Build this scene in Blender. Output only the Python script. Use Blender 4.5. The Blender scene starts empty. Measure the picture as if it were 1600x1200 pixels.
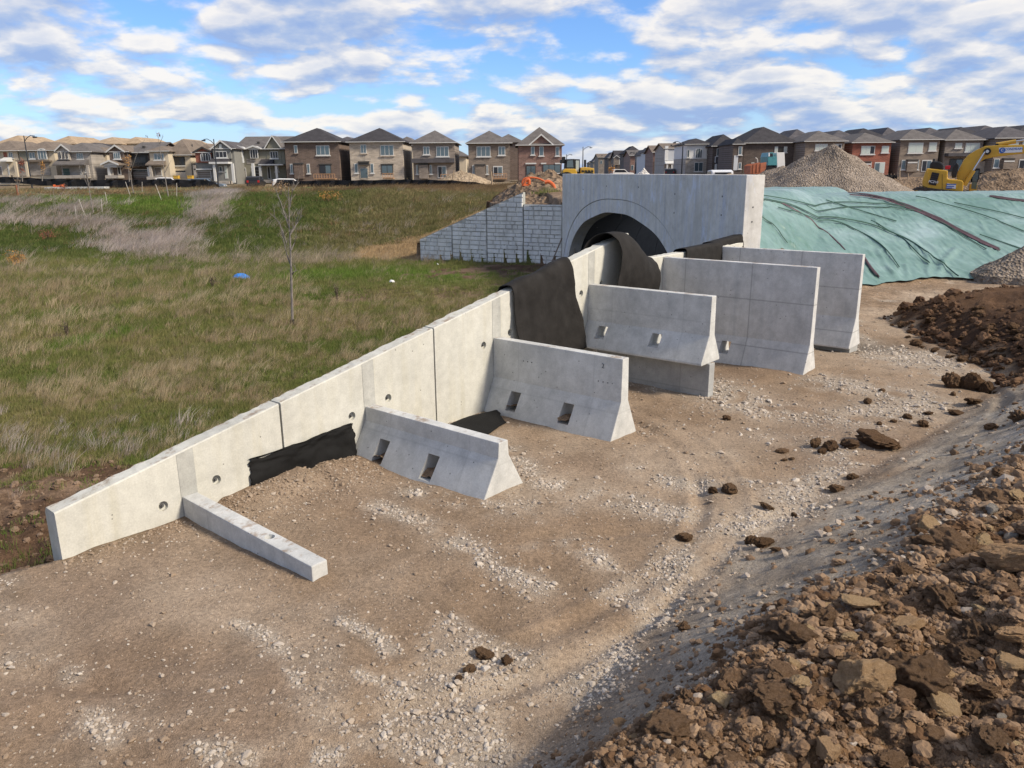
import bpy, bmesh, math, random
import numpy as np
from mathutils import Vector, Matrix, Euler

S = bpy.context.scene
C = S.collection
rnd = random.Random(11)
rng = np.random.default_rng(11)

# ------------------------------------------------------------------ camera
F_PX, PITCH, ROLL = 1221.73, 0.2646, -0.0085          # focal length in 1600 px widths, tilt, roll
cp_, sp_ = math.cos(PITCH), math.sin(PITCH)
cr_, sr_ = math.cos(ROLL), math.sin(ROLL)
cam = bpy.data.cameras.new('camera'); cam_o = bpy.data.objects.new('camera', cam); C.objects.link(cam_o)
X0, U0, FW = Vector((1, 0, 0)), Vector((0, sp_, cp_)), Vector((0, cp_, -sp_))
right = X0*cr_ + U0*sr_
up = -X0*sr_ + U0*cr_
cam_o.matrix_world = Matrix(((right.x, up.x, -FW.x, 0), (right.y, up.y, -FW.y, 0), (right.z, up.z, -FW.z, 0), (0, 0, 0, 1)))
cam.sensor_width = 36; cam.lens = F_PX/1600*36
cam.clip_start = 0.05; cam.clip_end = 6000
S.camera = cam_o

# ------------------------------------------------------------------ sun, sky, exposure
SUN_EL = math.radians(38); SUN_AZ = math.atan2(0.93, -0.37)     # azimuth from +Y towards +X
sv = Vector((math.sin(SUN_AZ)*math.cos(SUN_EL), math.cos(SUN_AZ)*math.cos(SUN_EL), math.sin(SUN_EL)))
sl = bpy.data.lights.new('sun', 'SUN'); sl.energy = 3.3; sl.angle = math.radians(11.0); sl.color = (1.0, 0.88, 0.72)
so = bpy.data.objects.new('sun', sl); C.objects.link(so); so.rotation_euler = sv.to_track_quat('Z', 'Y').to_euler()
S.view_settings.view_transform = 'Standard'; S.view_settings.look = 'None'
S.view_settings.exposure = 0.74; S.view_settings.gamma = 1.0; S.view_settings.use_curve_mapping = False

world = bpy.data.worlds.new('World'); S.world = world; world.use_nodes = True
wn, wl = world.node_tree.nodes, world.node_tree.links
wn.clear()
def N(nodes, t, **kw):
    n = nodes.new(t)
    for k, v in kw.items():
        if k == 'ins':
            for kk, vv in v.items(): n.inputs[kk].default_value = vv
        else: setattr(n, k, v)
    return n
def build_sky():
    sky = N(wn, 'ShaderNodeTexSky', sky_type='NISHITA', sun_disc=False, sun_elevation=SUN_EL, sun_rotation=SUN_AZ,
            air_density=1.0, dust_density=0.2, ozone_density=3.0)
    tc = N(wn, 'ShaderNodeTexCoord')
    sep = N(wn, 'ShaderNodeSeparateXYZ'); wl.new(tc.outputs['Generated'], sep.inputs[0])
    def M(op, a, b=None, c=None, clamp=False):
        n = N(wn, 'ShaderNodeMath', operation=op); n.use_clamp = clamp
        for i, v in enumerate((a, b, c)):
            if v is None: continue
            if isinstance(v, (int, float)): n.inputs[i].default_value = v
            else: wl.new(v, n.inputs[i])
        return n.outputs[0]
    zc = M('MAXIMUM', sep.outputs['Z'], 0.0)
    zz = M('ADD', zc, 0.26)
    px = M('DIVIDE', sep.outputs['X'], zz); py = M('DIVIDE', sep.outputs['Y'], zz)
    def dens(dz, seed, scale, detail, rough):
        zz2 = M('ADD', zz, dz)
        x2 = M('DIVIDE', sep.outputs['X'], zz2); y2 = M('DIVIDE', sep.outputs['Y'], zz2)
        cb = N(wn, 'ShaderNodeCombineXYZ'); wl.new(x2, cb.inputs[0]); wl.new(M('MULTIPLY', y2, 1.0), cb.inputs[1]); cb.inputs[2].default_value = seed
        nz = N(wn, 'ShaderNodeTexNoise', noise_dimensions='3D', ins={'Scale': scale, 'Detail': detail, 'Roughness': rough, 'Lacunarity': 2.1, 'Distortion': 0.15})
        wl.new(cb.outputs[0], nz.inputs['Vector'])
        vo = N(wn, 'ShaderNodeTexVoronoi', feature='F1', ins={'Scale': scale*2.6, 'Randomness': 1.0})
        wl.new(cb.outputs[0], vo.inputs['Vector'])
        ws = N(wn, 'ShaderNodeTexNoise', ins={'Scale': scale*6.0, 'Detail': 3.0, 'Roughness': 0.55}); wl.new(cb.outputs[0], ws.inputs['Vector'])
        wp = N(wn, 'ShaderNodeVectorMath', operation='MULTIPLY_ADD'); wl.new(ws.outputs['Color'], wp.inputs[0]); wp.inputs[1].default_value = (0.10, 0.10, 0.0); wl.new(cb.outputs[0], wp.inputs[2]); wl.new(wp.outputs[0], vo.inputs['Vector'])
        return M('ADD', M('MULTIPLY', nz.outputs['Fac'], 0.84), M('MULTIPLY', M('SUBTRACT', 0.78, vo.outputs['Distance']), 0.17))
    SEED = 11.3
    a = dens(0.0, SEED, 3.0, 10.0, 0.52); b = dens(0.014, SEED, 3.0, 8.0, 0.50)
    big = dens(0.0, SEED+9.0, 0.95, 2.0, 0.5)
    # more cloud towards the right hand side of the view, as the photograph has it
    side = M('MULTIPLY', sep.outputs['X'], 0.10)
    d0 = M('ADD', M('ADD', a, M('MULTIPLY', M('SUBTRACT', big, 0.5), 0.50)), side)
    mask = N(wn, 'ShaderNodeMapRange', interpolation_type='SMOOTHSTEP', ins={'From Min': 0.305, 'From Max': 0.455})
    wl.new(d0, mask.inputs['Value'])
    lit = M('ADD', M('MULTIPLY', M('SUBTRACT', a, b), 5.0), 0.60, clamp=True)
    thick = N(wn, 'ShaderNodeMapRange', ins={'From Min': 0.46, 'From Max': 0.68}); wl.new(d0, thick.inputs['Value'])
    lit2 = M('SUBTRACT', lit, M('MULTIPLY', thick.outputs[0], 0.52), clamp=True)
    ramp = N(wn, 'ShaderNodeValToRGB'); wl.new(lit2, ramp.inputs[0])
    e = ramp.color_ramp.elements
    e[0].position = 0.0; e[0].color = (0.25, 0.34, 0.55, 1)
    e[1].position = 0.95; e[1].color = (0.74, 0.70, 0.65, 1)
    x = e.new(0.30); x.color = (0.34, 0.41, 0.56, 1)
    x = e.new(0.58); x.color = (0.50, 0.52, 0.58, 1)
    sc = N(wn, 'ShaderNodeMix', data_type='RGBA', blend_type='MULTIPLY'); sc.inputs['Factor'].default_value = 1.0
    wl.new(sky.outputs[0], sc.inputs['A']); sc.inputs['B'].default_value = (0.072, 0.094, 0.130, 1)
    # pale haze low down
    hz = M('POWER', M('SUBTRACT', 1.0, M('MINIMUM', M('MULTIPLY', zc, 7.0), 1.0)), 2.0)
    hmix = N(wn, 'ShaderNodeMix', data_type='RGBA'); wl.new(M('MULTIPLY', hz, 0.9), hmix.inputs['Factor'])
    wl.new(sc.outputs['Result'], hmix.inputs['A']); hmix.inputs['B'].default_value = (0.40, 0.52, 0.66, 1)
    mx = N(wn, 'ShaderNodeMix', data_type='RGBA')
    wl.new(M('MULTIPLY', mask.outputs[0], 0.90), mx.inputs['Factor']); wl.new(hmix.outputs['Result'], mx.inputs['A']); wl.new(ramp.outputs[0], mx.inputs['B'])
    bg = N(wn, 'ShaderNodeBackground', ins={'Strength': 0.82}); wl.new(mx.outputs['Result'], bg.inputs['Color'])
    out = N(wn, 'ShaderNodeOutputWorld'); wl.new(bg.outputs[0], out.inputs[0])
build_sky()

# ------------------------------------------------------------------ measuring the place: a pixel of the survey picture to a direction
def ray(px, py):
    u, v = px-800, py-600
    x = u*cr_+v*sr_; y = -u*sr_+v*cr_
    upc = -y/F_PX
    return np.array([x/F_PX, cp_+upc*sp_, -sp_+upc*cp_])
def at(px, py, Y):
    d = ray(px, py); return Vector(d*Y/d[1])
def atz(px, py, z):
    d = ray(px, py); return Vector(d*z/d[2])

# ------------------------------------------------------------------ numpy noise
def _h(ix, iy, seed):
    n = (ix.astype(np.int64)*374761393 + iy.astype(np.int64)*668265263 + seed*144665) & 0xffffffff
    n = ((n ^ (n >> 13))*1274126177) & 0xffffffff
    n = (n ^ (n >> 16)) & 0xffffff
    return n/float(0xffffff)
def vnoise(x, y, seed=0):
    x = np.asarray(x, float); y = np.asarray(y, float)
    ix = np.floor(x); iy = np.floor(y); fx = x-ix; fy = y-iy
    fx = fx*fx*fx*(fx*(fx*6-15)+10); fy = fy*fy*fy*(fy*(fy*6-15)+10)
    a = _h(ix, iy, seed); b = _h(ix+1, iy, seed); c = _h(ix, iy+1, seed); d = _h(ix+1, iy+1, seed)
    return (a*(1-fx)+b*fx)*(1-fy)+(c*(1-fx)+d*fx)*fy
def fbm(x, y, oct=4, seed=0, gain=0.5):
    x = np.asarray(x, float); y = np.asarray(y, float)
    s = 0; a = 1; t = 0
    for i in range(oct):
        s = s + a*(vnoise(x, y, seed+i*17)-0.5); t += a; a *= gain
        x, y = x*1.93+y*0.52+3.1, y*1.93-x*0.52+1.7
    return s/t*2
def sm(a, b, x):
    t = np.clip((np.asarray(x, float)-a)/(b-a), 0, 1); return t*t*(3-2*t)
def sdist(x, y, poly):
    """signed distance to an open polyline, positive on its right-hand side"""
    x = np.asarray(x, float); y = np.asarray(y, float)
    best = np.full(x.shape, 1e18); sg = np.ones(x.shape)
    for (ax, ay), (bx, by) in zip(poly[:-1], poly[1:]):
        dx, dy = bx-ax, by-ay
        t = np.clip(((x-ax)*dx+(y-ay)*dy)/(dx*dx+dy*dy), 0, 1)
        ex, ey = x-ax-t*dx, y-ay-t*dy
        d = ex*ex+ey*ey
        cr = dy*(x-ax)-dx*(y-ay)
        u = d < best-1e-12
        best = np.where(u, d, best); sg = np.where(u, np.sign(cr), sg)
    return np.sqrt(best)*sg
def inside(x, y, poly):
    x = np.asarray(x, float); y = np.asarray(y, float); c = np.zeros(x.shape, bool)
    for (ax, ay), (bx, by) in zip(poly, poly[1:]+poly[:1]):
        c ^= ((ay > y) != (by > y)) & (x < (bx-ax)*(y-ay)/((by-ay) if by != ay else 1e-9)+ax)
    return c
def seg_d(x, y, poly): return np.abs(sdist(x, y, poly))

# ------------------------------------------------------------------ plan of the site (metres; the eye is at the origin, 3.2 m above the yard)
W0 = np.array([-3.923, 6.152]); WD = np.array([0.64245, 0.76633]); WN = np.array([0.76633, -0.64245])
PW = 2.29                                              # width of one retaining wall unit
HA = np.array([4.88, 16.69]); HB = np.array([1.78, 27.50]); HT = np.array([-0.27566, 0.96126]); HN = np.array([0.96126, 0.27566])
KD = np.array([0.62, 0.785])      # the culvert runs back at a skew
BU = np.array([-0.871, 0.491]); BN = np.array([0.491, 0.871])   # block wall direction and its rear normal
FOOT = [(-4.2, -2.5), (-1.6, 1.2), (-0.02, 3.64), (0.67, 4.57), (1.29, 5.46), (1.94, 6.2), (3.27, 7.44), (5.17, 9.21), (6.77, 10.88), (8.62, 12.77), (13, 15.5), (40, 24)]
CREST = [(-3.6, -2.2), (-0.9, 1.2), (0.17, 2.62), (0.57, 3.05), (1.27, 3.6), (1.54, 3.9), (2.4, 4.4), (2.9, 5.05), (3.95, 5.95), (4.55, 6.5), (7, 9.2), (9, 11.0), (14, 13.4), (40, 21)]
EFOOT = [(-5.0, 52.0), (2.3, 27.5), (4.75, 16.7), (5.0, 16.4), (5.3, 16.4), (5.7, 17.0), (7.5, 19.2), (9.3, 21.0), (11.0, 22.2), (13.0, 22.9), (15.5, 23.2), (20, 23.4), (40, 25), (200, 40)]
SIDE = [(-40, -36.9), (-3.923, 6.152), (4.88, 16.69), (1.78, 27.5), (2.2, 40), (2.2, 3000)]
MOUND = [(8.41, 17.3), (8.15, 15.83), (8.05, 14.29), (8.0, 13.01), (7.75, 11.9), (7.3, 10.9), (8.6, 11.6), (12, 13.0), (18, 15.5), (18, 20), (13, 19.2), (10.2, 18.3)]
MOUNDC = MOUND+[MOUND[0]]

def H(x, y, detail=True):
    x = np.asarray(x, float); y = np.asarray(y, float)
    a = (x-W0[0])*WD[0]+(y-W0[1])*WD[1]; d = (x-W0[0])*WN[0]+(y-W0[1])*WN[1]
    # --- left: low meadow, bank, plateau
    zf = -3.9+0.78*sm(9, 27, y) - 0.25*sm(2, -6, x)*sm(14, 30, y)
    toe = 33-4.0*sm(-9, -2, x)
    plat = -1.38+0.0*x
    bank = sm(0, 1, (y-toe)/17.0)
    zl = zf*(1-bank)+plat*bank
    zl = zl-0.75*sm(96.5, 99, y)*sm(115, 112, y)*sm(0, -4, x)
    zl = zl + 0.35*np.exp(-((x+15.0-0.35*(y-30))/3.0)**2)*sm(30, 36, y)*sm(60, 48, y)      # low ridge with the pale grass
    zl = zl - 0.30*np.exp(-((y-22.6-0.12*x)/0.7)**2)*sm(-7, -4, x)*sm(6, 2, x)              # drainage ditch
    eb = (x-HB[0])*BN[0]+(y-HB[1])*BN[1]; sb = (x-HB[0])*BU[0]+(y-HB[1])*BU[1]
    fill = np.minimum(-0.72, -0.66-0.40*(sb-1.52))
    fill = np.where(sb < 1.5, -1.13+0.42*sm(0.2, 1.6, eb), fill)
    fill = np.maximum(fill, np.where(sb > 5.2, -9, -9))
    beh = (eb > 0.12) & (sb > -3) & (sb < 6.4)
    zl = np.where(beh, np.maximum(zl, fill-0.02), zl)
    zl = np.where((eb > -1.2) & (eb <= 0.12) & (sb < 7) & (sb > -1), zl*0+np.minimum(zl, -3.12+0.075*np.clip(sb, 0, 7)), zl)
    # --- right: yard
    zy = -3.2+0.0*x
    zy = zy+0.12*np.exp(-((a-2.3)/0.9)**2-(d/0.5)**2)*(d > -0.3)
    zy = zy-0.10*np.exp(-(((x-6.6)/1.0)**2+((y-14.4)/0.9)**2))
    g = sdist(x, y, EFOOT)*-1.0                        # positive behind the foot of the covered slope
    crest = -0.93-0.80*sm(7.8, 13.5, g)+0.45*sm(60, 115, y)
    ge = np.clip(g/6.3, 0, 1)
    prof = np.where(ge < 0.8, ge*1.10, 1-0.12*((1-ge)/0.2)**2)
    zemb = -3.2+(crest+3.2)*prof
    zy = np.where(g > 0, np.maximum(zemb, zy), zy)
    # berm under the photographer
    sf = sdist(x, y, FOOT); sc = sdist(x, y, CREST)
    tt = np.clip(sf/np.maximum(sf-sc, 1e-3), 0, 1)
    bz = np.where(sf > 0, np.where(sc < 0, 0.78*(0.25*tt*tt+0.75*tt), 0.78+0.12*(1-np.exp(-np.clip(sc, 0, 50)/1.1))), 0)
    zy = np.where(sf > 0, np.maximum(zy, -3.2+bz), zy)
    ms = np.where(inside(x, y, MOUND), 1.0, -1.0)*seg_d(x, y, MOUNDC)
    mh = np.clip(0.85*(1-np.exp(-np.clip(ms+0.12*fbm(x*2.2, y*2.2, 3, 5), 0, 9)/0.9)), 0, 2)
    zy = np.where(ms > -0.3, np.maximum(zy, -3.2+mh), zy)
    # --- join
    sd = sdist(x, y, SIDE)
    wid = np.where(a < 0.0, np.clip(0.10-a*0.8, 0.1, 1.3), 0.10); wid = np.where(y > 28.5, 6.0, wid)
    wid = np.where((y >= 27.5) & (y <= 28.5), 0.1+5.9*(y-27.5), wid)
    off = np.where(a < 0.0, np.clip(0.11-a*0.5, 0.11, 0.55), np.where((y > HA[1]) & (y < 28), -0.2, 0.11))
    m = sm(-0.5, 0.5, (sd+off)/wid)
    # behind the headwall the ground is the road fill
    e = (x-HA[0])*HN[0]+(y-HA[1])*HN[1]; t = (x-HA[0])*HT[0]+(y-HA[1])*HT[1]
    det = HT[0]*KD[1]-HT[1]*KD[0]
    tk = ((x-HA[0])*KD[1]-(y-HA[1])*KD[0])/det
    rf = sm(-0.8, 4.2, tk)*sm(16, 12, e)*sm(0, 1, e+1)
    zy = np.where((e > 0.0) & (t > 0.02) & (y < 60) & (tk > -0.8), np.maximum(zy, -3.2+(3.2-0.74)*rf), zy)
    z = zl*(1-m)+zy*m
    # hollow left of the wall end
    z = z-0.38*np.exp(-(((x+4.95)/0.75)**2+((y-6.75)/0.7)**2))*(1-m)
    if detail:
        berm = sm(-0.1, 0.6, sc)
        near = sm(60, 20, y)
        yardm = m*(1-berm)
        z = z+yardm*near*(0.045*fbm(x*0.7, y*0.7, 3, 3)+0.012*fbm(x*5, y*5, 3, 9))
        slope = sm(0, 0.5, sf)*(1-berm)
        z = z+slope*0.03*fbm(x*1.6+y, y*1.6-x, 4, 21)+slope*0.012*fbm(x*9, y*9, 3, 22)
        bl = 1-np.abs(fbm(x*3.1, y*3.1, 3, 34)); bl2 = 1-np.abs(fbm(x*9.5, y*9.5, 3, 35))
        z = z+berm*(0.16*fbm(x*1.9, y*1.9, 3, 31)+0.10*(0.8-bl)+0.045*(0.8-bl2)+0.022*fbm(x*26, y*26, 2, 33))
        z = z+sm(0.1, 0.8, ms)*(0.06*fbm(x*3, y*3, 4, 41)+0.03*fbm(x*14, y*14, 2, 42))
        z = z+(1-m)*(0.07*fbm(x*0.5, y*0.5, 4, 51)*sm(0, 3, -sd)+0.02*fbm(x*4, y*4, 3, 52))
        lump = np.exp(-(((x+5.6)/2.2)**2+((y-7.8)/1.5)**2))*(1-m)
        z = z+lump*(0.12*fbm(x*2.6, y*2.6, 4, 61)+0.03*fbm(x*14, y*14, 2, 62))
        # wheel ruts in the yard
        for (cx, cy, r) in ((-1.9, 8.2, 3.9), (-1.9, 8.2, 4.25), (3.2, 12.5, 7.0), (0.2, 14.0, 7.5)):
            rr = np.hypot(x-cx, y-cy)-r
            z = z-yardm*near*0.035*np.exp(-(rr/0.09)**2)*sm(0.42, 0.6, vnoise(x*0.8+r, y*0.8, 71))
            z = z+yardm*near*0.012*np.exp(-((np.abs(rr)-0.13)/0.05)**2)
    return z
def hit(px, py, rmax=200.0):
    """where the line of sight meets the ground"""
    d = ray(px, py)
    t = np.exp(np.linspace(math.log(1.0), math.log(rmax), 2500))
    P = d[None, :]*t[:, None]
    z = H(P[:, 0], P[:, 1], False)
    k = np.argmax(P[:, 2] < z)
    if k == 0: k = len(t)-1
    return Vector((P[k, 0], P[k, 1], z[k]))
def gz(x, y): return float(H(np.array([x]), np.array([y]))[0])

_w = lambda pts: [(p.x, p.y) for p in (hit(*q) for q in pts)]
PLUMES = [(_w([(358, 290), (335, 318), (305, 348), (268, 386)]), 0.9), (_w([(150, 352), (200, 366), (245, 392)]), 1.2), (_w([(170, 385), (225, 398), (262, 400)]), 0.8), (_w([(0, 318), (60, 322), (125, 330)]), 1.2), (_w([(190, 293), (345, 298)]), 1.2), (_w([(0, 345), (70, 352), (130, 350)]), 0.9)]
GRAVL = [(_w(q), w_) for q, w_ in (([(20, 1030), (70, 1040), (120, 1052)], .10), ([(370, 975), (425, 1000), (440, 1030)], .08), ([(435, 1010), (470, 1075)], .07), ([(530, 970), (590, 1000), (610, 1020)], .09), ([(130, 1120), (180, 1160)], .10), ([(300, 1175), (400, 1190), (520, 1185)], .10), ([(560, 1060), (640, 1085)], .07), ([(590, 790), (680, 830), (760, 880), (840, 920)], .16), ([(640, 770), (740, 790), (800, 800)], .14), ([(900, 850), (950, 885)], .16), ([(1010, 930), (1060, 890), (1130, 850), (1190, 815), (1260, 800)], .26), ([(930, 1080), (990, 1010), (1040, 950)], .20), ([(860, 760), (960, 780), (1060, 800)], .25), ([(800, 700), (830, 740)], .15), ([(1090, 600), (1180, 640), (1300, 660), (1400, 640)], .55), ([(1300, 600), (1380, 610), (1440, 630)], .5), ([(1190, 680), (1260, 690), (1330, 720)], .3), ([(1230, 780), (1300, 740)], .25), ([(1000, 740), (1100, 760)], .2), ([(1370, 560), (1440, 575)], .4), ([(840, 1090), (900, 1060)], .10))]
DRYL = [(_w([(0, 522), (60, 508), (150, 496), (260, 480), (345, 470)]), 0.7), (_w([(240, 590), (330, 575), (420, 590)]), 0.5), (_w([(470, 450), (500, 462), (540, 470)]), 0.5), (_w([(90, 612), (160, 600), (230, 612)]), 0.6), (_w([(480, 375), (560, 365), (620, 372)]), 1.4), (_w([(0, 560), (80, 556)]), 0.4), (_w([(560, 540), (650, 560)]), 0.3), (_w([(250, 690), (400, 650)]), 0.25)]
GREENL = [(_w([(10, 309), (120, 311), (230, 318), (310, 322)]), 2.6), (_w([(480, 430), (600, 425), (720, 430)]), 1.6), (_w([(90, 545), (200, 520)]), 0.35), (_w([(300, 720), (230, 728)]), 0.3)]
def near_lines(x, y, L_):
    m = np.zeros(np.shape(x))
    for pts, wd in L_: m = np.maximum(m, np.exp(-(seg_d(x, y, pts)/wd)**2))
    return m

# ------------------------------------------------------------------ helpers
def link(o, parent=None):
    C.objects.link(o)
    if parent is not None: o.parent = parent
    return o
def tag(o, label=None, cat=None, group=None, kind=None):
    if label: o['label'] = label
    if cat: o['category'] = cat
    if group: o['group'] = group
    if kind: o['kind'] = kind
    return o
def thing(name, label, cat, loc=(0, 0, 0), rz=0.0, group=None):
    o = bpy.data.objects.new(name, None); o.empty_display_size = 0.2; link(o)
    o.location = loc; o.rotation_euler = (0, 0, rz)
    return tag(o, label, cat, group)
def mesh_obj(name, me, mat, parent=None):
    if mat is not None:
        for m_ in (mat if isinstance(mat, (list, tuple)) else [mat]): me.materials.append(m_)
    return link(bpy.data.objects.new(name, me), parent)
def from_np(name, V, F, mat=None, parent=None, smooth=False):
    """V (n,3), F (m,k) all faces with k corners"""
    V = np.asarray(V, np.float32); F = np.asarray(F, np.int32)
    me = bpy.data.meshes.new(name)
    me.vertices.add(len(V)); me.vertices.foreach_set('co', V.ravel())
    k = F.shape[1]
    me.loops.add(F.size); me.loops.foreach_set('vertex_index', F.ravel())
    me.polygons.add(len(F)); me.polygons.foreach_set('loop_start', np.arange(0, F.size, k, dtype=np.int32))
    me.update(calc_edges=True); me.validate()
    if smooth: me.polygons.foreach_set('use_smooth', np.ones(len(me.polygons), bool))
    return mesh_obj(name, me, mat, parent)
class MB:
    """collects shapes for ONE mesh"""
    def __init__(s): s.v = []; s.f = []; s.m = []
    def add(s, vs, fs, mi=0):
        b = len(s.v); s.v += [tuple(v) for v in vs]; s.f += [tuple(i+b for i in f) for f in fs]; s.m += [mi]*len(fs); return s
    def box(s, x0, x1, y0, y1, z0, z1, mi=0):
        return s.add([(x0, y0, z0), (x1, y0, z0), (x1, y1, z0), (x0, y1, z0), (x0, y0, z1), (x1, y0, z1), (x1, y1, z1), (x0, y1, z1)],
                     [(0, 3, 2, 1), (4, 5, 6, 7), (0, 1, 5, 4), (1, 2, 6, 5), (2, 3, 7, 6), (3, 0, 4, 7)], mi)
    def prism(s, poly, axis, a, b, mi=0):
        """poly: 2D points, extruded along axis ('x','y','z') from a to b"""
        n = len(poly)
        def P(q, t):
            return {'x': (t, q[0], q[1]), 'y': (q[0], t, q[1]), 'z': (q[0], q[1], t)}[axis]
        vs = [P(q, a) for q in poly]+[P(q, b) for q in poly]
        fs = [tuple(range(n))[::-1], tuple(range(n, 2*n))]+[(i, (i+1) % n, (i+1) % n+n, i+n) for i in range(n)]
        return s.add(vs, fs, mi)
    def tube(s, pts, radii, n=8, mi=0):
        pts = [Vector(p) for p in pts]
        if isinstance(radii, (int, float)): radii = [radii]*len(pts)
        vs = []; fs = []
        for i, p in enumerate(pts):
            t = (pts[min(i+1, len(pts)-1)]-pts[max(i-1, 0)]).normalized()
            ref = Vector((0, 0, 1)) if abs(t.z) < 0.9 else Vector((1, 0, 0))
            u = t.cross(ref).normalized(); w = t.cross(u)
            vs += [p+(u*math.cos(2*math.pi*j/n)+w*math.sin(2*math.pi*j/n))*radii[i] for j in range(n)]
        for i in range(len(pts)-1):
            fs += [(i*n+j, i*n+(j+1) % n, (i+1)*n+(j+1) % n, (i+1)*n+j) for j in range(n)]
        fs += [tuple(range(n))[::-1], tuple(range((len(pts)-1)*n, len(pts)*n))]
        return s.add(vs, fs, mi)
    def cyl(s, c, r, axis, a, b, n=16, mi=0):
        return s.prism([(c[0]+r*math.cos(2*math.pi*i/n), c[1]+r*math.sin(2*math.pi*i/n)) for i in range(n)], axis, a, b, mi)
    def build(s, name, mat, parent=None, bevel=0, smooth=False):
        me = bpy.data.meshes.new(name); me.from_pydata(s.v, [], s.f)
        bm = bmesh.new(); bm.from_mesh(me); bmesh.ops.recalc_face_normals(bm, faces=bm.faces)
        if bevel:
            es = [e for e in bm.edges if len(e.link_faces) == 2 and e.calc_face_angle(0) > 0.5]
            bmesh.ops.bevel(bm, geom=es, offset=bevel, segments=2, profile=0.6, affect='EDGES', clamp_overlap=True)
        bm.to_mesh(me); bm.free()
        o = mesh_obj(name, me, mat, parent)
        if len(s.m) == len(me.polygons) and any(s.m): me.polygons.foreach_set('material_index', s.m)
        if smooth: me.polygons.foreach_set('use_smooth', np.ones(len(me.polygons), bool))
        return o
def copy_tree(o, parent=None):
    c = o.copy(); C.objects.link(c)
    if parent is not None: c.parent = parent
    for ch in list(o.children): copy_tree(ch, c)
    return c

# ------------------------------------------------------------------ materials
def mat_new(name):
    m = bpy.data.materials.new(name); m.use_nodes = True
    nt = m.node_tree; nt.nodes.clear()
    out = nt.nodes.new('ShaderNodeOutputMaterial'); b = nt.nodes.new('ShaderNodeBsdfPrincipled')
    nt.links.new(b.outputs[0], out.inputs[0])
    return m, nt, b
def noise_node(nt, scale, detail=4, rough=0.55, vec=None, stretch=None, obj=False):
    tc = nt.nodes.new('ShaderNodeTexCoord'); src = tc.outputs['Object']
    if stretch:
        mp = nt.nodes.new('ShaderNodeMapping'); mp.inputs['Scale'].default_value = stretch
        nt.links.new(src, mp.inputs[0]); src = mp.outputs[0]
    n = nt.nodes.new('ShaderNodeTexNoise'); n.inputs['Scale'].default_value = scale; n.inputs['Detail'].default_value = detail; n.inputs['Roughness'].default_value = rough
    nt.links.new(src, n.inputs['Vector']); return n
def ramp_node(nt, fac, stops):
    r = nt.nodes.new('ShaderNodeValToRGB'); nt.links.new(fac, r.inputs[0])
    e = r.color_ramp.elements
    while len(e) < len(stops): e.new(0.5)
    for i, (p, c) in enumerate(stops):
        e[i].position = p; e[i].color = (*c, 1) if len(c) == 3 else c
    return r
def mixc(nt, fac, a, b, mode='MIX'):
    m = nt.nodes.new('ShaderNodeMix'); m.data_type = 'RGBA'; m.blend_type = mode
    for k, v in (('Factor', fac), ('A', a), ('B', b)):
        if isinstance(v, (int, float)): m.inputs[k].default_value = v
        elif isinstance(v, tuple): m.inputs[k].default_value = (*v, 1) if len(v) == 3 else v
        else: nt.links.new(v, m.inputs[k])
    return m.outputs['Result']
def bump(nt, b, h, strength, dist=0.02):
    bp = nt.nodes.new('ShaderNodeBump'); bp.inputs['Strength'].default_value = strength; bp.inputs['Distance'].default_value = dist
    nt.links.new(h, bp.inputs['Height']); nt.links.new(bp.outputs[0], b.inputs['Normal'])
def simple(name, col, rough=0.7, var=0.12, scale=6.0, metal=0.0, spec=0.3, bmp=0.0, bscale=40):
    m, nt, b = mat_new(name)
    n = noise_node(nt, scale, 5)
    lo = tuple(c*(1-var) for c in col); hi = tuple(min(1, c*(1+var)) for c in col)
    r = ramp_node(nt, n.outputs['Fac'], [(0.3, lo), (0.7, hi)])
    nt.links.new(r.outputs[0], b.inputs['Base Color'])
    b.inputs['Roughness'].default_value = rough; b.inputs['Metallic'].default_value = metal; b.inputs['Specular IOR Level'].default_value = spec
    if bmp:
        n2 = noise_node(nt, bscale, 4); bump(nt, b, n2.outputs['Fac'], bmp, 0.01)
    return m
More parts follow.
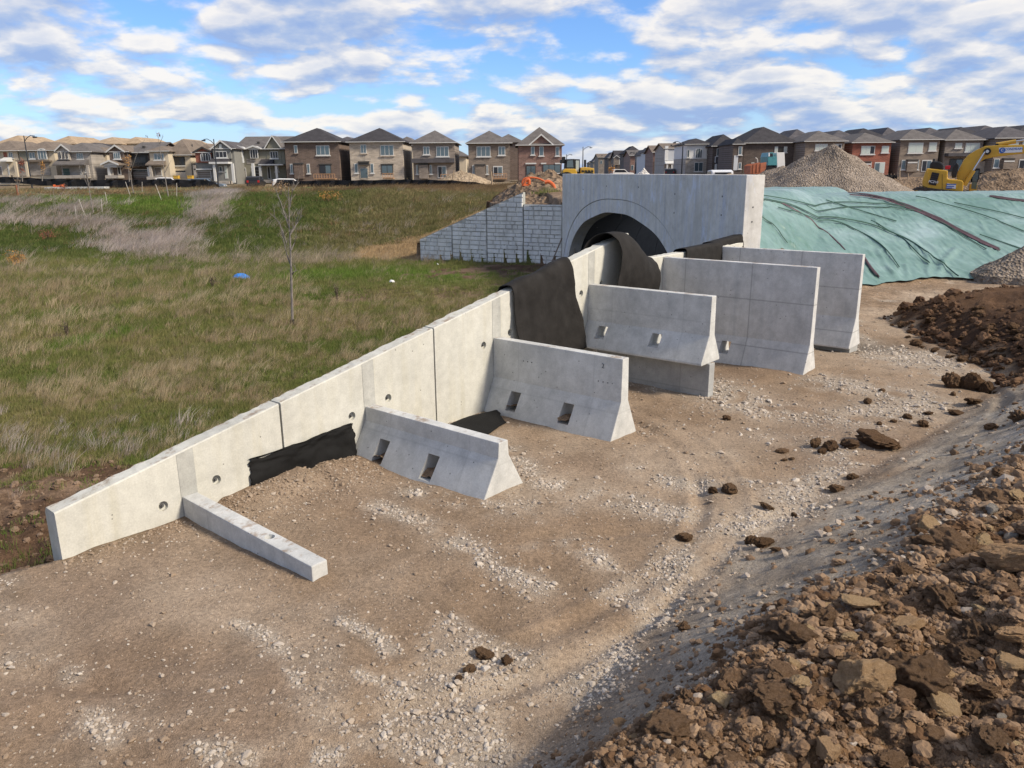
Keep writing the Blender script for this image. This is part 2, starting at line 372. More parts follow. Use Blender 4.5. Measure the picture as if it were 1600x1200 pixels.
def concrete(name, base, stain=(0.62, 0.66, 0.70), form=0.0, streak=0.25, scale=1.3, mott=0.32, bloom=0.0):
    m, nt, b = mat_new(name)
    n1 = noise_node(nt, scale, 6, 0.6); n2 = noise_node(nt, 9, 5, 0.6); n3 = noise_node(nt, 60, 3)
    st = noise_node(nt, 2.2, 5, 0.6, stretch=(3.0, 3.0, 0.22))
    c = ramp_node(nt, n1.outputs['Fac'], [(0.30, tuple(x*0.86 for x in base)), (0.52, base), (0.72, tuple(min(1, x*1.10) for x in base))]).outputs[0]
    c = mixc(nt, ramp_node(nt, st.outputs['Fac'], [(0.50, (0, 0, 0)), (0.72, (streak,)*3)]).outputs[0], c, tuple(x*y for x, y in zip(base, stain)))
    c = mixc(nt, 0.30, c, ramp_node(nt, n2.outputs['Fac'], [(0.3, (0.35,)*3), (0.7, (0.65,)*3)]).outputs[0], 'OVERLAY')
    c = mixc(nt, 0.16, c, ramp_node(nt, n3.outputs['Fac'], [(0.3, (0.25,)*3), (0.7, (0.75,)*3)]).outputs[0], 'OVERLAY')
    ge = nt.nodes.new('ShaderNodeNewGeometry'); sz_ = nt.nodes.new('ShaderNodeSeparateXYZ'); nt.links.new(ge.outputs['True Normal'], sz_.inputs[0])
    upf = ramp_node(nt, sz_.outputs['Z'], [(0.70, (0, 0, 0)), (0.90, (1, 1, 1))]); nm_ = noise_node(nt, 5.5, 6, 0.7)
    mud = ramp_node(nt, nm_.outputs['Fac'], [(0.53, (0, 0, 0)), (0.63, (0.75, 0.75, 0.75))])
    mf = nt.nodes.new('ShaderNodeMath'); mf.operation = 'MULTIPLY'; nt.links.new(upf.outputs[0], mf.inputs[0]); nt.links.new(mud.outputs[0], mf.inputs[1])
    c = mixc(nt, mf.outputs[0], c, (0.25, 0.18, 0.125))
    n4 = noise_node(nt, 3.4, 7, 0.68)
    c = mixc(nt, mott, c, ramp_node(nt, n4.outputs['Fac'], [(0.34, (0.30,)*3), (0.66, (0.66,)*3)]).outputs[0], 'OVERLAY')
    if bloom:
        n5 = noise_node(nt, 1.6, 6, 0.7, stretch=(1.6, 1.6, 0.6))
        c = mixc(nt, ramp_node(nt, n5.outputs['Fac'], [(0.55, (0, 0, 0)), (0.66, (bloom,)*3)]).outputs[0], c, (0.66, 0.72, 0.86))
        n6 = noise_node(nt, 1.1, 5, 0.6, stretch=(2.5, 2.5, 0.3))
        c = mixc(nt, ramp_node(nt, n6.outputs['Fac'], [(0.52, (0, 0, 0)), (0.66, (bloom*0.8,)*3)]).outputs[0], c, tuple(x*0.62 for x in base))
    # small bug holes
    v = nt.nodes.new('ShaderNodeTexVoronoi'); v.inputs['Scale'].default_value = 7.0; v.inputs['Randomness'].default_value = 1.0
    tc = nt.nodes.new('ShaderNodeTexCoord'); nt.links.new(tc.outputs['Object'], v.inputs['Vector'])
    hole = ramp_node(nt, v.outputs['Distance'], [(0.040, (1, 1, 1)), (0.075, (0, 0, 0))])
    c = mixc(nt, hole.outputs[0], c, tuple(x*0.35 for x in base))
    if form:
        sp = nt.nodes.new('ShaderNodeSeparateXYZ'); nt.links.new(tc.outputs['Object'], sp.inputs[0])
        for ax, per, ph in (('Y', 1.22, 0.45), ('Z', 0.78, 0.28)):
            mm = nt.nodes.new('ShaderNodeMath'); mm.operation = 'PINGPONG'; mm.inputs[1].default_value = per/2
            ad = nt.nodes.new('ShaderNodeMath'); ad.operation = 'ADD'; ad.inputs[1].default_value = ph
            nt.links.new(sp.outputs[ax], ad.inputs[0]); nt.links.new(ad.outputs[0], mm.inputs[0])
            ln = ramp_node(nt, mm.outputs[0], [(0.004, (form,)*3), (0.014, (0, 0, 0))])
            c = mixc(nt, ln.outputs[0], c, tuple(x*0.5 for x in base))
    nt.links.new(c, b.inputs['Base Color'])
    b.inputs['Roughness'].default_value = 0.85; b.inputs['Specular IOR Level'].default_value = 0.25
    add = nt.nodes.new('ShaderNodeMath'); add.operation = 'ADD'
    nt.links.new(n2.outputs['Fac'], add.inputs[0]); nt.links.new(n3.outputs['Fac'], add.inputs[1])
    bump(nt, b, add.outputs[0], 0.25, 0.004)
    return m
M = {}
M['concrete'] = concrete('precast_concrete', (0.49, 0.495, 0.48), form=0.2)
M['concrete_panel'] = concrete('panel_concrete', (0.50, 0.495, 0.445), stain=(0.84, 0.80, 0.68), streak=0.45, mott=0.14, scale=0.9)
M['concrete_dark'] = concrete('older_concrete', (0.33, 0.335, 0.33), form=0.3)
M['concrete_tall'] = concrete('form_marked_concrete', (0.51, 0.51, 0.50), form=0.65, streak=0.4)
M['concrete_head'] = concrete('headwall_concrete', (0.60, 0.585, 0.55), stain=(0.74, 0.81, 1.02), streak=0.7, bloom=0.6, form=0.0, scale=0.8)
M['tunnel'] = concrete('shade_toned_tunnel_concrete', (0.028, 0.028, 0.030))  # near-black base colour carries the shade inside the barrel
M['concrete_strip'] = concrete('patch_concrete', (0.40, 0.40, 0.37))
M['block'] = concrete('cast_stone', (0.68, 0.68, 0.66), stain=(0.75, 0.75, 0.72), streak=0.5, scale=2.0, bloom=0.35)
M['joint'] = simple('joint_recess', (0.09, 0.09, 0.09), 0.9)
M['fabric'] = simple('black_geotextile', (0.010, 0.010, 0.010), 0.8, 0.35, 3.0, spec=0.15, bmp=0.5, bscale=160)
M['fabric_dusty'] = simple('dusty_geotextile', (0.018, 0.0165, 0.0155), 0.85, 0.3, 5, spec=0.2, bmp=0.6, bscale=22)

def terrain_mat(name, bumpy=0.5, fine=35, mottle=0.35):
    m, nt, b = mat_new(name)
    at_ = nt.nodes.new('ShaderNodeAttribute'); at_.attribute_name = 'soil'
    n1 = noise_node(nt, 3.0, 6, 0.65); n2 = noise_node(nt, fine, 5, 0.65); n3 = noise_node(nt, fine*4, 3, 0.6)
    c = mixc(nt, mottle, at_.outputs['Color'], ramp_node(nt, n1.outputs['Fac'], [(0.3, (0.25,)*3), (0.7, (0.72,)*3)]).outputs[0], 'OVERLAY')
    c = mixc(nt, 0.5, c, ramp_node(nt, n2.outputs['Fac'], [(0.3, (0.2,)*3), (0.7, (0.78,)*3)]).outputs[0], 'OVERLAY')
    c = mixc(nt, 0.45, c, ramp_node(nt, n3.outputs['Fac'], [(0.3, (0.25,)*3), (0.7, (0.75,)*3)]).outputs[0], 'OVERLAY')
    nt.links.new(c, b.inputs['Base Color']); b.inputs['Roughness'].default_value = 0.95; b.inputs['Specular IOR Level'].default_value = 0.1
    add = nt.nodes.new('ShaderNodeMath'); add.operation = 'MULTIPLY_ADD'; add.inputs[1].default_value = 0.45
    nt.links.new(n3.outputs['Fac'], add.inputs[0]); nt.links.new(n2.outputs['Fac'], add.inputs[2])
    bump(nt, b, add.outputs[0], bumpy, 0.03)
    return m
M['yard'] = terrain_mat('compacted_dirt', 0.6, 30)
M['meadow'] = terrain_mat('meadow_soil', 0.7, 12, 0.5)
M['berm'] = terrain_mat('loose_soil', 0.9, 26, 0.5)

def tint_mat(name, rough=0.9, trans=0.0, var=0.3, mul=1.0, vscale=14):
    m, nt, b = mat_new(name)
    at_ = nt.nodes.new('ShaderNodeAttribute'); at_.attribute_type = 'INSTANCER'; at_.attribute_name = 'tint'
    n1 = noise_node(nt, vscale, 4, 0.6)
    c = mixc(nt, var, at_.outputs['Color'], ramp_node(nt, n1.outputs['Fac'], [(0.3, (0.2,)*3), (0.7, (0.8,)*3)]).outputs[0], 'OVERLAY')
    nt.links.new(c, b.inputs['Base Color']); b.inputs['Roughness'].default_value = rough; b.inputs['Specular IOR Level'].default_value = 0.12
    if trans:
        tr = nt.nodes.new('ShaderNodeBsdfTranslucent'); nt.links.new(c, tr.inputs['Color'])
        mx = nt.nodes.new('ShaderNodeMixShader'); mx.inputs[0].default_value = trans
        out = [n for n in nt.nodes if n.type == 'OUTPUT_MATERIAL'][0]
        nt.links.new(b.outputs[0], mx.inputs[1]); nt.links.new(tr.outputs[0], mx.inputs[2]); nt.links.new(mx.outputs[0], out.inputs[0])
    else:
        bump(nt, b, n1.outputs['Fac'], 0.5, 0.01)
    return m
M['stone_i'] = tint_mat('loose_stones', 0.85, 0, 0.35, vscale=30)
M['grass_i'] = tint_mat('grass_blades', 0.75, 0.35, 0.2, vscale=3)

# ------------------------------------------------------------------ ground
def lerp3(a, b, t): t = np.asarray(t)[..., None]; return a*(1-t)+b*t
def soil_colour(x, y):
    a = (x-W0[0])*WD[0]+(y-W0[1])*WD[1]; d = (x-W0[0])*WN[0]+(y-W0[1])*WN[1]
    sd = sdist(x, y, SIDE); sf = sdist(x, y, FOOT); sc = sdist(x, y, CREST)
    ms = np.where(inside(x, y, MOUND), 1.0, -1.0)*seg_d(x, y, MOUNDC)
    c3 = lambda *c: np.broadcast_to(np.array(c, float), x.shape+(3,))
    # yard
    n = fbm(x*0.35, y*0.35, 4, 101); n2 = fbm(x*1.3, y*1.3, 4, 102)
    yard = lerp3(c3(0.235, 0.168, 0.112), c3(0.335, 0.262, 0.192), sm(-0.5, 0.5, n+0.5*n2))
    yard = lerp3(yard, c3(0.205, 0.145, 0.100), 0.7*sm(0.05, 0.5, fbm(x*0.5+7, y*0.5, 4, 103)))
    yard = lerp3(yard, c3(0.42, 0.38, 0.32), 0.5*gravel_mask(x, y))
    yard = lerp3(yard, c3(0.10, 0.085, 0.07), 0.75*np.exp(-(((x-6.6)/0.9)**2+((y-14.45)/0.55)**2)))  # shade under the end of the last fin painted into the soil
    # berm slope
    clay = lerp3(c3(0.30, 0.250, 0.195), c3(0.41, 0.36, 0.295), sm(-0.5, 0.5, fbm(x*1.1+y*0.6, y*1.1, 4, 111)))
    clod = lerp3(c3(0.15, 0.088, 0.046), c3(0.26, 0.168, 0.100), sm(-0.4, 0.5, fbm(x*2.2, y*2.2, 4, 112)))
    yard = lerp3(yard, clay, sm(0.0, 0.5, sf+0.35*fbm(x*1.5, y*1.5, 3, 113)))
    yard = lerp3(yard, clod, sm(-0.12, 0.3, sc+0.5*fbm(x*1.4, y*1.4, 4, 114)))
    dark = lerp3(c3(0.055, 0.032, 0.020), c3(0.125, 0.072, 0.040), sm(-0.1, 0.7, fbm(x*0.5, y*0.5, 3, 115)+0.25*sm(15, 17.5, y)))
    yard = lerp3(yard, dark, sm(-0.15, 0.25, ms+0.25*fbm(x*2, y*2, 3, 116)))
    # covered slope and plateau on the right
    g = -sdist(x, y, EFOOT)
    brown = lerp3(c3(0.17, 0.115, 0.075), c3(0.25, 0.185, 0.13), sm(-0.5, 0.5, fbm(x*0.4, y*0.4, 4, 117)))
    yard = lerp3(yard, brown, sm(0.1, 0.9, g))
    # meadow
    p = fbm(x*0.22, y*0.5, 4, 121); q = fbm(x*0.12+3, y*0.9, 4, 122)
    green = lerp3(c3(0.085, 0.105, 0.035), c3(0.15, 0.14, 0.06), sm(-0.4, 0.5, p))
    dry = c3(0.185, 0.150, 0.085)
    mead = lerp3(green, dry, dry_mask(x, y))
    mead = lerp3(mead, c3(0.12, 0.085, 0.055), 0.8*sm(0.0, 0.4, fbm(x*0.7, y*0.7, 4, 123)))
    soil = lerp3(c3(0.085, 0.052, 0.032), c3(0.17, 0.115, 0.075), sm(-0.4, 0.5, fbm(x*1.8, y*1.8, 4, 124)))
    mead = lerp3(mead, soil, dirt_mask(x, y))
    plat = lerp3(c3(0.20, 0.15, 0.10), c3(0.28, 0.23, 0.17), sm(-0.5, 0.5, fbm(x*0.05, y*0.05, 4, 125)))
    mead = lerp3(mead, plat, sm(92, 98, y)*0.8)
    straw = lerp3(c3(0.33, 0.235, 0.13), c3(0.20, 0.135, 0.08), sm(-0.2, 0.5, fbm(x*1.2, y*1.2, 3, 126)))
    mead = lerp3(mead, straw, straw_mask(x, y))
    yd = sm(-0.35, 0.35, sd+np.where(a < 0, 0.6*fbm(x*2.0, y*2.0, 3, 127)+0.2, 0))
    col = lerp3(mead, yard, yd)
    # behind the block wall: heaped brown soil
    eb = (x-HB[0])*BN[0]+(y-HB[1])*BN[1]; sb = (x-HB[0])*BU[0]+(y-HB[1])*BU[1]
    col = lerp3(col, brown, sm(1.9, 1.2, sb)*sm(-0.1, 0.3, eb)*sm(9, 5, eb)*sm(-4, -2, sb))
    far = sm(150, 420, np.hypot(x, y))
    return lerp3(col, c3(0.10, 0.11, 0.07), far)
def gravel_mask(x, y):
    v = fbm(x*0.55+0.3*y, y*0.55-0.2*x, 4, 201)+0.35*fbm(x*2.2, y*2.2, 3, 202)
    g = sm(0.22, 0.52, v)
    # trail of gravel from the foot of the second fin to the foreground, and along the berm foot
    for poly, wd in GRAVL: g = np.maximum(g, 1.1*np.exp(-(seg_d(x, y, poly)/wd)**2)*sm(-0.55, 0.1, fbm(x*3, y*3, 3, 203)))
    bare = np.exp(-(((x+2.6)/2.1)**2+((y-4.9)/1.5)**2))+np.exp(-(((x-3.5)/2.0)**2+((y-9.3)/0.8)**2))*0.6
    ln_ = near_lines(x, y, GRAVL[:8]); return np.clip(g*(1-np.clip(bare, 0, 0.95)*(1-ln_)), 0, 1)
def dirt_mask(x, y):
    n = 0.5*fbm(x*1.6, y*1.6, 4, 211)
    m = sm(-0.15, 0.2, 1.0-np.hypot((x+5.7)/3.7, (y-7.9)/2.4)+n)
    m = np.maximum(m, sm(0.05, 0.5, 1.0-np.hypot((x+0.4)/4.2, (y-26.6)/2.3)+n))           # bare soil in front of the block wall
    d = (x-W0[0])*WN[0]+(y-W0[1])*WN[1]
    m = np.maximum(m, 0.7*sm(-0.9, -0.3, d+0.6*n)*sm(12, 8, y))
    m = np.maximum(m, 0.8*np.exp(-((y-22.5-0.12*x)/0.5)**2)*sm(-5.5, -3, x))
    return m
def dry_mask(x, y):
    q = fbm(x*0.12+3, y*0.9, 4, 122)+0.5*fbm(x*0.8, y*0.8, 4, 128)
    m = sm(0.0, 0.32, q)*0.95
    m = np.maximum(m, np.exp(-((y-21.0-0.05*x+0.6*np.sin(x*0.6))/1.1)**2)*0.9*sm(-0.5, 0.1, fbm(x*0.6, y*0.9, 3, 129)))
    m = m*(1-0.85*sm(31, 36, y))
    m = np.maximum(m, near_lines(x, y, DRYL)*sm(-0.7, 0.0, fbm(x*1.1, y*1.6, 3, 130))); m = m*(1-near_lines(x, y, GREENL))
    m = np.maximum(m, sm(54, 66, y)*0.95*sm(-18, -8, x))
    return np.clip(m, 0, 1)
def straw_mask(x, y):
    eb = (x-HB[0])*BN[0]+(y-HB[1])*BN[1]; sb = (x-HB[0])*BU[0]+(y-HB[1])*BU[1]
    n = 0.6*fbm(x*0.9, y*0.9, 3, 212)
    return sm(0.0, 0.4, 1.15-np.hypot((sb-6.6)/4.4, (eb-2.2)/2.7)+n*0.5)*sm(-0.3, 0.1, eb)

def build_ground():
    dense = np.radians(np.arange(-43, 43.001, 0.125))
    rest = np.radians(np.concatenate([np.arange(-180, -43, 4.0), ]))
    rest2 = np.radians(np.arange(46, 180, 4.0))
    th = np.concatenate([rest, dense, rest2])
    r = [0.35]
    while r[-1] < 42: r.append(r[-1]*1.0085)
    while r[-1] < 140: r.append(r[-1]*1.02)
    while r[-1] < 5000: r.append(r[-1]*1.12)
    r = np.array(r)
    TH, RR = np.meshgrid(th, r)
    x = RR*np.sin(TH); y = RR*np.cos(TH)
    z = H(x, y)
    nr, nt = x.shape
    V = np.stack([x, y, z], -1).reshape(-1, 3)
    idx = np.arange(nr*nt).reshape(nr, nt)
    A = idx[:-1, :]; B = idx[1:, :]
    F = np.stack([A, np.roll(A, -1, 1), np.roll(B, -1, 1), B], -1).reshape(-1, 4)[:, ::-1]
    cx = x.ravel()[F].mean(1); cy = y.ravel()[F].mean(1); zr = z.ravel()[F]; dz = zr.max(1)-zr.min(1)
    e = (cx-HA[0])*HN[0]+(cy-HA[1])*HN[1]; t = (cx-HA[0])*HT[0]+(cy-HA[1])*HT[1]
    drop = (dz > 0.7) & (e > -0.25) & (e < 0.75) & (t > -0.3) & (t < 11.15)          # the headwall itself stands here
    col = soil_colour(x.ravel(), y.ravel())
    # small pit in the middle closes with the ring of 0.35 m under the photographer's feet
    sd = sdist(cx, cy, SIDE); sf = sdist(cx, cy, FOOT); ms = np.where(inside(cx, cy, MOUND), 1.0, -1.0)
    rad = np.hypot(cx, cy)
    zone = np.where(sd < 0, 1, 0)
    zone = np.where((sd >= 0) & (sf > 0.05) & (cy < 24), 2, zone)
    zone = np.where((sd >= 0) & (ms > 0), 3, zone)
    g = -sdist(cx, cy, EFOOT)
    zone = np.where((zone == 0) & ((g > 6) | ((e > 0.3) & (t > 0))), 4, zone)
    zone = np.where((zone == 0) & (g > 0), 5, zone)
    zone = np.where((zone == 1) & (rad > 60), 4, zone)
    zone = np.where(rad > 60, 4, zone)
    names = {0: ('ground', 'yard'), 1: ('meadow', 'meadow'), 2: ('dirt_berm', 'berm'), 3: ('soil_mound', 'berm'), 4: ('terrain', 'meadow'), 5: ('embankment', 'meadow')}
    for k, (nm, mt) in names.items():
        f = F[(zone == k) & ~drop]
        used, inv = np.unique(f, return_inverse=True)
        o = from_np(nm, V[used], inv.reshape(f.shape), M[mt], smooth=True)
        ca = o.data.attributes.new('soil', 'FLOAT_COLOR', 'POINT')
        ca.data.foreach_set('color', np.concatenate([col[used], np.ones((len(used), 1))], 1).astype(np.float32).ravel())
        tag(o, kind='structure')
build_ground()

# ------------------------------------------------------------------ retaining wall units
def on_wall(a, d, z):
    p = W0+WD*a+WN*d; return Vector((p[0], p[1], z))
WALL_RZ = math.atan2(WD[1], WD[0])                     # local x runs along the wall, local -y points into the yard
def wall_top(a):
    return -2.78+0.1955*a if a < 4*PW-0.001 else -1.465
def bool_cut(o, cutters):
    for c in cutters:
        md = o.modifiers.new('cut', 'BOOLEAN'); md.operation = 'DIFFERENCE'; md.object = c; md.solver = 'EXACT'
    bpy.context.view_layer.update()
    dg = bpy.context.evaluated_depsgraph_get()
    me = bpy.data.meshes.new_from_object(o.evaluated_get(dg))
    o.modifiers.clear(); old = o.data; o.data = me; me.name = old.name
    for c in cutters: bpy.data.objects.remove(c, do_unlink=True)
M['dirt_fill'] = simple('dirt_in_pocket', (0.20, 0.135, 0.085), 0.95, 0.4, 25, bmp=0.6, bscale=90)
STEM = {  # top, flare start, bottom, half widths (top, foot), length, pockets along the fin
    1: dict(top=(-3.00, -3.055), flare=None, bot=-3.60, hw=0.078, L=2.05),
    2: dict(top=(-2.635, -2.635), flare=-2.80, bot=-3.245, hw=0.078, hb=0.33, L=2.07, pockets=(0.33, 1.12), pz=(-2.93, -3.18)),
    3: dict(top=(-2.195, -2.195), flare=-2.74, bot=-3.36, hw=0.078, hb=0.36, L=2.08, pockets=(0.36, 1.24), pz=(-2.87, -3.12)),
    4: dict(top=(-1.715, -1.715), flare=-2.28, bot=-2.685, hw=0.078, hb=0.29, L=2.10, pockets=(0.22, 1.18), pz=(-2.34, -2.53)),
    5: dict(top=(-1.490, -1.490), flare=-2.74, bot=-3.30, hw=0.078, hb=0.31, L=2.73, pockets=(1.22,), pz=(-2.84, -3.05)),
    6: dict(top=(-1.470, -1.470), flare=-2.62, bot=-3.16, hw=0.078, hb=0.31, L=2.75),
}
UNIT_LABEL = {
    1: 'lowest wall unit at the near left end, its low concrete beam nearly buried in dirt',
    2: 'wall unit with a short flared fin with two square pockets, the one nearest the foreground',
    3: 'wall unit whose tall fin has two square pockets and a handwritten 2 near its end',
    4: 'tallest wall unit, its short flared fin stacked on top of another fin',
    5: 'wall unit with a very tall grey fin showing form lines and a single small pocket',
    6: 'farthest wall unit before the headwall, its tall grey fin ending beside the green cover',
}
KM = {1: 0.526, 2: 0.526, 3: 0.526, 4: 0.526, 5: 0.55, 6: 0.53}
for i in range(1, 7):
    a0 = (i-1)*PW; a1 = i*PW
    base = on_wall(a0, 0, -4.15)
    root = thing('retaining_wall_unit', UNIT_LABEL[i], 'retaining wall', base, WALL_RZ, 'precast units of the wing wall')
    zt = lambda a: (wall_top(min(a, 4*PW-0.01)) if i <= 4 else -1.465)-base.z
    n = 46; xs = [0.012+(PW-0.024)*k/n for k in range(n+1)]
    rows = []
    step = 0.0; nxt = 0
    for k, xx in enumerate(xs):
        if k >= nxt: step = rnd.uniform(0.0, 0.05); nxt = k+rnd.randint(5, 13)
        rough = step+0.012*rnd.random()+0.012*math.sin(xx*23+i)
        t = zt(a0+xx)
        rows.append([(xx, 0, 0), (xx, 0, t-0.012), (xx, 0.012, t), (xx, 0.155+rough*0.6, t-0.004+0.01*rnd.random()), (xx, 0.175+rough, t-0.03-0.4*rough), (xx, 0.17+rough*0.7, 0)])
    mb = MB(); vs = [p for r_ in rows for p in r_]; fs = []
    for k in range(n):
        for j in range(6): fs.append((k*6+j, k*6+(j+1) % 6, (k+1)*6+(j+1) % 6, (k+1)*6+j))
    fs += [tuple(range(6)), tuple(n*6+j for j in range(6))[::-1]]
    mb.add(vs, fs)
    panel = mb.build('face_panel', M['concrete_panel'], root)
    xr = KM[i]*PW; st = STEM[i]
    # lifting sockets
    cut = []; socks = []
    bpy.context.view_layer.update()
    zs = {1: -2.99, 2: -2.66, 3: -2.22, 4: -1.79, 5: -1.85, 6: -1.85}[i]
    for s, off in ((-1, 0.27), (1, 0.29)):
        if i >= 5: continue
        aa = xr+s*off; zz = zs-base.z+s*0.045
        c = MB().cyl((aa, zz), 0.050, 'y', -0.05, 0.035, 20).build('cutter', None); c.matrix_world = root.matrix_world
        cut.append(c); socks.append((aa, zz))
    if cut: bool_cut(panel, cut)
    for aa, zz in socks:
        q = MB(); q.cyl((aa, zz), 0.012, 'y', 0.004, 0.034, 8); q.cyl((aa, zz), 0.022, 'y', 0.024, 0.0345, 10)
        q.build('lifting_socket', M['joint'], root)
    # cast-in joint strip above the fin
    tz = zt(a0+xr)
    MB().prism([(xr-0.085, 0.02), (xr+0.085, 0.02), (xr+0.085, zt(a0+xr+0.085)-0.014), (xr-0.085, zt(a0+xr-0.085)-0.014)], 'y', -0.004, 0.03).build('joint_strip', M['concrete_strip'], root)
    # dark packing in the joint to the next unit
    if i < 6:
        zj = min(zt(a1-0.01), zt(a1-0.01) if i != 4 else -1.465-base.z)-0.03
        MB().box(PW-0.012, PW+0.012, 0.035, 0.15, 0.02, zj-0.01).build('joint_filler', M['joint'], root)
    # the fin
    z0, z1 = st['top'][0]-base.z, st['top'][1]-base.z; zb = st['bot']-base.z; L = st['L']; hw = st['hw']
    if st['flare'] is None:
        v = []
        for (yy, zt_) in ((-0.002, z0), (-L, z1)):
            v += [(xr-hw, yy, zb), (xr+hw, yy, zb), (xr+hw, yy, zt_), (xr-hw, yy, zt_)]
        sm_ = MB().add(v, [(0, 1, 2, 3), (7, 6, 5, 4), (0, 4, 5, 1), (1, 5, 6, 2), (2, 6, 7, 3), (3, 7, 4, 0)])
        stem = sm_.build('fin', M['concrete'], root, bevel=0.012)
        c = MB().cyl((xr, -1.35), 0.045, 'z', z0-0.10, z0+0.2, 18).build('cutter', None); c.matrix_world = root.matrix_world
        bool_cut(stem, [c])
    else:
        zf = st['flare']-base.z; hb = st['hb']
        prof = [(-hb, zb), (hb, zb), (hb, zb+0.03), (hw+0.006, zf), (hw-0.008, z0), (-hw+0.008, z0), (-hw-0.006, zf), (-hb, zb+0.03)]
        mt = M['concrete'] if i < 5 else M['concrete_tall']
        stem = MB().prism([(xr+px_, pz_) for px_, pz_ in prof], 'y', -0.002, -L).build('fin', mt, root, bevel=0.010)
        cut = []
        for pk in st.get('pockets', ()):
            pz0, pz1 = st['pz'][1]-base.z, st['pz'][0]-base.z
            c = MB().add([(xr-0.6, -pk, pz0), (xr+0.6, -pk, pz0), (xr+0.6, -pk-0.17, pz0), (xr-0.6, -pk-0.17, pz0),
                          (xr-0.6, -pk-0.02, pz1), (xr+0.6, -pk-0.02, pz1), (xr+0.6, -pk-0.19, pz1), (xr-0.6, -pk-0.19, pz1)],
                         [(0, 3, 2, 1), (4, 5, 6, 7), (0, 1, 5, 4), (1, 2, 6, 5), (2, 3, 7, 6), (3, 0, 4, 7)]).build('cutter', None)
            c.matrix_world = root.matrix_world; cut.append(c)
        if cut: bool_cut(stem, cut)
        stem.data.materials.clear(); stem.data.materials.append(mt)
        if cut and i in (2, 3):
            for pk in st['pockets']:
                q_ = MB(); zz0 = st['pz'][1]-base.z; vs_ = []
                for ky in range(5):
                    for kx in range(7):
                        vs_.append((xr-0.27+0.54*kx/6, -pk-0.004-0.163*ky/4, zz0+0.03+0.05*math.sin(kx*1.3+pk*5)*0.4+0.05*rnd.random()))
                q_.add(vs_, [(ky*7+kx, ky*7+kx+1, (ky+1)*7+kx+1, (ky+1)*7+kx) for ky in range(4) for kx in range(6)])
                q_.build('dirt_fill', M['dirt_fill'], root)
    if i == 3:      # handwritten 2 and the lifting marks
        cu = bpy.data.curves.new('marking', 'FONT'); cu.body = '2'; cu.size = 0.085; cu.extrude = 0.0005
        t_ = bpy.data.objects.new('marking', cu); C.objects.link(t_)
        t_.matrix_world = root.matrix_world @ Matrix.Translation((xr-hw+0.000, -L+0.30, -2.345-base.z)) @ Euler((math.pi/2, 0, -math.pi/2)).to_matrix().to_4x4()
        bpy.context.view_layer.update()
        me = bpy.data.meshes.new_from_object(t_.evaluated_get(bpy.context.evaluated_depsgraph_get()))
        mw = root.matrix_world.inverted() @ t_.matrix_world; me.transform(mw); bpy.data.objects.remove(t_)
        mo = mesh_obj('number_marking', me, M['joint'], root)
        for q_ in (0.20, 0.27, 0.34, 1.40, 1.47, 1.54):
            zz = -2.52-base.z if q_ < 1 else -2.44-base.z
            MB().cyl((-L+q_, zz), 0.008, 'x', xr-hw-0.004, xr-hw+0.02, 8).build('tie_hole', M['joint'], root)
# the lower fin that carries the fourth one, and a footing under the last one
xr = W0+WD*(3.526*PW)
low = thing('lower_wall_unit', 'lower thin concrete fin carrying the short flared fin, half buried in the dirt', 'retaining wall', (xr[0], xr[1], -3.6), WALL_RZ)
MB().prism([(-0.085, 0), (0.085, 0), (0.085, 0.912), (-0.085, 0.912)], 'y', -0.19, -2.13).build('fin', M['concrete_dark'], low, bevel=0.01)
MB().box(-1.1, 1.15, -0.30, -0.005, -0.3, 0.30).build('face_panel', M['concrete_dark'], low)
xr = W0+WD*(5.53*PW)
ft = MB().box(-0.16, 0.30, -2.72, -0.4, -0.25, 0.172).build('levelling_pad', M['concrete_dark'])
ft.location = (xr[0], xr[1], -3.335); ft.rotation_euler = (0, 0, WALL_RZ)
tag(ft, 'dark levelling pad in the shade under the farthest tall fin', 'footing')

# ------------------------------------------------------------------ headwall with culvert arch
HW_RZ = math.atan2(HT[1], HT[0])
hwt = thing('headwall', 'tall blue-grey concrete headwall with an arched culvert opening', 'headwall', (HA[0], HA[1], 0), HW_RZ)
# local x runs from the right corner to the left corner, local -y points into the fill (away from the camera side)
def hy(v): return -v
CX = 6.7
INN = [(0, -1.17), (0.8, -1.19), (1.6, -1.33), (2.5, -1.56), (3.1, -1.86), (3.55, -2.22), (3.85, -2.65), (4.05, -3.2), (4.1, -4.2)]
OUT = [(0, -0.78), (0.9, -0.80), (1.9, -0.94), (2.8, -1.22), (3.5, -1.62), (4.0, -2.1), (4.3, -2.6), (4.5, -3.2), (4.54, -4.2)]
def dens_curve(P, n=4):
    P = [(-p[0], p[1]) for p in P[::-1]]+P[1:]
    out = []
    for k in range(len(P)-1):
        p0, p1, p2, p3 = P[max(k-1, 0)], P[k], P[k+1], P[min(k+2, len(P)-1)]
        for j in range(n):
            t = j/n
            out.append(tuple(0.5*((2*p1[c])+(-p0[c]+p2[c])*t+(2*p0[c]-5*p1[c]+4*p2[c]-p3[c])*t*t+(-p0[c]+3*p1[c]-3*p2[c]+p3[c])*t**3) for c in (0, 1)))
    out.append(P[-1]); return out
inner = [(CX+a_, b_) for a_, b_ in dens_curve(INN, 1)]; outer = [(CX+a_, b_) for a_, b_ in dens_curve(OUT, 4)]
TOPZ = -0.085; TH = 0.44
poly = [(0, -4.2)]+outer+[(11.26, -4.2), (11.26, TOPZ+0.015), (0, TOPZ-0.01)]
MB().prism(poly, 'y', 0.0, -TH).build('wall', M['concrete_head'], hwt, bevel=0.02)
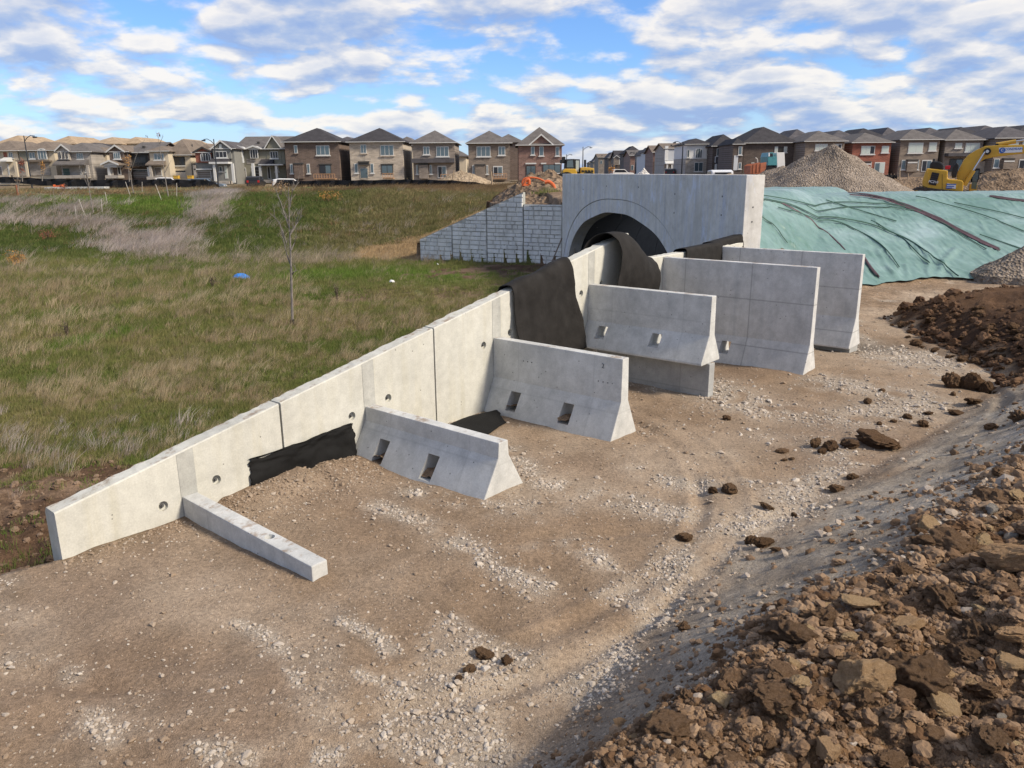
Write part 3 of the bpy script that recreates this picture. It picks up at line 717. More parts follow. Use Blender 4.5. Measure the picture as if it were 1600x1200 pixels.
# ring of the first precast arch, a hair behind the wall face
oi = [(CX+a_*0.995, b_-0.012) for a_, b_ in dens_curve(OUT, 4)]
ring = MB(); n1 = len(oi)
ii = [(CX+a_, b_) for a_, b_ in dens_curve(INN, 4)]
vs = []
for (p, q) in zip(oi, ii): vs += [(p[0], -0.015, p[1]), (q[0], -0.015, q[1]), (p[0], -0.42, p[1]), (q[0], -0.42, q[1])]
fs = []
for k in range(n1-1):
    b0, b1 = 4*k, 4*k+4
    fs += [(b0, b1, b1+1, b0+1), (b0+1, b1+1, b1+3, b0+3), (b0+3, b1+3, b1+2, b0+2), (b0+2, b1+2, b1, b0)]
ring.add(vs, fs).build('arch_ring', M['concrete_head'], hwt)
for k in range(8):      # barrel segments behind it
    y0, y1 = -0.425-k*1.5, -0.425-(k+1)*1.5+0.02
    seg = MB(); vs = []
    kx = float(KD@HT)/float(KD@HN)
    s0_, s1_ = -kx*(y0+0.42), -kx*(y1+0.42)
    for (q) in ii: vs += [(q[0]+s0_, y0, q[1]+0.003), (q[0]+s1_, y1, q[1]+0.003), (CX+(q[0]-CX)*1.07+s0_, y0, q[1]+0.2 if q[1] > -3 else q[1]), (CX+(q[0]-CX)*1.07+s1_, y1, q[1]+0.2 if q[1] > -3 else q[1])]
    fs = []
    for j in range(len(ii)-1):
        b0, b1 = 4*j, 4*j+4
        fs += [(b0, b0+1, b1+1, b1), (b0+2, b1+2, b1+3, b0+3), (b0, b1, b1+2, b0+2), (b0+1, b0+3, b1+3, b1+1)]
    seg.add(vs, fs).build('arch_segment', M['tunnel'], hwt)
for (tx, tz) in ((0.9, -0.55), (0.9, -0.95), (3.1, -0.55), (3.1, -1.0), (5.2, -0.42), (7.4, -0.42), (9.3, -0.55)):
    MB().cyl((tx, tz), 0.022, 'y', -0.01, 0.003, 10).build('tie_hole', M['joint'], hwt)
for zz_ in (-0.75, -1.05): MB().cyl((-0.2, zz_), 0.018, 'x', -0.003, 0.02, 10).build('tie_hole', M['joint'], hwt)
sb_ = MB(); sb_.box(0.5, 11.2, -12.5, -0.02, -3.6, -3.34)
bed = sb_.build('stream_bed', simple('stream_bed_soil', (0.09, 0.07, 0.05), 0.9), None); bed.location = hwt.location; bed.rotation_euler = hwt.rotation_euler; tag(bed, kind='structure')

# ------------------------------------------------------------------ cast stone block wing wall
BW_RZ = math.atan2(BU[1], BU[0])
bw = thing('stone_faced_wall', 'wing wall of panels cast with a stone block pattern, sloping down to the left of the headwall', 'wall', (HB[0], HB[1], 0), BW_RZ)
# local x to the left end, local +y towards the camera (block side)
def bw_bot(s): return -3.9
def bw_top(s):
    if s < 1.52: return -1.10
    return -0.67-(s-1.52)*0.395
rows_cache = {}
rb = random.Random(5)
for k in range(4):
    s0 = k*1.52+0.012; s1 = (k+1)*1.52-0.012
    if k == 3: s1 = 6.05
    pn = MB().add([(s0, 0, -3.9), (s1, 0, -3.9), (s1, 0, bw_top(s1)), (s0, 0, bw_top(s0) if k != 1 else bw_top(s0+0.02)),
                   (s0, -0.16, -3.9), (s1, -0.16, -3.9), (s1, -0.16, bw_top(s1)), (s0, -0.16, bw_top(s0) if k != 1 else bw_top(s0+0.02))],
                  [(0, 1, 2, 3), (7, 6, 5, 4), (0, 4, 5, 1), (1, 5, 6, 2), (2, 6, 7, 3), (3, 7, 4, 0)]).build('panel', M['concrete_strip'], bw)
    z = -3.78; ri = 0
    while z < bw_top(s0 if k else 0.5)-0.05:
        # panel split line every 1.52 m
        hh = rb.choice((0.125, 0.15, 0.15, 0.17)); 
        x_ = s0+0.006
        while x_ < s1-0.03:
            ln = rb.uniform(0.20, 0.46)
            if s1-(x_+ln) < 0.16: ln = s1-x_-0.006
            h2 = hh
            a_, b_ = x_+0.007, x_+ln-0.007; za, zb2 = z+0.007, z+h2-0.007
            ta, tb = bw_top(max(a_, s0))-0.02, bw_top(b_)-0.02
            if min(ta, tb) > za+0.03:
                pr = rb.uniform(0.022, 0.05)
                zta, ztb = min(zb2, ta), min(zb2, tb); bv = 0.014
                blk = MB().add([(a_, 0.001, za), (b_, 0.001, za), (b_, 0.001, ztb), (a_, 0.001, zta),
                                (a_+bv, pr+rb.uniform(-.006, .006), za+bv), (b_-bv, pr+rb.uniform(-.006, .006), za+bv), (b_-bv, pr+rb.uniform(-.006, .006), ztb-bv*0.8), (a_+bv, pr+rb.uniform(-.006, .006), zta-bv*0.8)],
                               [(0, 3, 2, 1), (4, 5, 6, 7), (0, 1, 5, 4), (1, 2, 6, 5), (2, 3, 7, 6), (3, 0, 4, 7)])
                if zb2 > -3.35: blk.build('block', M['block'], pn)
            x_ += ln
        z += hh
# leaning bar beside the headwall
p0 = hit(858, 420); p1 = at(878, 372, p0.y+0.25)
rod = MB().tube([tuple(Vector((0, 0, 0))), tuple(p1-p0)], 0.022, 8).build('wooden_pole', simple('weathered_wood', (0.20, 0.16, 0.13), 0.8)); rod.location = p0
tag(rod, 'thin weathered pole leaning against the left edge of the headwall', 'pole')

# ------------------------------------------------------------------ black geotextile pieces
def fabric_grid(name, ctrl, label, mat, nu=40, nv=40, wr=0.008, thick=0.006, seed=1, space='wall', cat='fabric sheet'):
    """ctrl: rows of (a, off, z) control points; smooth surface through them"""
    P = np.array(ctrl, float)                         # (rows, cols, 3)
    def cr(Q, n):
        out = []
        m = len(Q)
        for s in np.linspace(0, m-1-1e-9, n):
            k = int(s); t = s-k
            p0, p1, p2, p3 = Q[max(k-1, 0)], Q[k], Q[min(k+1, m-1)], Q[min(k+2, m-1)]
            out.append(0.5*(2*p1+(-p0+p2)*t+(2*p0-5*p1+4*p2-p3)*t*t+(-p0+3*p1-3*p2+p3)*t**3))
        return np.array(out)
    G = cr(P, nv); G = cr(np.swapaxes(G, 0, 1), nu)   # (nu, nv, 3)
    uu, vv = np.meshgrid(np.linspace(0, 1, nu), np.linspace(0, 1, nv), indexing='ij')
    edge = 0.035*fbm(uu*0+seed, vv*11, 4, seed)
    G[..., 1] += wr*fbm(uu*7+seed, vv*7, 4, seed)+wr*0.55*(np.abs(fbm(uu*4+vv*2.5+seed, vv*1.5, 3, seed+3))*2-0.5)+wr*0.6*np.sin(uu*17+3*fbm(uu*3, vv*3, 2, seed+1))*fbm(uu*4, vv*4, 2, seed+2)
    G[..., 0] += edge*(np.abs(uu-0.5) > 0.35)
    if space == 'wall':
        X = W0[0]+WD[0]*G[..., 0]+WN[0]*G[..., 1]; Y = W0[1]+WD[1]*G[..., 0]+WN[1]*G[..., 1]; Z = G[..., 2]
    else: X, Y, Z = G[..., 0], G[..., 1], G[..., 2]
    c = np.array([X.mean(), Y.mean(), Z.min()])
    V = np.stack([X, Y, Z], -1).reshape(-1, 3)-c
    I = np.arange(nu*nv).reshape(nu, nv)
    Fq = np.stack([I[:-1, :-1], I[1:, :-1], I[1:, 1:], I[:-1, 1:]], -1).reshape(-1, 4)
    o = from_np(name, V, Fq, mat, smooth=True); o.location = c
    md = o.modifiers.new('thickness', 'SOLIDIFY'); md.thickness = thick; md.offset = 0
    return tag(o, label, cat)
T = wall_top
# (a) strip along the foot of the wall
fabric_grid('fabric_strip', [[(1.86, .012, -2.825), (2.3, .02, -2.825), (2.66, .03, -2.80), (2.95, .035, -2.78), (3.16, .045, -2.76)],
                             [(1.86, .014, -2.95), (2.3, .04, -2.95), (2.66, .05, -2.93), (2.95, .06, -2.90), (3.19, .06, -2.88)],
                             [(1.86, .02, -3.25), (2.3, .06, -3.25), (2.66, .09, -3.25), (2.95, .10, -3.25), (3.18, .10, -3.25)]],
            'black fabric strip along the foot of the wall left of the first flared fin', M['fabric'], 60, 24, 0.028, seed=3)
# (b) sheet on the ground
def gp(px, py, dz=0.02):
    p = atz(px, py, -3.17); return (p.x, p.y, gz(p.x, p.y)+dz)
fabric_grid('fabric_mat', [[gp(664, 657, .07), gp(702, 641, .09), gp(750, 633, .09)], [gp(690, 672, .05), gp(724, 657, .06), gp(772, 644, .05)], [gp(735, 690), gp(765, 676, .03), gp(790, 658)]],
            'black fabric mat lying on the dirt between the first two flared fins', M['fabric'], 24, 24, 0.02, seed=5, space='world')
# (c) large sheet hung over the wall
rows = []
for off, f in ((-0.30, 'b'), (-0.25, 'm'), (-0.17, 't'), (0.03, 't2'), (0.07, 1), (0.11, 2), (0.14, 3)):
    row = []
    for u in np.linspace(0, 1, 5):
        at_top = 6.08+(7.45-6.08)*u
        aa = at_top
        if f == 'b': z_ = T(at_top)-0.5
        elif f == 'm': z_ = T(at_top)-0.1
        elif f == 't': z_ = T(at_top)+0.04+0.02*math.sin(u*9)
        elif f == 't2': z_ = T(at_top)+0.03
        else:
            bot = -2.72+0.05*u; z_ = T(at_top)+(bot-T(at_top))*(0.33, 0.68, 1.0)[f-1]; aa = at_top+(0.10, 0.22, 0.30)[f-1]*(0.25+0.75*u)
        row.append((aa, off, z_))
    rows.append(row)
fabric_grid('fabric_sheet', rows, 'large dusty black fabric sheet hanging over the wall between the second and third flared fins', M['fabric_dusty'], 44, 60, 0.03, seed=8, thick=0.01)
# (d) stiff sheet curling over the step in the wall
rows = []
for off, zt_, aoff in ((-0.34, -0.28, -0.10), (-0.24, -0.03, -0.05), (-0.10, 0.09, 0.0), (0.10, 0.10, 0.02), (0.26, -0.08, 0.03), (0.33, -0.38, 0.0), (0.28, -0.72, -0.03), (0.17, -1.05, -0.05)):
    row = []
    for u in np.linspace(0, 1, 6):
        aa = 8.42+1.42*u+aoff*(1-u)*2.0
        topz = T(8.9)-0.02-0.50*sm(0.25, 1.0, u)*1.0
        sc_ = 1.0-0.25*u
        row.append((aa, off*sc_, topz+zt_*(1 if zt_ > 0 else (1.0-0.30*u))))
    rows.append(row)
fabric_grid('curled_fabric', rows, 'stiff black fabric curling over the step in the wall in front of the arch', M['fabric_dusty'], 44, 60, 0.012, seed=11, thick=0.012)
# (e), (f) covers over the last two joints
for nm, a_0, a_1, lb, sd_, dz0, dz1 in (('fabric_cover', 11.12, 12.62, 'black fabric cover over the wall top between the two tall grey fins', 14, 0.03, 0.05),
                          ('fabric_cover', 12.45, 13.78, 'small black fabric cover over the wall top against the headwall', 17, 0.06, 0.13)):
    rows = []
    for off, dz in ((-0.27, -0.4), (-0.23, -0.04), (-0.10, 0.03), (0.04, 0.02), (0.07, -0.15), (0.085, -0.36)):
        rows.append([(a_0+(a_1-a_0)*u, off-(0.08 if sd_ == 17 else 0), -1.465+(dz0*(1-u)+dz1*u)+dz*(1 if sd_ == 14 else 0.7)) for u in np.linspace(0, 1, 5)])
    fabric_grid(nm, rows, lb, M['fabric_dusty'], 30, 30, 0.012, seed=sd_)

# ------------------------------------------------------------------ scatters
def proto_coll(name): return bpy.data.collections.new(name)      # never linked: only the instances stand in the place
def ico(sub=1):
    bm = bmesh.new(); bmesh.ops.create_icosphere(bm, subdivisions=sub, radius=1)
    V = np.array([v.co[:] for v in bm.verts]); F = [tuple(v.index for v in f.verts) for f in bm.faces]; bm.free()
    return V, F
def stone_mesh(name, seed, sub=2, rough=0.22, flat=0.75, facet=False, mat=None):
    V, F = ico(sub); r_ = np.random.default_rng(seed)
    # cut the ball with random planes so that it has faces and edges
    for _ in range(9 if facet else 5):
        nrm = r_.normal(size=3); nrm /= np.linalg.norm(nrm); dd = r_.uniform(0.55, 0.85) if facet else r_.uniform(0.7, 0.95)
        h = V@nrm; over = np.clip(h-dd, 0, None); V = V-over[:, None]*nrm
    fq = 1.7 if facet else 2.1
    amp = 0.6*fbm(V[:, 0]*fq+seed*3.1, V[:, 1]*fq+V[:, 2]*2.3, 5, seed, 0.62)+0.6*fbm(V[:, 2]*fq+seed*1.7+9, V[:, 0]*fq-V[:, 1]*1.9, 5, seed+5, 0.62)
    V = V*(1+rough*amp[:, None]); V[:, 2] *= flat; V[:, 0] *= r_.uniform(0.85, 1.25)
    me = bpy.data.meshes.new(name); me.from_pydata(V.tolist(), [], F); me.update()
    if facet is False: me.polygons.foreach_set('use_smooth', np.ones(len(me.polygons), bool))
    if mat: me.materials.append(mat)
    return me
def scatter(name, coll, P, rot, scale, tint, pid, kind='stuff', label=None):
    n = len(P)
    me = bpy.data.meshes.new(name); me.vertices.add(n); me.vertices.foreach_set('co', np.asarray(P, np.float32).ravel())
    def attr(nm, ty, data, key):
        a_ = me.attributes.new(nm, ty, 'POINT'); a_.data.foreach_set(key, np.asarray(data, np.float32 if ty != 'INT' else np.int32).ravel())
    attr('rot', 'FLOAT_VECTOR', rot, 'vector'); attr('scl', 'FLOAT_VECTOR', scale, 'vector')
    attr('tint', 'FLOAT_COLOR', np.concatenate([tint, np.ones((n, 1))], 1), 'color'); attr('pid', 'INT', pid, 'value')
    o = link(bpy.data.objects.new(name, me))
    ng = bpy.data.node_groups.new(name+'_nodes', 'GeometryNodeTree')
    ng.interface.new_socket('Geometry', in_out='INPUT', socket_type='NodeSocketGeometry'); ng.interface.new_socket('Geometry', in_out='OUTPUT', socket_type='NodeSocketGeometry')
    gi = ng.nodes.new('NodeGroupInput'); go = ng.nodes.new('NodeGroupOutput')
    ci = ng.nodes.new('GeometryNodeCollectionInfo'); ci.inputs['Collection'].default_value = coll; ci.inputs['Separate Children'].default_value = True; ci.inputs['Reset Children'].default_value = True
    ip = ng.nodes.new('GeometryNodeInstanceOnPoints'); ip.inputs['Pick Instance'].default_value = True
    def na(nm, ty):
        a_ = ng.nodes.new('GeometryNodeInputNamedAttribute'); a_.data_type = ty; a_.inputs['Name'].default_value = nm; return a_.outputs['Attribute']
    ng.links.new(gi.outputs[0], ip.inputs['Points']); ng.links.new(ci.outputs[0], ip.inputs['Instance'])
    ng.links.new(na('pid', 'INT'), ip.inputs['Instance Index'])
    er = ng.nodes.new('FunctionNodeEulerToRotation'); ng.links.new(na('rot', 'FLOAT_VECTOR'), er.inputs[0]); ng.links.new(er.outputs[0], ip.inputs['Rotation'])
    ng.links.new(na('scl', 'FLOAT_VECTOR'), ip.inputs['Scale']); ng.links.new(ip.outputs[0], go.inputs[0])
    md = o.modifiers.new('scatter', 'NODES'); md.node_group = ng
    return tag(o, label, kind=kind)
def polar(n, r0, r1, a0=-41, a1=41, p=1.0):
    """points that are evenly dense in the view"""
    u = rng.random(n)
    r = np.exp(np.log(r0)+(np.log(r1)-np.log(r0))*u)
    t = np.radians(rng.uniform(a0, a1, n)); return r*np.sin(t), r*np.cos(t), r
stones = proto_coll('stone_shapes')
for k in range(6):
    stones.objects.link(bpy.data.objects.new('stone_shape_%d' % k, stone_mesh('stone_shape', 50+k, 1, 0.25, 0.62, True, M['stone_i'])))
clods = proto_coll('clod_shapes')
for k in range(5):
    clods.objects.link(bpy.data.objects.new('clod_shape_%d' % k, stone_mesh('clod_shape', 80+k, 3, 0.75, 0.75, None, M['stone_i'])))
def rrot(n): return np.stack([rng.uniform(-0.5, 0.5, n), rng.uniform(-0.5, 0.5, n), rng.uniform(0, 6.28, n)], -1)
def mixcol(a, b, t): return np.array(a)[None]*(1-t[:, None])+np.array(b)[None]*t[:, None]

def solid_free(x, y):
    """not inside the concrete"""
    a = (x-W0[0])*WD[0]+(y-W0[1])*WD[1]; d = (x-W0[0])*WN[0]+(y-W0[1])*WN[1]
    ok = ~((a > -0.1) & (a < 14) & (d < 0.03) & (d > -0.3))
    for i in range(1, 7):
        ac = (i-1)*PW+KM[i]*PW; hb = STEM[i].get('hb', 0.1)
        ok &= ~((np.abs(a-ac) < (hb+0.01 if i != 4 else 0.1)) & (d > -0.1) & (d < STEM[i]['L']+0.02))
    return ok
# gravel on the yard
x, y, r = polar(420000, 2.2, 26)
a_ = (x-W0[0])*WD[0]+(y-W0[1])*WD[1]; d_ = (x-W0[0])*WN[0]+(y-W0[1])*WN[1]
sdv = sdist(x, y, SIDE); sfv = sdist(x, y, FOOT); scv = sdist(x, y, CREST); gv = -sdist(x, y, EFOOT)
msv = np.where(inside(x, y, MOUND), 1.0, -1.0)*seg_d(x, y, MOUNDC)
gm = gravel_mask(x, y)
wallgr = np.exp(-((a_-2.4)/1.1)**2-(d_/0.6)**2)*1.3+0.6*np.exp(-(d_/0.25)**2)*(a_ > 0)
for i in (2, 3): 
    ac = (i-1)*PW+KM[i]*PW; wallgr = wallgr+0.6*np.exp(-((a_-ac-0.45)/0.22)**2-((d_-1.7)/0.5)**2)
dens_ = np.clip(gm**1.4*0.62+wallgr+0.06, 0, 1)
dens_ = dens_*np.clip((r/7.0)**0.8, 0.25, 1.0)
ok = (rng.random(len(x)) < dens_) & (sdv > -0.05) & (sfv < 0.3) & (gv < 0.3) & (msv < 0.05) & solid_free(x, y)
x, y, r, gm, wg = x[ok], y[ok], r[ok], gm[ok], wallgr[ok]
n = len(x)
sz = np.clip(rng.lognormal(math.log(0.0095), 0.50, n), 0.004, 0.04)*(1+0.25*gm)*np.clip(r/8, 0.85, 1.35)
z = H(x, y)
tn = mixcol((0.28, 0.21, 0.15), (0.52, 0.465, 0.40), np.clip(rng.normal(0.30+0.40*gm-0.35*np.clip(wg, 0, 1), 0.28, n), 0, 1))
scatter('gravel', stones, np.stack([x, y, z+sz*0.15], -1), rrot(n), np.stack([sz, sz*rng.uniform(.7, 1, n), sz*rng.uniform(.6, 1, n)], -1), tn, rng.integers(0, 6, n))
N_GRAVEL = n
# rubble on the berm
x, y, r = polar(120000, 1.2, 20, 0, 43)
scv = sdist(x, y, CREST)+0.6*fbm(x*1.4, y*1.4, 4, 114); sfv = sdist(x, y, FOOT)
pr = np.where(scv > 0, 0.10, 0.55*np.exp(scv/0.22)+0.035)*(sfv > 0.1)
ok = rng.random(len(x)) < pr
x, y, r, scv = x[ok], y[ok], r[ok], scv[ok]; n = len(x)
sz = np.clip(rng.lognormal(math.log(0.014), 0.62, n), 0.005, 0.06)*np.where(scv > 0.1, 1.0, 0.75)*np.clip(r/4.0, 0.8, 1.6)
z = H(x, y); q_ = rng.random(n)
tn = mixcol((0.14, 0.088, 0.052), (0.27, 0.185, 0.12), rng.random(n))
pale = (q_ < 0.06) | ((scv < 0.12) & (q_ < 0.4)); tn[pale] = mixcol((0.27, 0.21, 0.155), (0.42, 0.36, 0.30), rng.random(pale.sum()))
tn = tn
scatter('rubble', stones, np.stack([x, y, z+sz*0.2], -1), rrot(n), np.stack([sz, sz*rng.uniform(.7, 1, n), sz*rng.uniform(.6, 1, n)], -1), tn, rng.integers(0, 6, n))
x, y, r = polar(150000, 1.2, 20, 0, 43)
scv = sdist(x, y, CREST)+0.6*fbm(x*1.4, y*1.4, 4, 114)
ok = rng.random(len(x)) < np.where(scv > -0.05, 0.50, 0.25*np.exp(np.clip(scv, -9, 0)/0.2))
x, y, r = x[ok], y[ok], r[ok]; n = len(x)
sz = np.clip(rng.lognormal(math.log(0.0065), 0.9, n), 0.003, 0.048)*np.clip(r/4.0, 0.8, 1.5)
tn = mixcol((0.120, 0.068, 0.036), (0.30, 0.205, 0.130), np.clip(rng.normal(0.45, 0.3, n)+0.4*fbm(x*2, y*2, 3, 140), 0, 1)); z = H(x, y)
scatter('crumbled_soil', clods, np.stack([x, y, z+sz*0.15], -1), rrot(n), np.stack([sz, sz*rng.uniform(.7, 1, n), sz*rng.uniform(.6, 1, n)], -1), tn, rng.integers(0, 5, n))
# crumbs on the dark mound and the dug soil left of the wall
x, y, r = polar(60000, 4, 24)
msv = np.where(inside(x, y, MOUND), 1.0, -1.0)*seg_d(x, y, MOUNDC)
sdv = sdist(x, y, SIDE)
dm = dirt_mask(x, y)*(sdv < -0.1)
pr = np.where(msv > -0.1, 0.75*sm(1.8, 0.3, msv)+0.05, 0)+dm*0.30
ok = rng.random(len(x)) < pr
x, y, r, msv = x[ok], y[ok], r[ok], msv[ok]; n = len(x)
sz = np.clip(rng.lognormal(math.log(0.026), 0.6, n), 0.008, 0.11)*np.where(msv > -0.2, 1.3, 0.75); z = H(x, y)
tn = mixcol((0.075, 0.042, 0.025), (0.16, 0.095, 0.055), rng.random(n)); k_ = msv < -0.2; tn[k_] = mixcol((0.11, 0.07, 0.045), (0.24, 0.17, 0.12), rng.random(k_.sum()))
scatter('soil_crumbs', clods, np.stack([x, y, z+sz*0.2], -1), rrot(n), np.stack([sz, sz*rng.uniform(.7, 1, n), sz*rng.uniform(.7, 1, n)], -1), tn, rng.integers(0, 5, n))

# ------------------------------------------------------------------ rocks and clods one can tell apart
def rock_mat(name, lo, hi, b=0.9, sc=7):
    m, nt, bs = mat_new(name)
    n1 = noise_node(nt, sc, 6, 0.62); n2 = noise_node(nt, sc*9, 4, 0.6)
    c = ramp_node(nt, n1.outputs['Fac'], [(0.32, lo), (0.68, hi)]).outputs[0]
    c = mixc(nt, 0.6, c, ramp_node(nt, n2.outputs['Fac'], [(0.3, (0.22,)*3), (0.7, (0.78,)*3)]).outputs[0], 'OVERLAY')
    oi_ = nt.nodes.new('ShaderNodeObjectInfo')
    rr_ = ramp_node(nt, oi_.outputs['Random'], [(0.0, (0.36,)*3), (1.0, (0.62,)*3)])
    c = mixc(nt, 0.7, c, rr_.outputs[0], 'OVERLAY')
    nt.links.new(c, bs.inputs['Base Color']); bs.inputs['Roughness'].default_value = 0.95; bs.inputs['Specular IOR Level'].default_value = 0.1
    ad = nt.nodes.new('ShaderNodeMath'); ad.operation = 'ADD'; nt.links.new(n1.outputs['Fac'], ad.inputs[0]); nt.links.new(n2.outputs['Fac'], ad.inputs[1])
    bump(nt, bs, ad.outputs[0], b, 0.06 if sc < 5 else 0.25)
    return m
M['clod'] = rock_mat('brown_clod', (0.19, 0.115, 0.065), (0.32, 0.21, 0.13))
M['clod_dark'] = rock_mat('dark_clod', (0.155, 0.092, 0.052), (0.26, 0.165, 0.10))
M['rock'] = rock_mat('tan_rock', (0.56, 0.36, 0.19), (0.70, 0.49, 0.29))
M['rock_pale'] = rock_mat('pale_rock', (0.38, 0.33, 0.27), (0.52, 0.49, 0.45))
big_meshes = {}
for k in range(7):
    big_meshes[('clod', k)] = stone_mesh('clod', 200+k, 5, 0.66, 0.80, False, M['clod'])
    big_meshes[('clod_dark', k)] = stone_mesh('clod', 200+k, 5, 0.70, 0.80, False, M['clod_dark'])
    big_meshes[('rock', k)] = stone_mesh('rock', 230+k, 5, 0.30, 0.75, True, M['rock'])
    big_meshes[('rock_pale', k)] = stone_mesh('rock', 260+k, 2, 0.2, 0.72, True, M['rock_pale'])
def rock(kind, x, y, s, label, group=None, name=None, sink=0.3, zs=1.0, rz=None):
    cat = 'clod' if 'clod' in kind else 'rock'
    o = bpy.data.objects.new(name or (('dirt_clod') if cat == 'clod' else 'rock'), big_meshes[(kind, rnd.randrange(7))]); link(o)
    o.location = (x, y, gz(x, y)+s*(0.5-sink)*zs); o.scale = (s, s*rnd.uniform(.75, 1.0), s*zs*rnd.uniform(0.75, 1.0))
    o.rotation_euler = (rnd.uniform(-.3, .3), rnd.uniform(-.3, .3), rnd.uniform(0, 6.28) if rz is None else rz)
    return tag(o, label, cat, group)
def rock_px(kind, px, py, wpx, label, group=None, zs=1.0):
    p = hit(px, py+wpx*0.2); s = wpx/2.0*p.y*(1.18 if wpx > 40 else 1.08)/F_PX
    return rock(kind, p.x, p.y, s, label, group, zs=zs, sink=0.12)
YARD_CLODS = [(1113, 768, 15, 'small brown clod on the yard, left one of a close pair'), (1139, 766, 25, 'double brown clod on the yard, right one of a close pair'),
 (1068, 840, 24, 'single round dark clod alone in the middle of the gravelled yard'), (1198, 793, 23, 'flat brown clod on gravel between the close pair and the berm'),
 (1174, 846, 22, 'brown clod at the berm foot, left of three touching lumps'), (1193, 850, 25, 'middle lump of three brown clods at the berm foot'), (1214, 856, 20, 'right-hand flattened lump of three brown clods at the berm foot'),
 (756, 1016, 26, 'largest dark clod in the foreground dirt'), (733, 1041, 20, 'brown clod just below the largest foreground clod'), (791, 1029, 20, 'round clod just right of the largest foreground clod'), (716, 1060, 14, 'small clod left of the foreground clod group'),
 (1068, 984, 24, 'dark clod lying on the grey berm slope'), (1135, 654, 12, 'lone small clod right of the lower concrete fin'), (1355, 626, 14, 'small round clod on pale gravel near the dark mound'), (1378, 611, 9, 'tiny clod on pale gravel just above a round one'),
 (1273, 698, 15, 'upright clod at the left end of a row on the gravel'), (1297, 700, 26, 'large knobbly clod second in a row on the gravel'), (1284, 708, 14, 'small clod squeezed between two larger ones on the gravel'), (1327, 698, 22, 'third big clod in a row on the gravel'),
 (1370, 688, 46, 'wide flat slab of brown earth lying on the gravel'), (1222, 704, 20, 'flat tan clod above two small round ones'), (1226, 717, 12, 'left of two small round clods below a flat one'), (1237, 716, 11, 'right of two small round clods below a flat one'),
 (1418, 647, 14, 'pale brown clod at the foot of the berm, nearer the mound'), (1443, 660, 18, 'dark clod touching the berm foot, nearer the mound'), (1396, 655, 9, 'tiny clod left of the berm foot, nearer the mound'), (1374, 660, 9, 'tiny clod on gravel left of the berm foot'),
 (1487, 598, 28, 'tan clod beside the tallest upright clod at the mound edge'), (1515, 600, 30, 'tallest upright dark clod at the mound edge'), (1540, 606, 22, 'clod right of the tallest upright one at the mound edge'), (1489, 618, 9, 'tiny clod below the tan one at the mound edge'),
 (1496, 640, 24, 'flat dark clod lying where berm and mound meet'), (1522, 626, 26, 'rough clod lying above the flat dark one where berm and mound meet'), (1450, 642, 14, 'small clod left of the flat dark one near the berm foot'), (1307, 765, 22, 'half buried brown clod at the berm foot'), (1332, 748, 16, 'small clod half buried in the berm slope'),
 (1240, 808, 12, 'small clod half buried in gravel at the berm foot'), (560, 628, 10, 'lump of brown earth on top of the nearest fin root'), (1439, 832, 16, 'small clod on the grey slope just outside the rubble edge')]
for px_, py_, w_, lb in YARD_CLODS:
    if px_ == 560: continue
    rock_px('clod' if rnd.random() < 0.6 else 'clod_dark', px_, py_, w_, lb, 'brown clods scattered on the yard', zs=0.55 if 'flat' in lb or 'wide' in lb else (1.5 if 'upright' in lb else 1.0))
NAMED = [('rock', 1343, 1078, 108, 'biggest tan boulder in the rubble of the berm', 0.95), ('clod', 1432, 1068, 92, 'large crumbling brown clod right behind the biggest tan boulder', 0.9),
 ('clod', 1232, 978, 84, 'wide dark brown clod at the edge of the grey slope', 0.55), ('rock', 1265, 988, 32, 'angular tan rock in front of the wide dark clod', 0.9), ('rock', 1335, 944, 56, 'flat tan slab lying in the rubble above the wide dark clod', 0.5),
 ('rock', 1575, 890, 78, 'large tan rock at the right edge, in the upper rubble', 0.9), ('rock', 1470, 1105, 58, 'squarish tan rock to the right of the biggest boulder', 0.8), ('clod', 1205, 1105, 66, 'brown clod left of the biggest tan boulder, low in the picture', 0.8),
 ('rock_pale', 1042, 1152, 34, 'pale angular rock standing near the bottom of the picture', 1.1), ('clod', 1040, 1130, 80, 'broad brown clod behind the pale angular rock', 0.6), ('rock', 1588, 1010, 70, 'tan slab sticking out at the right edge of the rubble', 0.6),
 ('clod', 1520, 838, 44, 'blocky light brown clod in the upper rubble', 0.9), ('rock_pale', 1404, 930, 24, 'white stone on the rim of the rubble', 0.8), ('rock_pale', 1532, 707, 16, 'larger of two white stones on the berm above the gravel', 0.8), ('rock_pale', 1527, 699, 12, 'smaller of two white stones on the berm above the gravel', 0.8),
 ('rock_pale', 1532, 918, 17, 'small white stone half way up the right rubble', 0.8), ('rock', 1245, 1097, 38, 'grey-tan rock lying between two brown clods', 0.8), ('clod', 1590, 650, 34, 'brown clod on the berm at the far right edge', 0.8), ('rock', 1590, 770, 36, 'flat brown rock at the right edge above the rubble', 0.6),
 ('rock', 1235, 1050, 30, 'small tan rock left of the biggest boulder', 0.8), ('clod', 1540, 1180, 60, 'brown clod in the bottom right corner', 0.8), ('rock', 970, 1118, 26, 'flat pale rock at the lower edge of the grey slope', 0.5)]
for kd, px_, py_, w_, lb, zs in NAMED: rock_px(kd, px_, py_, w_, lb, None, zs)
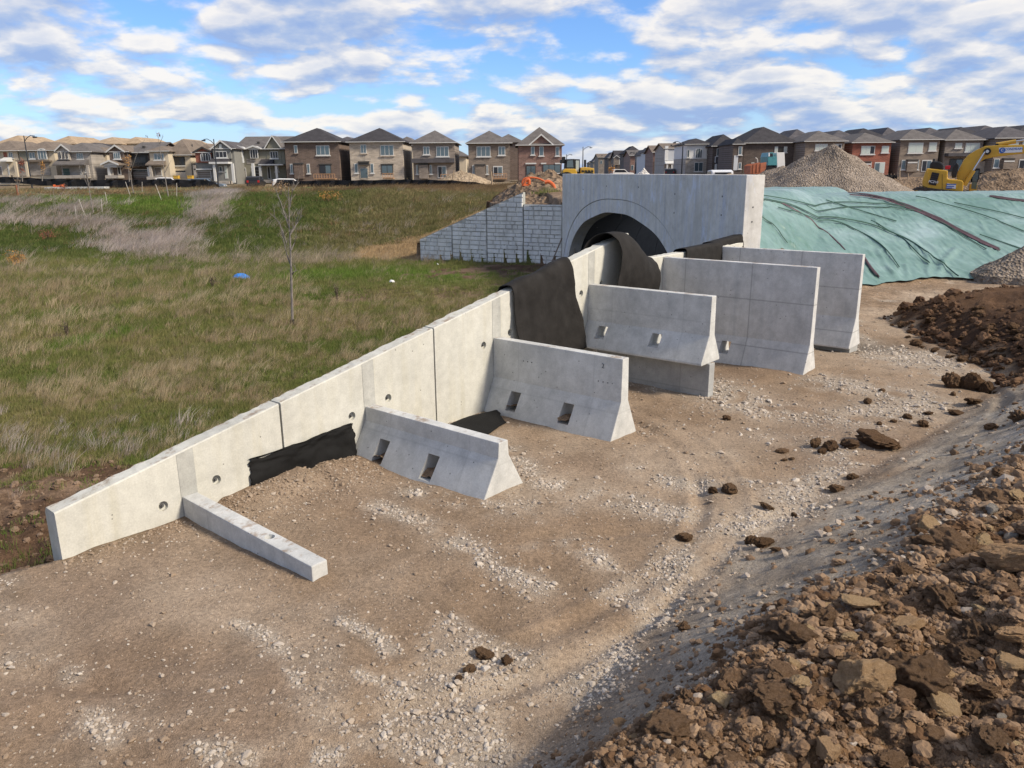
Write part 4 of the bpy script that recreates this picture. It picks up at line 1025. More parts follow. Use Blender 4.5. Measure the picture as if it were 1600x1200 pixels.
# the many alike ones in the rubble: each is told apart by its neighbour among the named ones
RANK = ['nearest', 'second nearest', 'third nearest', 'fourth nearest', 'fifth nearest', 'sixth nearest', 'seventh nearest', 'eighth nearest', 'ninth nearest', 'tenth nearest', 'eleventh nearest', 'twelfth nearest', 'thirteenth nearest', 'fourteenth nearest', 'fifteenth nearest', 'sixteenth nearest']
def label_by_marks(items, marks, tail=''):
    """items: (object, px, py, noun); marks: (px, py, phrase)"""
    boxes = {}
    for o, px, py, noun in items:
        mk = min(marks, key=lambda q: (q[0]-px)**2+((q[1]-py)*1.3)**2); dx, dy = px-mk[0], (py-mk[1])*1.3
        side = ('right of' if dx > 0 else 'left of') if abs(dx) > abs(dy) else ('below' if dy > 0 else 'above')
        boxes.setdefault((noun, side, mk[2]), []).append((dx*dx+dy*dy, o))
    for (noun, side, ph), lst in boxes.items():
        for k, (_, o) in enumerate(sorted(lst, key=lambda q: q[0])):
            o['label'] = '%s %s %s, %s on that side' % (noun, side, ph, RANK[k] if k < 16 else 'farthest')
MARKS = [(1343, 1078, 'the biggest tan boulder'), (1232, 978, 'the wide dark clod'), (1335, 944, 'the flat tan slab'), (1575, 890, 'the large upper tan rock'), (1470, 1105, 'the squarish tan rock'), (1042, 1152, 'the pale angular rock'),
         (1588, 1010, 'the slab at the right edge'), (1520, 838, 'the blocky light clod'), (1404, 930, 'the white stone on the rim'), (1532, 918, 'the small white stone'), (1590, 770, 'the flat brown edge rock'), (1540, 1180, 'the bottom right clod'), (1205, 1105, 'the brown low clod'), (1432, 1068, 'the large crumbling clod'), (1265, 988, 'the angular tan rock'), (1590, 650, 'the far right berm clod')]
cnt = 0; pts = []; items = []
tries = 0
while cnt < 230 and tries < 9000:
    tries += 1
    px_, py_ = rnd.uniform(900, 1640), rnd.uniform(700, 1215)
    p = hit(px_, py_, 40)
    sc_ = float(sdist(np.array([p.x]), np.array([p.y]), CREST)[0])
    if sc_ < 0.02 or p.y > 9: continue
    w_ = rnd.choice((13, 15, 17, 20, 23, 27, 33, 42, 54))*rnd.uniform(0.9, 1.15)
    if any((px_-u)**2+((py_-v)*1.4)**2 < ((w_+ww)*0.33)**2 for u, v, ww in pts): continue
    pts.append((px_, py_, w_))
    kd = rnd.choice(('clod', 'clod', 'clod', 'rock', 'rock_pale') if w_ < 26 else ('clod', 'clod', 'clod', 'rock'))
    s = w_/2*p.y*1.1/F_PX
    noun, grp = {'clod': ('brown clod', 'brown clods in the berm rubble'), 'rock': ('tan rock', 'tan rocks in the berm rubble'), 'rock_pale': ('small pale stone', 'pale stones in the berm rubble')}[kd]
    items.append((rock(kd, p.x, p.y, s, noun, grp, zs=rnd.uniform(0.6, 1.0), sink=0.35), px_, py_, noun)); cnt += 1
label_by_marks(items, MARKS)
# clods along the front edge of the dark mound
cnt = 0; items = []
while cnt < 60:
    px_, py_ = rnd.uniform(1385, 1605), rnd.uniform(480, 612)
    p = hit(px_, py_, 40)
    m_ = float(seg_d(np.array([p.x]), np.array([p.y]), MOUNDC)[0])*(1 if inside(np.array([p.x]), np.array([p.y]), MOUND)[0] else -1)
    if m_ < -0.35 or m_ > 1.6: continue
    s = rnd.choice((7, 9, 11, 14, 18))*p.y/F_PX*0.55
    items.append((rock('clod_dark', p.x, p.y, s, 'dark clod', 'dark clods on the soil mound edge', zs=rnd.uniform(0.6, 0.9)), px_, py_, 'dark clod')); cnt += 1
label_by_marks(items, [(1388, 492, "the mound's left tip"), (1440, 520, 'the middle of the mound foot'), (1515, 600, 'the tallest upright clod'), (1596, 520, 'the right end of the mound'), (1500, 560, 'the lower bend of the mound'), (1570, 590, 'the berm end at the mound')])

# ------------------------------------------------------------------ grass
def tuft(name, nb, h, spread, lean, wid, seed, curl=0.35):
    r_ = np.random.default_rng(seed); V = []; F = []
    for b_ in range(nb):
        a0 = r_.uniform(0, 6.28); rr0 = spread*math.sqrt(r_.random()); bx, by = rr0*math.cos(a0), rr0*math.sin(a0)
        hh = h*r_.uniform(0.55, 1.1); az = r_.uniform(0, 6.28); l_ = r_.uniform(0.1, 0.5)
        dx, dy = math.cos(az)*l_*hh+lean*hh, math.sin(az)*l_*hh
        wx, wy = -math.sin(az+1.0)*wid*0.5, math.cos(az+1.0)*wid*0.5
        i0 = len(V)
        for t, ws in ((0, 1.0), (0.5, 0.8), (1.0, 0.12)):
            cx, cy, cz = bx+dx*t**1.6, by+dy*t**1.6, hh*(t-curl*0.35*t*t)
            V += [(cx-wx*ws, cy-wy*ws, cz), (cx+wx*ws, cy+wy*ws, cz)]
        F += [(i0, i0+1, i0+3, i0+2), (i0+2, i0+3, i0+5, i0+4)]
    me = bpy.data.meshes.new(name); me.from_pydata(V, [], F); me.materials.append(M['grass_i']); me.update()
    return bpy.data.objects.new(name, me)
gc = proto_coll('grass_shapes')
specs = [(26, 0.10, 0.10, 0.05, 0.007, .3), (30, 0.14, 0.12, 0.10, 0.007, .3), (22, 0.30, 0.10, 0.35, 0.006, .6), (26, 0.42, 0.12, 0.45, 0.006, .6), (14, 0.22, 0.16, 0.0, 0.020, .8), (34, 0.07, 0.14, 0.02, 0.010, .4)]
for k, s_ in enumerate(specs): gc.objects.link(tuft('grass_shape_%d' % k, *s_[:5], 300+k, s_[5]))
def grass(name, n, r0, r1, prob, size, pidf, colf, a0=-41, a1=12):
    x, y, r = polar(n, r0, r1, a0, a1)
    ok = (rng.random(n) < prob(x, y, r)) & (sdist(x, y, SIDE) < -0.25)
    eb = (x-HB[0])*BN[0]+(y-HB[1])*BN[1]; sb = (x-HB[0])*BU[0]+(y-HB[1])*BU[1]
    ok &= ~((eb > -0.15) & (eb < 0.25) & (sb > -1) & (sb < 6.2)); ok &= ~((eb > 0) & (eb < 9) & (sb < 1.4) & (sb > -4))
    x, y, r = x[ok], y[ok], r[ok]; n = len(x)
    s = size(x, y, r)*rng.uniform(0.7, 1.3, n)
    hs = s*rng.uniform(0.8, 1.2, n)*np.clip(1.35-r/70, 0.42, 1.0)
    wdir = rng.normal(0.0, 0.55, n)
    return scatter(name, gc, np.stack([x, y, H(x, y)-0.01], -1), np.stack([np.zeros(n), np.zeros(n), wdir], -1), np.stack([s, s, hs], -1), colf(x, y), pidf(x, y))
def lawn(x, y): return 1-0.45*np.exp(-((x+1.5)/5.0)**2-((y-25)/4.5)**2)
def green_col(x, y):
    t = np.clip(0.5+0.5*fbm(x*0.35, y*0.7, 4, 401)*1.6+rng.normal(0, 0.2, len(x)), 0, 1)
    c = mixcol((0.105, 0.165, 0.030), (0.255, 0.235, 0.095), t)
    b = np.clip(rng.normal(0.05, 0.5, len(x)), 0, 1)[:, None]*0.55
    c = c*(1-b)+np.array([0.26, 0.20, 0.115])*b; bk = (sm(31, 36, y)*sm(62, 52, y))[:, None]; lf = sm(-7, -11, x)[:, None]; rn_ = rng.random(len(x)); c = c*(1-bk)+bk*(lf*mixcol((0.065, 0.110, 0.025), (0.150, 0.165, 0.055), rn_)+(1-lf)*mixcol((0.125, 0.130, 0.045), (0.27, 0.225, 0.115), rn_)); g_ = near_lines(x, y, GREENL)[:, None]; return c*(1-g_)+g_*mixcol((0.105, 0.19, 0.03), (0.19, 0.25, 0.06), rng.random(len(x)))
def dry_col(x, y):
    t = rng.random(len(x)); c = mixcol((0.30, 0.23, 0.135), (0.54, 0.43, 0.28), t); dl = near_lines(x, y, DRYL)[:, None]; c = c*(1-dl)+dl*mixcol((0.40, 0.32, 0.20), (0.62, 0.51, 0.34), rng.random(len(x)))
    gr = sm(24, 36, y)[:, None]*sm(60, 40, x*0-x)[:, None]
    pale = mixcol((0.33, 0.28, 0.23), (0.50, 0.44, 0.38), rng.random(len(x)))
    return c*(1-gr*0.75)+pale*gr*0.75
mead_ok = lambda x, y: (1-0.96*dirt_mask(x, y))*(1-straw_mask(x, y))
near_big = lambda r: np.clip(r/16, 0.9, 3.2)
grass('grass', 95000, 6.5, 62, lambda x, y, r: mead_ok(x, y)*(0.40+0.60*(1-dry_mask(x, y))), lambda x, y, r: near_big(r)*lawn(x, y), lambda x, y: rng.choice([0, 1, 5, 5], len(x)), green_col)
grass('dry_grass', 36000, 6.5, 62, lambda x, y, r: mead_ok(x, y)*(0.10+0.62*dry_mask(x, y))*(1-0.8*sm(32, 36, y))*lawn(x, y)**2, lambda x, y, r: np.clip(r/20, 0.65, 2.0)*lawn(x, y), lambda x, y: rng.choice([1, 2, 2, 3], len(x)), dry_col)
# tall pale plumes: the ridge, the terrace edge, the strip before the silt fence
def plume_p(x, y, r):
    near = 0.35*np.exp(-((x+7.0)/2.5)**2-((y-10.4)/1.3)**2)
    return np.clip(1.2*near_lines(x, y, PLUMES)*sm(-0.6, 0.1, fbm(x*0.5, y*0.5, 3, 131))+near*0.25, 0, 1)*mead_ok(x, y)
grass('tall_dry_grass', 60000, 8, 68, lambda x, y, r: plume_p(x, y, r), lambda x, y, r: np.clip(r/20, 0.8, 2.9), lambda x, y: rng.choice([2, 3], len(x)), lambda x, y: mixcol((0.36, 0.29, 0.24), (0.66, 0.57, 0.51), rng.random(len(x))))
# brown weeds on the bank top before the fence
grass('weeds', 60000, 30, 98, lambda x, y, r: np.clip(sm(46, 58, y+0.15*x)*sm(-16, -10, x)*sm(84, 70, y)*0.9+0.05*sm(33, 40, y), 0, 1)*(1-straw_mask(x, y)), lambda x, y, r: np.clip(r/26, 1.0, 3.4), lambda x, y: rng.choice([2, 3, 4, 4], len(x)),
      lambda x, y: mixcol((0.17, 0.115, 0.06), (0.31, 0.215, 0.115), np.clip(0.5+fbm(x*0.3, y*0.3, 3, 402)+rng.normal(0, .25, len(x)), 0, 1)))

grass('straw_mulch', 40000, 26, 42, lambda x, y, r: straw_mask(x, y), lambda x, y, r: 1.5+0*r, lambda x, y: rng.choice([5, 0], len(x)), lambda x, y: mixcol((0.33, 0.23, 0.12), (0.52, 0.39, 0.23), rng.random(len(x))), -18, 8)

# ------------------------------------------------------------------ covered slope: green sheet
def build_tarp():
    # foot line of the sheet (metres) and direction up the slope
    foot = np.array([(5.85, 17.6), (7.4, 19.5), (9.1, 21.2), (10.6, 22.3), (11.8, 22.65), (13.0, 22.9), (15.0, 23.1), (19, 23.2), (26, 23.7)])
    seg = np.hypot(*np.diff(foot, axis=0).T); cum = np.concatenate([[0], np.cumsum(seg)])
    nu, nv = 330, 190
    s = np.linspace(0, cum[-1], nu); fx = np.interp(s, cum, foot[:, 0]); fy = np.interp(s, cum, foot[:, 1])
    upd = np.stack([np.interp(s, cum, [0.15, 0.0, 0, 0, 0, 0, 0, 0, 0]), np.ones(nu)], -1); upd /= np.linalg.norm(upd, axis=1)[:, None]
    ragged = 0.35*fbm(s*0.8, s*0, 3, 71)
    v = np.linspace(0, 1, nv)**1.0
    Lg = np.interp(s, cum, [11.5, 11, 10.2, 9.8, 9.5, 9.0, 8.8, 8.6, 8.0])
    X = fx[:, None]+upd[:, 0:1]*(v[None]*Lg[:, None]-ragged[:, None]*(1-v[None])); Y = fy[:, None]+upd[:, 1:2]*(v[None]*Lg[:, None]-ragged[:, None]*(1-v[None]))
    Z = H(X, Y, False)+0.07
    def line(pts, wpx): 
        P = [hit(*q) for q in pts]; return [(p.x, p.y) for p in P]
    folds = [  # long folds seen on the sheet: (points, height, width)
        ([(1192, 316), (1260, 331), (1330, 345), (1395, 363), (1440, 395), (1475, 420), (1500, 440)], 0.10, 0.16),
        ([(1240, 338), (1300, 352), (1345, 363), (1375, 385), (1392, 410), (1403, 438)], 0.07, 0.12),
        ([(1195, 330), (1215, 352), (1232, 365), (1240, 388)], 0.12, 0.12), ([(1192, 343), (1215, 368), (1245, 392)], 0.08, 0.08),
        ([(1240, 372), (1258, 383), (1265, 392)], 0.10, 0.08), ([(1192, 320), (1203, 335)], 0.10, 0.06),
        ([(1372, 395), (1384, 418), (1402, 440)], 0.09, 0.08), ([(1448, 405), (1453, 438)], 0.10, 0.09), ([(1462, 438), (1475, 412), (1492, 395)], 0.10, 0.09), ([(1414, 418), (1419, 438)], 0.08, 0.06),
        ([(1345, 314), (1420, 340), (1480, 368), (1545, 400)], 0.05, 0.10), ([(1300, 312), (1360, 320), (1420, 316), (1600, 311)], 0.04, 0.08), ([(1470, 345), (1560, 350), (1600, 356)], 0.04, 0.1),
        ([(1400, 318), (1500, 360), (1600, 410)], 0.03, 0.07), ([(1350, 340), (1430, 372), (1500, 425)], 0.03, 0.07), ([(1330, 350), (1400, 385), (1450, 428)], 0.03, 0.06), ([(1450, 318), (1540, 345), (1600, 372)], 0.03, 0.06)]
    D = np.zeros_like(X)
    for pts, h_, w_ in folds:
        L_ = line(pts, 0); dd = seg_d(X, Y, L_)
        D += 0.5*h_*np.exp(-(dd/w_)**2)-0.2*h_*np.exp(-((dd-2*w_)/w_)**2)
    # fine wrinkles that run down the slope near the foot and flatten towards the crest
    low = (1-v[None])**1.5
    wx = X*0.92+Y*0.38+0.5*fbm(X*0.7, Y*0.7, 3, 73); wy = -X*0.38+Y*0.92
    rid = 1-np.abs(fbm(wx*1.9, wy*0.35, 3, 72)); D += (0.3+0.7*low)*0.10*np.clip(rid-0.80, 0, 1)*5*0.35
    rid2 = 1-np.abs(fbm(wx*0.9+5, wy*1.7, 3, 79)); D += 0.05*np.clip(rid2-0.86, 0, 1)*5*0.3
    D += 0.012*fbm(X*5+Y, Y*1.3-X*2.0, 3, 74)+0.02*fbm(X*0.8, Y*0.8, 3, 75)
    D += 0.02*low*np.abs(np.sin(X*3.3+Y*1.1+2.5*fbm(X*0.6, Y*0.4, 3, 76)))**6
    D *= np.clip(v[None]*25, 0.1, 1)
    Z = Z+np.clip(D, -0.01, 1)
    V = np.stack([X, Y, Z], -1).reshape(-1, 3); I = np.arange(nu*nv).reshape(nu, nv)
    Fq = np.stack([I[:-1, :-1], I[1:, :-1], I[1:, 1:], I[:-1, 1:]], -1).reshape(-1, 4)
    root = thing('ground_sheet', 'large green plastic sheet covering the slope right of the headwall, wrinkled and seamed', 'tarp', (10, 26, -2.5))
    V = V-np.array([10, 26, -2.5])
    # sky sheen put into the colour as random paler blue-green patches
    m, nt, b = mat_new('green_sheet')
    n1 = noise_node(nt, 0.45, 5, 0.6, stretch=(1, 1.6, 1)); n2 = noise_node(nt, 5, 4)
    c = ramp_node(nt, n1.outputs['Fac'], [(0.35, (0.095, 0.185, 0.155)), (0.55, (0.15, 0.25, 0.225)), (0.75, (0.26, 0.36, 0.36))]).outputs[0]
    c = mixc(nt, 0.25, c, ramp_node(nt, n2.outputs['Fac'], [(0.3, (0.3,)*3), (0.7, (0.7,)*3)]).outputs[0], 'OVERLAY')
    nt.links.new(c, b.inputs['Base Color']); b.inputs['Roughness'].default_value = 0.36; b.inputs['Specular IOR Level'].default_value = 0.7
    n3 = noise_node(nt, 2.6, 5, 0.55, stretch=(1.7, 0.45, 1)); n3.noise_type = 'RIDGED_MULTIFRACTAL'; n3.normalize = True; bump(nt, b, n3.outputs['Fac'], 0.55, 0.10)
    from_np('sheet', V, Fq, m, root, smooth=True)
    seam_m = simple('seam_tape', (0.050, 0.030, 0.038), 0.7, 0.3, 4)
    red_m = simple('seam_edge', (0.085, 0.050, 0.062), 0.7, 0.3, 4)
    fold_m = simple('fold_shade_green', (0.03, 0.075, 0.058), 0.7, 0.2, 4)  # dark green for crease shade, laid along the folds as thin ribbons
    def ribbon(pts, w, mt, name, dz=0.05, dens=60):
        P = [hit(*q) for q in pts]; pts2 = np.array([(p.x, p.y) for p in P])
        sg = np.concatenate([[0], np.cumsum(np.hypot(*np.diff(pts2, axis=0).T))]); ss = np.linspace(0, sg[-1], dens)
        x_ = np.interp(ss, sg, pts2[:, 0]); y_ = np.interp(ss, sg, pts2[:, 1])
        k_ = np.ones(17)/17
        x_[8:-8] = np.convolve(x_, k_, 'valid'); y_[8:-8] = np.convolve(y_, k_, 'valid')
        tx, ty = np.gradient(x_), np.gradient(y_); ln = np.hypot(tx, ty)+1e-9; nx, ny = -ty/ln, tx/ln
        ww = w*(0.6+0.5*vnoise(ss*1.3, ss*0, 77))/2
        Vv = []
        for o_, hz_ in ((-1, 0), (0, 0.03), (1, 0)):
            xx, yy = x_+nx*ww*o_, y_+ny*ww*o_
            # lay it on the sheet
            zz = H(xx, yy, False)+0.07
            dd = np.zeros_like(xx)
            for pts_, h_, w_ in folds: dd += 0.5*h_*np.exp(-(seg_d(xx, yy, line(pts_, 0))/w_)**2)
            Vv.append(np.stack([xx, yy, zz+np.clip(dd, 0, 1)+dz*0.6+hz_], -1))
        Vv = np.stack(Vv, 1).reshape(-1, 3)-np.array([10, 26, -2.5]); n_ = dens
        I_ = np.arange(3*n_).reshape(n_, 3)
        ff = np.stack([I_[:-1, :-1], I_[1:, :-1], I_[1:, 1:], I_[:-1, 1:]], -1).reshape(-1, 4)
        return from_np(name, Vv, ff, mt, root, smooth=True)
    A1 = [(1325, 306), (1365, 310), (1400, 320), (1440, 335), (1480, 354), (1520, 376), (1560, 394)]
    ribbon(A1, 0.22, seam_m, 'seam'); ribbon([(a+2, b_+4) for a, b_ in A1], 0.10, red_m, 'seam_edge', 0.07)
    ribbon([(1545, 311), (1575, 316), (1600, 319)], 0.25, seam_m, 'seam')
    A2 = [(1215, 322), (1238, 330), (1262, 345), (1285, 362), (1310, 384), (1320, 396)]
    ribbon(A2, 0.05, red_m, 'seam_edge', 0.03); ribbon([(1348, 404), (1358, 420), (1368, 432), (1374, 440)], 0.09, red_m, 'seam_edge', 0.06)
    ribbon([(1352, 414), (1362, 428), (1370, 438)], 0.10, seam_m, 'seam', 0.09)
    for pts in ([(1192, 318), (1260, 333), (1330, 347), (1395, 365), (1442, 398), (1477, 424), (1497, 440)], [(1215, 330), (1290, 346), (1345, 366), (1378, 388), (1405, 425)], [(1192, 312), (1300, 318), (1370, 323), (1420, 330)],
                [(1190, 345), (1210, 362), (1230, 386)], [(1290, 318), (1350, 336), (1400, 352)], [(1260, 330), (1330, 327), (1400, 330), (1440, 336)], [(1395, 318), (1470, 352), (1540, 396)], [(1360, 352), (1410, 378), (1452, 420)], [(1530, 372), (1565, 384), (1600, 396)],
                [(1430, 312), (1520, 336), (1600, 368)], [(1490, 322), (1560, 336), (1600, 347)]):
        ribbon(pts, 0.045, fold_m, 'dark_fold_line', 0.06)
build_tarp()

# ------------------------------------------------------------------ heaps
def heap(name, label, cat, cx, cy, rx, ry, h, mat, noise=0.12, seed=1, n=90, peak=1.0, base=None, ns=1.4, kind=None):
    t = np.linspace(0, 2*np.pi, n, endpoint=False); rr = np.linspace(0, 1, 46)**0.9
    R_, T_ = np.meshgrid(rr, t, indexing='ij')
    ed = 1+0.22*fbm(np.cos(T_)*1.6+seed, np.sin(T_)*1.6, 3, seed)
    X = R_*rx*ed*np.cos(T_); Y = R_*ry*ed*np.sin(T_)
    prof = np.sqrt((1-R_)**2+0.0025)-0.05
    if peak < 1: prof = prof*(1-peak)+(1-R_**2)*peak*0.8
    zz = h*prof*(1+0.25*fbm(np.cos(T_)*R_*2+seed, np.sin(T_)*R_*2, 3, seed+1))
    zz = zz+noise*fbm(X*ns, Y*ns, 5, seed+2, 0.6)*np.clip((1-R_)*6, 0, 1)
    b = base if base is not None else float(H(np.array([cx]), np.array([cy]), False)[0])
    zz[-1] = -0.4
    V = np.stack([X, Y, zz], -1).reshape(-1, 3); I = np.arange(len(rr)*n).reshape(len(rr), n)
    Fq = np.stack([I[:-1, :], I[1:, :], np.roll(I[1:, :], -1, 1), np.roll(I[:-1, :], -1, 1)], -1).reshape(-1, 4)
    o = from_np(name, V, Fq, mat, smooth=False); o.location = (cx, cy, b); return tag(o, label, cat, kind=kind)
def pile_mat(name, lo, hi, sc=5, big=0.5):
    m, nt, b = mat_new(name)
    v = nt.nodes.new('ShaderNodeTexVoronoi'); v.inputs['Scale'].default_value = sc*2.4
    tc = nt.nodes.new('ShaderNodeTexCoord'); nt.links.new(tc.outputs['Object'], v.inputs['Vector'])
    n1 = noise_node(nt, big, 4); n2 = noise_node(nt, sc*1.7, 5, 0.7)
    c = ramp_node(nt, v.outputs['Color'], [(0.1, lo), (0.9, hi)]).outputs[0]
    c = mixc(nt, 0.6, c, ramp_node(nt, n1.outputs['Fac'], [(0.35, (0.34,)*3), (0.65, (0.64,)*3)]).outputs[0], 'OVERLAY')
    c = mixc(nt, 0.7, c, ramp_node(nt, n2.outputs['Fac'], [(0.3, (0.2,)*3), (0.7, (0.8,)*3)]).outputs[0], 'OVERLAY')
    nt.links.new(c, b.inputs['Base Color']); b.inputs['Roughness'].default_value = 0.95; b.inputs['Specular IOR Level'].default_value = 0.1
    bump(nt, b, v.outputs['Distance'], 0.9, 0.10); return m
M['pile_grey'] = pile_mat('crushed_stone_heap', (0.165, 0.132, 0.104), (0.31, 0.262, 0.215), 5)
M['pile_brown'] = pile_mat('earth_heap', (0.115, 0.082, 0.056), (0.24, 0.175, 0.12), 2.5)
M['pile_tan'] = pile_mat('tan_earth_heap', (0.24, 0.18, 0.12), (0.38, 0.30, 0.21), 2.5)
M['pile_pale'] = pile_mat('pale_stone_heap', (0.45, 0.43, 0.40), (0.62, 0.60, 0.57), 3)
p = at(1287, 300, 46); heap('gravel_pile', 'big cone of grey crushed stone standing behind the green sheet', 'gravel pile', p.x+0.3, 46, 6.0, 5.4, 3.05, M['pile_grey'], 0.10, 3, base=-1.75, ns=2.2, n=140)
p = at(1222, 280, 54); heap('gravel_pile', 'lower grey gravel heap behind the left foot of the big cone', 'gravel pile', p.x, 54, 4.4, 3.2, 2.25, M['pile_grey'], 0.10, 5, base=-1.65, ns=2.0)
p = at(1590, 420, 22.6); heap('gravel_pile', 'small grey gravel heap at the foot of the green sheet, right edge of the view', 'gravel pile', p.x+0.55, 22.9, 1.7, 1.15, 0.95, M['pile_grey'], 0.06, 7, base=-3.0, ns=4)
p = at(722, 285, 92); heap('earth_pile', 'tan earth heap behind the black silt fence, between two brick houses', 'earth pile', p.x, 92, 4.2, 3, 1.9, M['pile_tan'], 0.15, 9, base=-1.4)
p = at(850, 300, 34); heap('earth_pile', 'brown rough earth heap left of the headwall above the stone-faced wall', 'earth pile', p.x-0.2, 33.2, 2.1, 4.6, 1.35, M['pile_brown'], 0.28, 11, base=-1.12, ns=2.2)
p = at(858, 270, 58); heap('earth_pile', 'brown earth heap just behind the orange hose', 'earth pile', p.x, 58, 2.6, 2.4, 1.55, M['pile_brown'], 0.3, 13, base=-1.3)
p = at(1140, 270, 62); heap('earth_pile', 'low tan earth heap in front of the white car', 'earth pile', p.x, 62, 3.2, 2.2, 1.5, M['pile_tan'], 0.2, 15, base=-1.5)
p = at(1006, 270, 75); heap('gravel_pile', 'small pale stone heap showing just above the headwall', 'gravel pile', p.x, 75, 2.0, 1.6, 1.75, M['pile_pale'], 0.05, 17, base=-1.5)
p = at(1480, 290, 66); heap('earth_pile', 'long brown earth bank behind the excavator', 'earth pile', p.x+3.0, 66, 15, 4.0, 1.2, M['pile_brown'], 0.35, 19, base=-1.65, peak=0.7)
p = at(1600, 290, 62); heap('earth_pile', 'dark brown earth heap to the right of the excavator cab', 'earth pile', p.x, 62, 6.0, 4.0, 2.1, M['pile_brown'], 0.35, 23, base=-1.65, peak=0.5)
p = at(790, 310, 36); heap('earth_pile', 'dark clump of earth at the top of the sloping stone-faced wall', 'earth pile', p.x, 38.5, 1.0, 0.8, 0.55, M['clod_dark'], 0.2, 29, base=-1.35)
p = at(1210, 385, 21.5); heap('earth_pile', 'low brown earth heap beside the right end of the headwall', 'earth pile', p.x-0.1, 21.6, 0.7, 1.0, 0.32, M['pile_brown'], 0.12, 31, base=-2.35, ns=5, peak=0.6)

# ------------------------------------------------------------------ houses
def brick_mat(name, base, mortar=(0.35, 0.32, 0.28)):
    m, nt, b = mat_new(name)
    tc = nt.nodes.new('ShaderNodeTexCoord'); mp = nt.nodes.new('ShaderNodeMapping'); mp.inputs['Rotation'].default_value = (math.pi/2, 0, 0)
    nt.links.new(tc.outputs['Object'], mp.inputs[0])
    br = nt.nodes.new('ShaderNodeTexBrick'); nt.links.new(mp.outputs[0], br.inputs['Vector'])
    br.inputs['Scale'].default_value = 1.0; br.inputs['Brick Width'].default_value = 0.55; br.inputs['Row Height'].default_value = 0.16; br.inputs['Mortar Size'].default_value = 0.012
    br.inputs['Color1'].default_value = (*[c*0.8 for c in base], 1); br.inputs['Color2'].default_value = (*[c*1.25 for c in base], 1); br.inputs['Mortar'].default_value = (*mortar, 1)
    n1 = noise_node(nt, 0.9, 4)
    c = mixc(nt, 0.4, br.outputs['Color'], ramp_node(nt, n1.outputs['Fac'], [(0.3, (0.35,)*3), (0.7, (0.65,)*3)]).outputs[0], 'OVERLAY')
    nt.links.new(c, b.inputs['Base Color']); b.inputs['Roughness'].default_value = 0.9
    return m
def roof_mat(name, base):
    m, nt, b = mat_new(name)
    n1 = noise_node(nt, 1.2, 4); n2 = noise_node(nt, 7, 3, stretch=(1, 1, 5))
    c = ramp_node(nt, n1.outputs['Fac'], [(0.3, tuple(x*0.8 for x in base)), (0.7, tuple(x*1.2 for x in base))]).outputs[0]
    c = mixc(nt, 0.6, c, ramp_node(nt, n2.outputs['Fac'], [(0.3, (0.3,)*3), (0.7, (0.7,)*3)]).outputs[0], 'OVERLAY')
    nt.links.new(c, b.inputs['Base Color']); b.inputs['Roughness'].default_value = 0.95; b.inputs['Specular IOR Level'].default_value = 0.15
    return m
HM = {
 'brown': brick_mat('brown_brick', (0.125, 0.088, 0.068), (0.20, 0.17, 0.15)), 'beige': brick_mat('beige_brick', (0.40, 0.34, 0.27), (0.42, 0.38, 0.33)), 'taupe': brick_mat('taupe_brick', (0.185, 0.145, 0.112), (0.24, 0.21, 0.18)),
 'red': brick_mat('red_brick', (0.24, 0.075, 0.045), (0.26, 0.15, 0.12)), 'redbrown': brick_mat('red_brown_brick', (0.185, 0.105, 0.085), (0.25, 0.20, 0.17)), 'dark': brick_mat('dark_brick', (0.085, 0.066, 0.056), (0.13, 0.11, 0.10)),
 'greige': brick_mat('grey_brown_brick', (0.21, 0.175, 0.145), (0.25, 0.22, 0.2)), 'cream': simple('cream_stucco', (0.52, 0.45, 0.34), 0.85, 0.06, 1), 'white': simple('white_cladding', (0.66, 0.66, 0.64), 0.7, 0.04, 1),
 'grey': simple('grey_siding', (0.20, 0.20, 0.185), 0.8, 0.08, 2), 'olive': simple('olive_siding', (0.23, 0.22, 0.17), 0.8, 0.08, 2), 'stone': brick_mat('grey_stone', (0.30, 0.27, 0.235), (0.36, 0.34, 0.31)), 'panel': simple('pale_panel', (0.50, 0.52, 0.54), 0.7, 0.05, 1),
 'r_dark': roof_mat('charcoal_shingles', (0.050, 0.048, 0.052)), 'r_brown': roof_mat('brown_shingles', (0.165, 0.135, 0.110)), 'r_grey': roof_mat('grey_shingles', (0.125, 0.115, 0.110)), 'r_tan': roof_mat('tan_shingles', (0.33, 0.25, 0.17)), 'r_slate': roof_mat('slate_shingles', (0.090, 0.085, 0.090)),
 'trim': simple('white_trim', (0.56, 0.56, 0.54), 0.6, 0.03, 1), 'trim_dark': simple('dark_trim', (0.05, 0.048, 0.045), 0.6, 0.1, 1), 'wood': simple('raw_lumber', (0.42, 0.25, 0.14), 0.8, 0.15, 3), 'door': simple('grey_door', (0.13, 0.13, 0.13), 0.6, 0.1, 1),
 'garage': simple('garage_panels', (0.20, 0.175, 0.155), 0.6, 0.06, 1), 'garage_pale': simple('pale_garage_panels', (0.45, 0.42, 0.38), 0.6, 0.06, 1), 'green': simple('dark_green_door', (0.03, 0.07, 0.06), 0.5, 0.1, 1)}
gm_, gnt, gb = mat_new('window_glass'); gb.inputs['Base Color'].default_value = (0.10, 0.14, 0.16, 1); gb.inputs['Roughness'].default_value = 0.08; gb.inputs['Specular IOR Level'].default_value = 0.9; gb.inputs['Metallic'].default_value = 0.35
HM['glass'] = gm_
gm2, gnt2, gb2 = mat_new('curtained_glass'); gb2.inputs['Base Color'].default_value = (0.48, 0.54, 0.50, 1); gb2.inputs['Roughness'].default_value = 0.15
HM['glass_pale'] = gm2
gm3, _, gb3 = mat_new('dark_glass'); gb3.inputs['Base Color'].default_value = (0.02, 0.022, 0.028, 1); gb3.inputs['Roughness'].default_value = 0.15
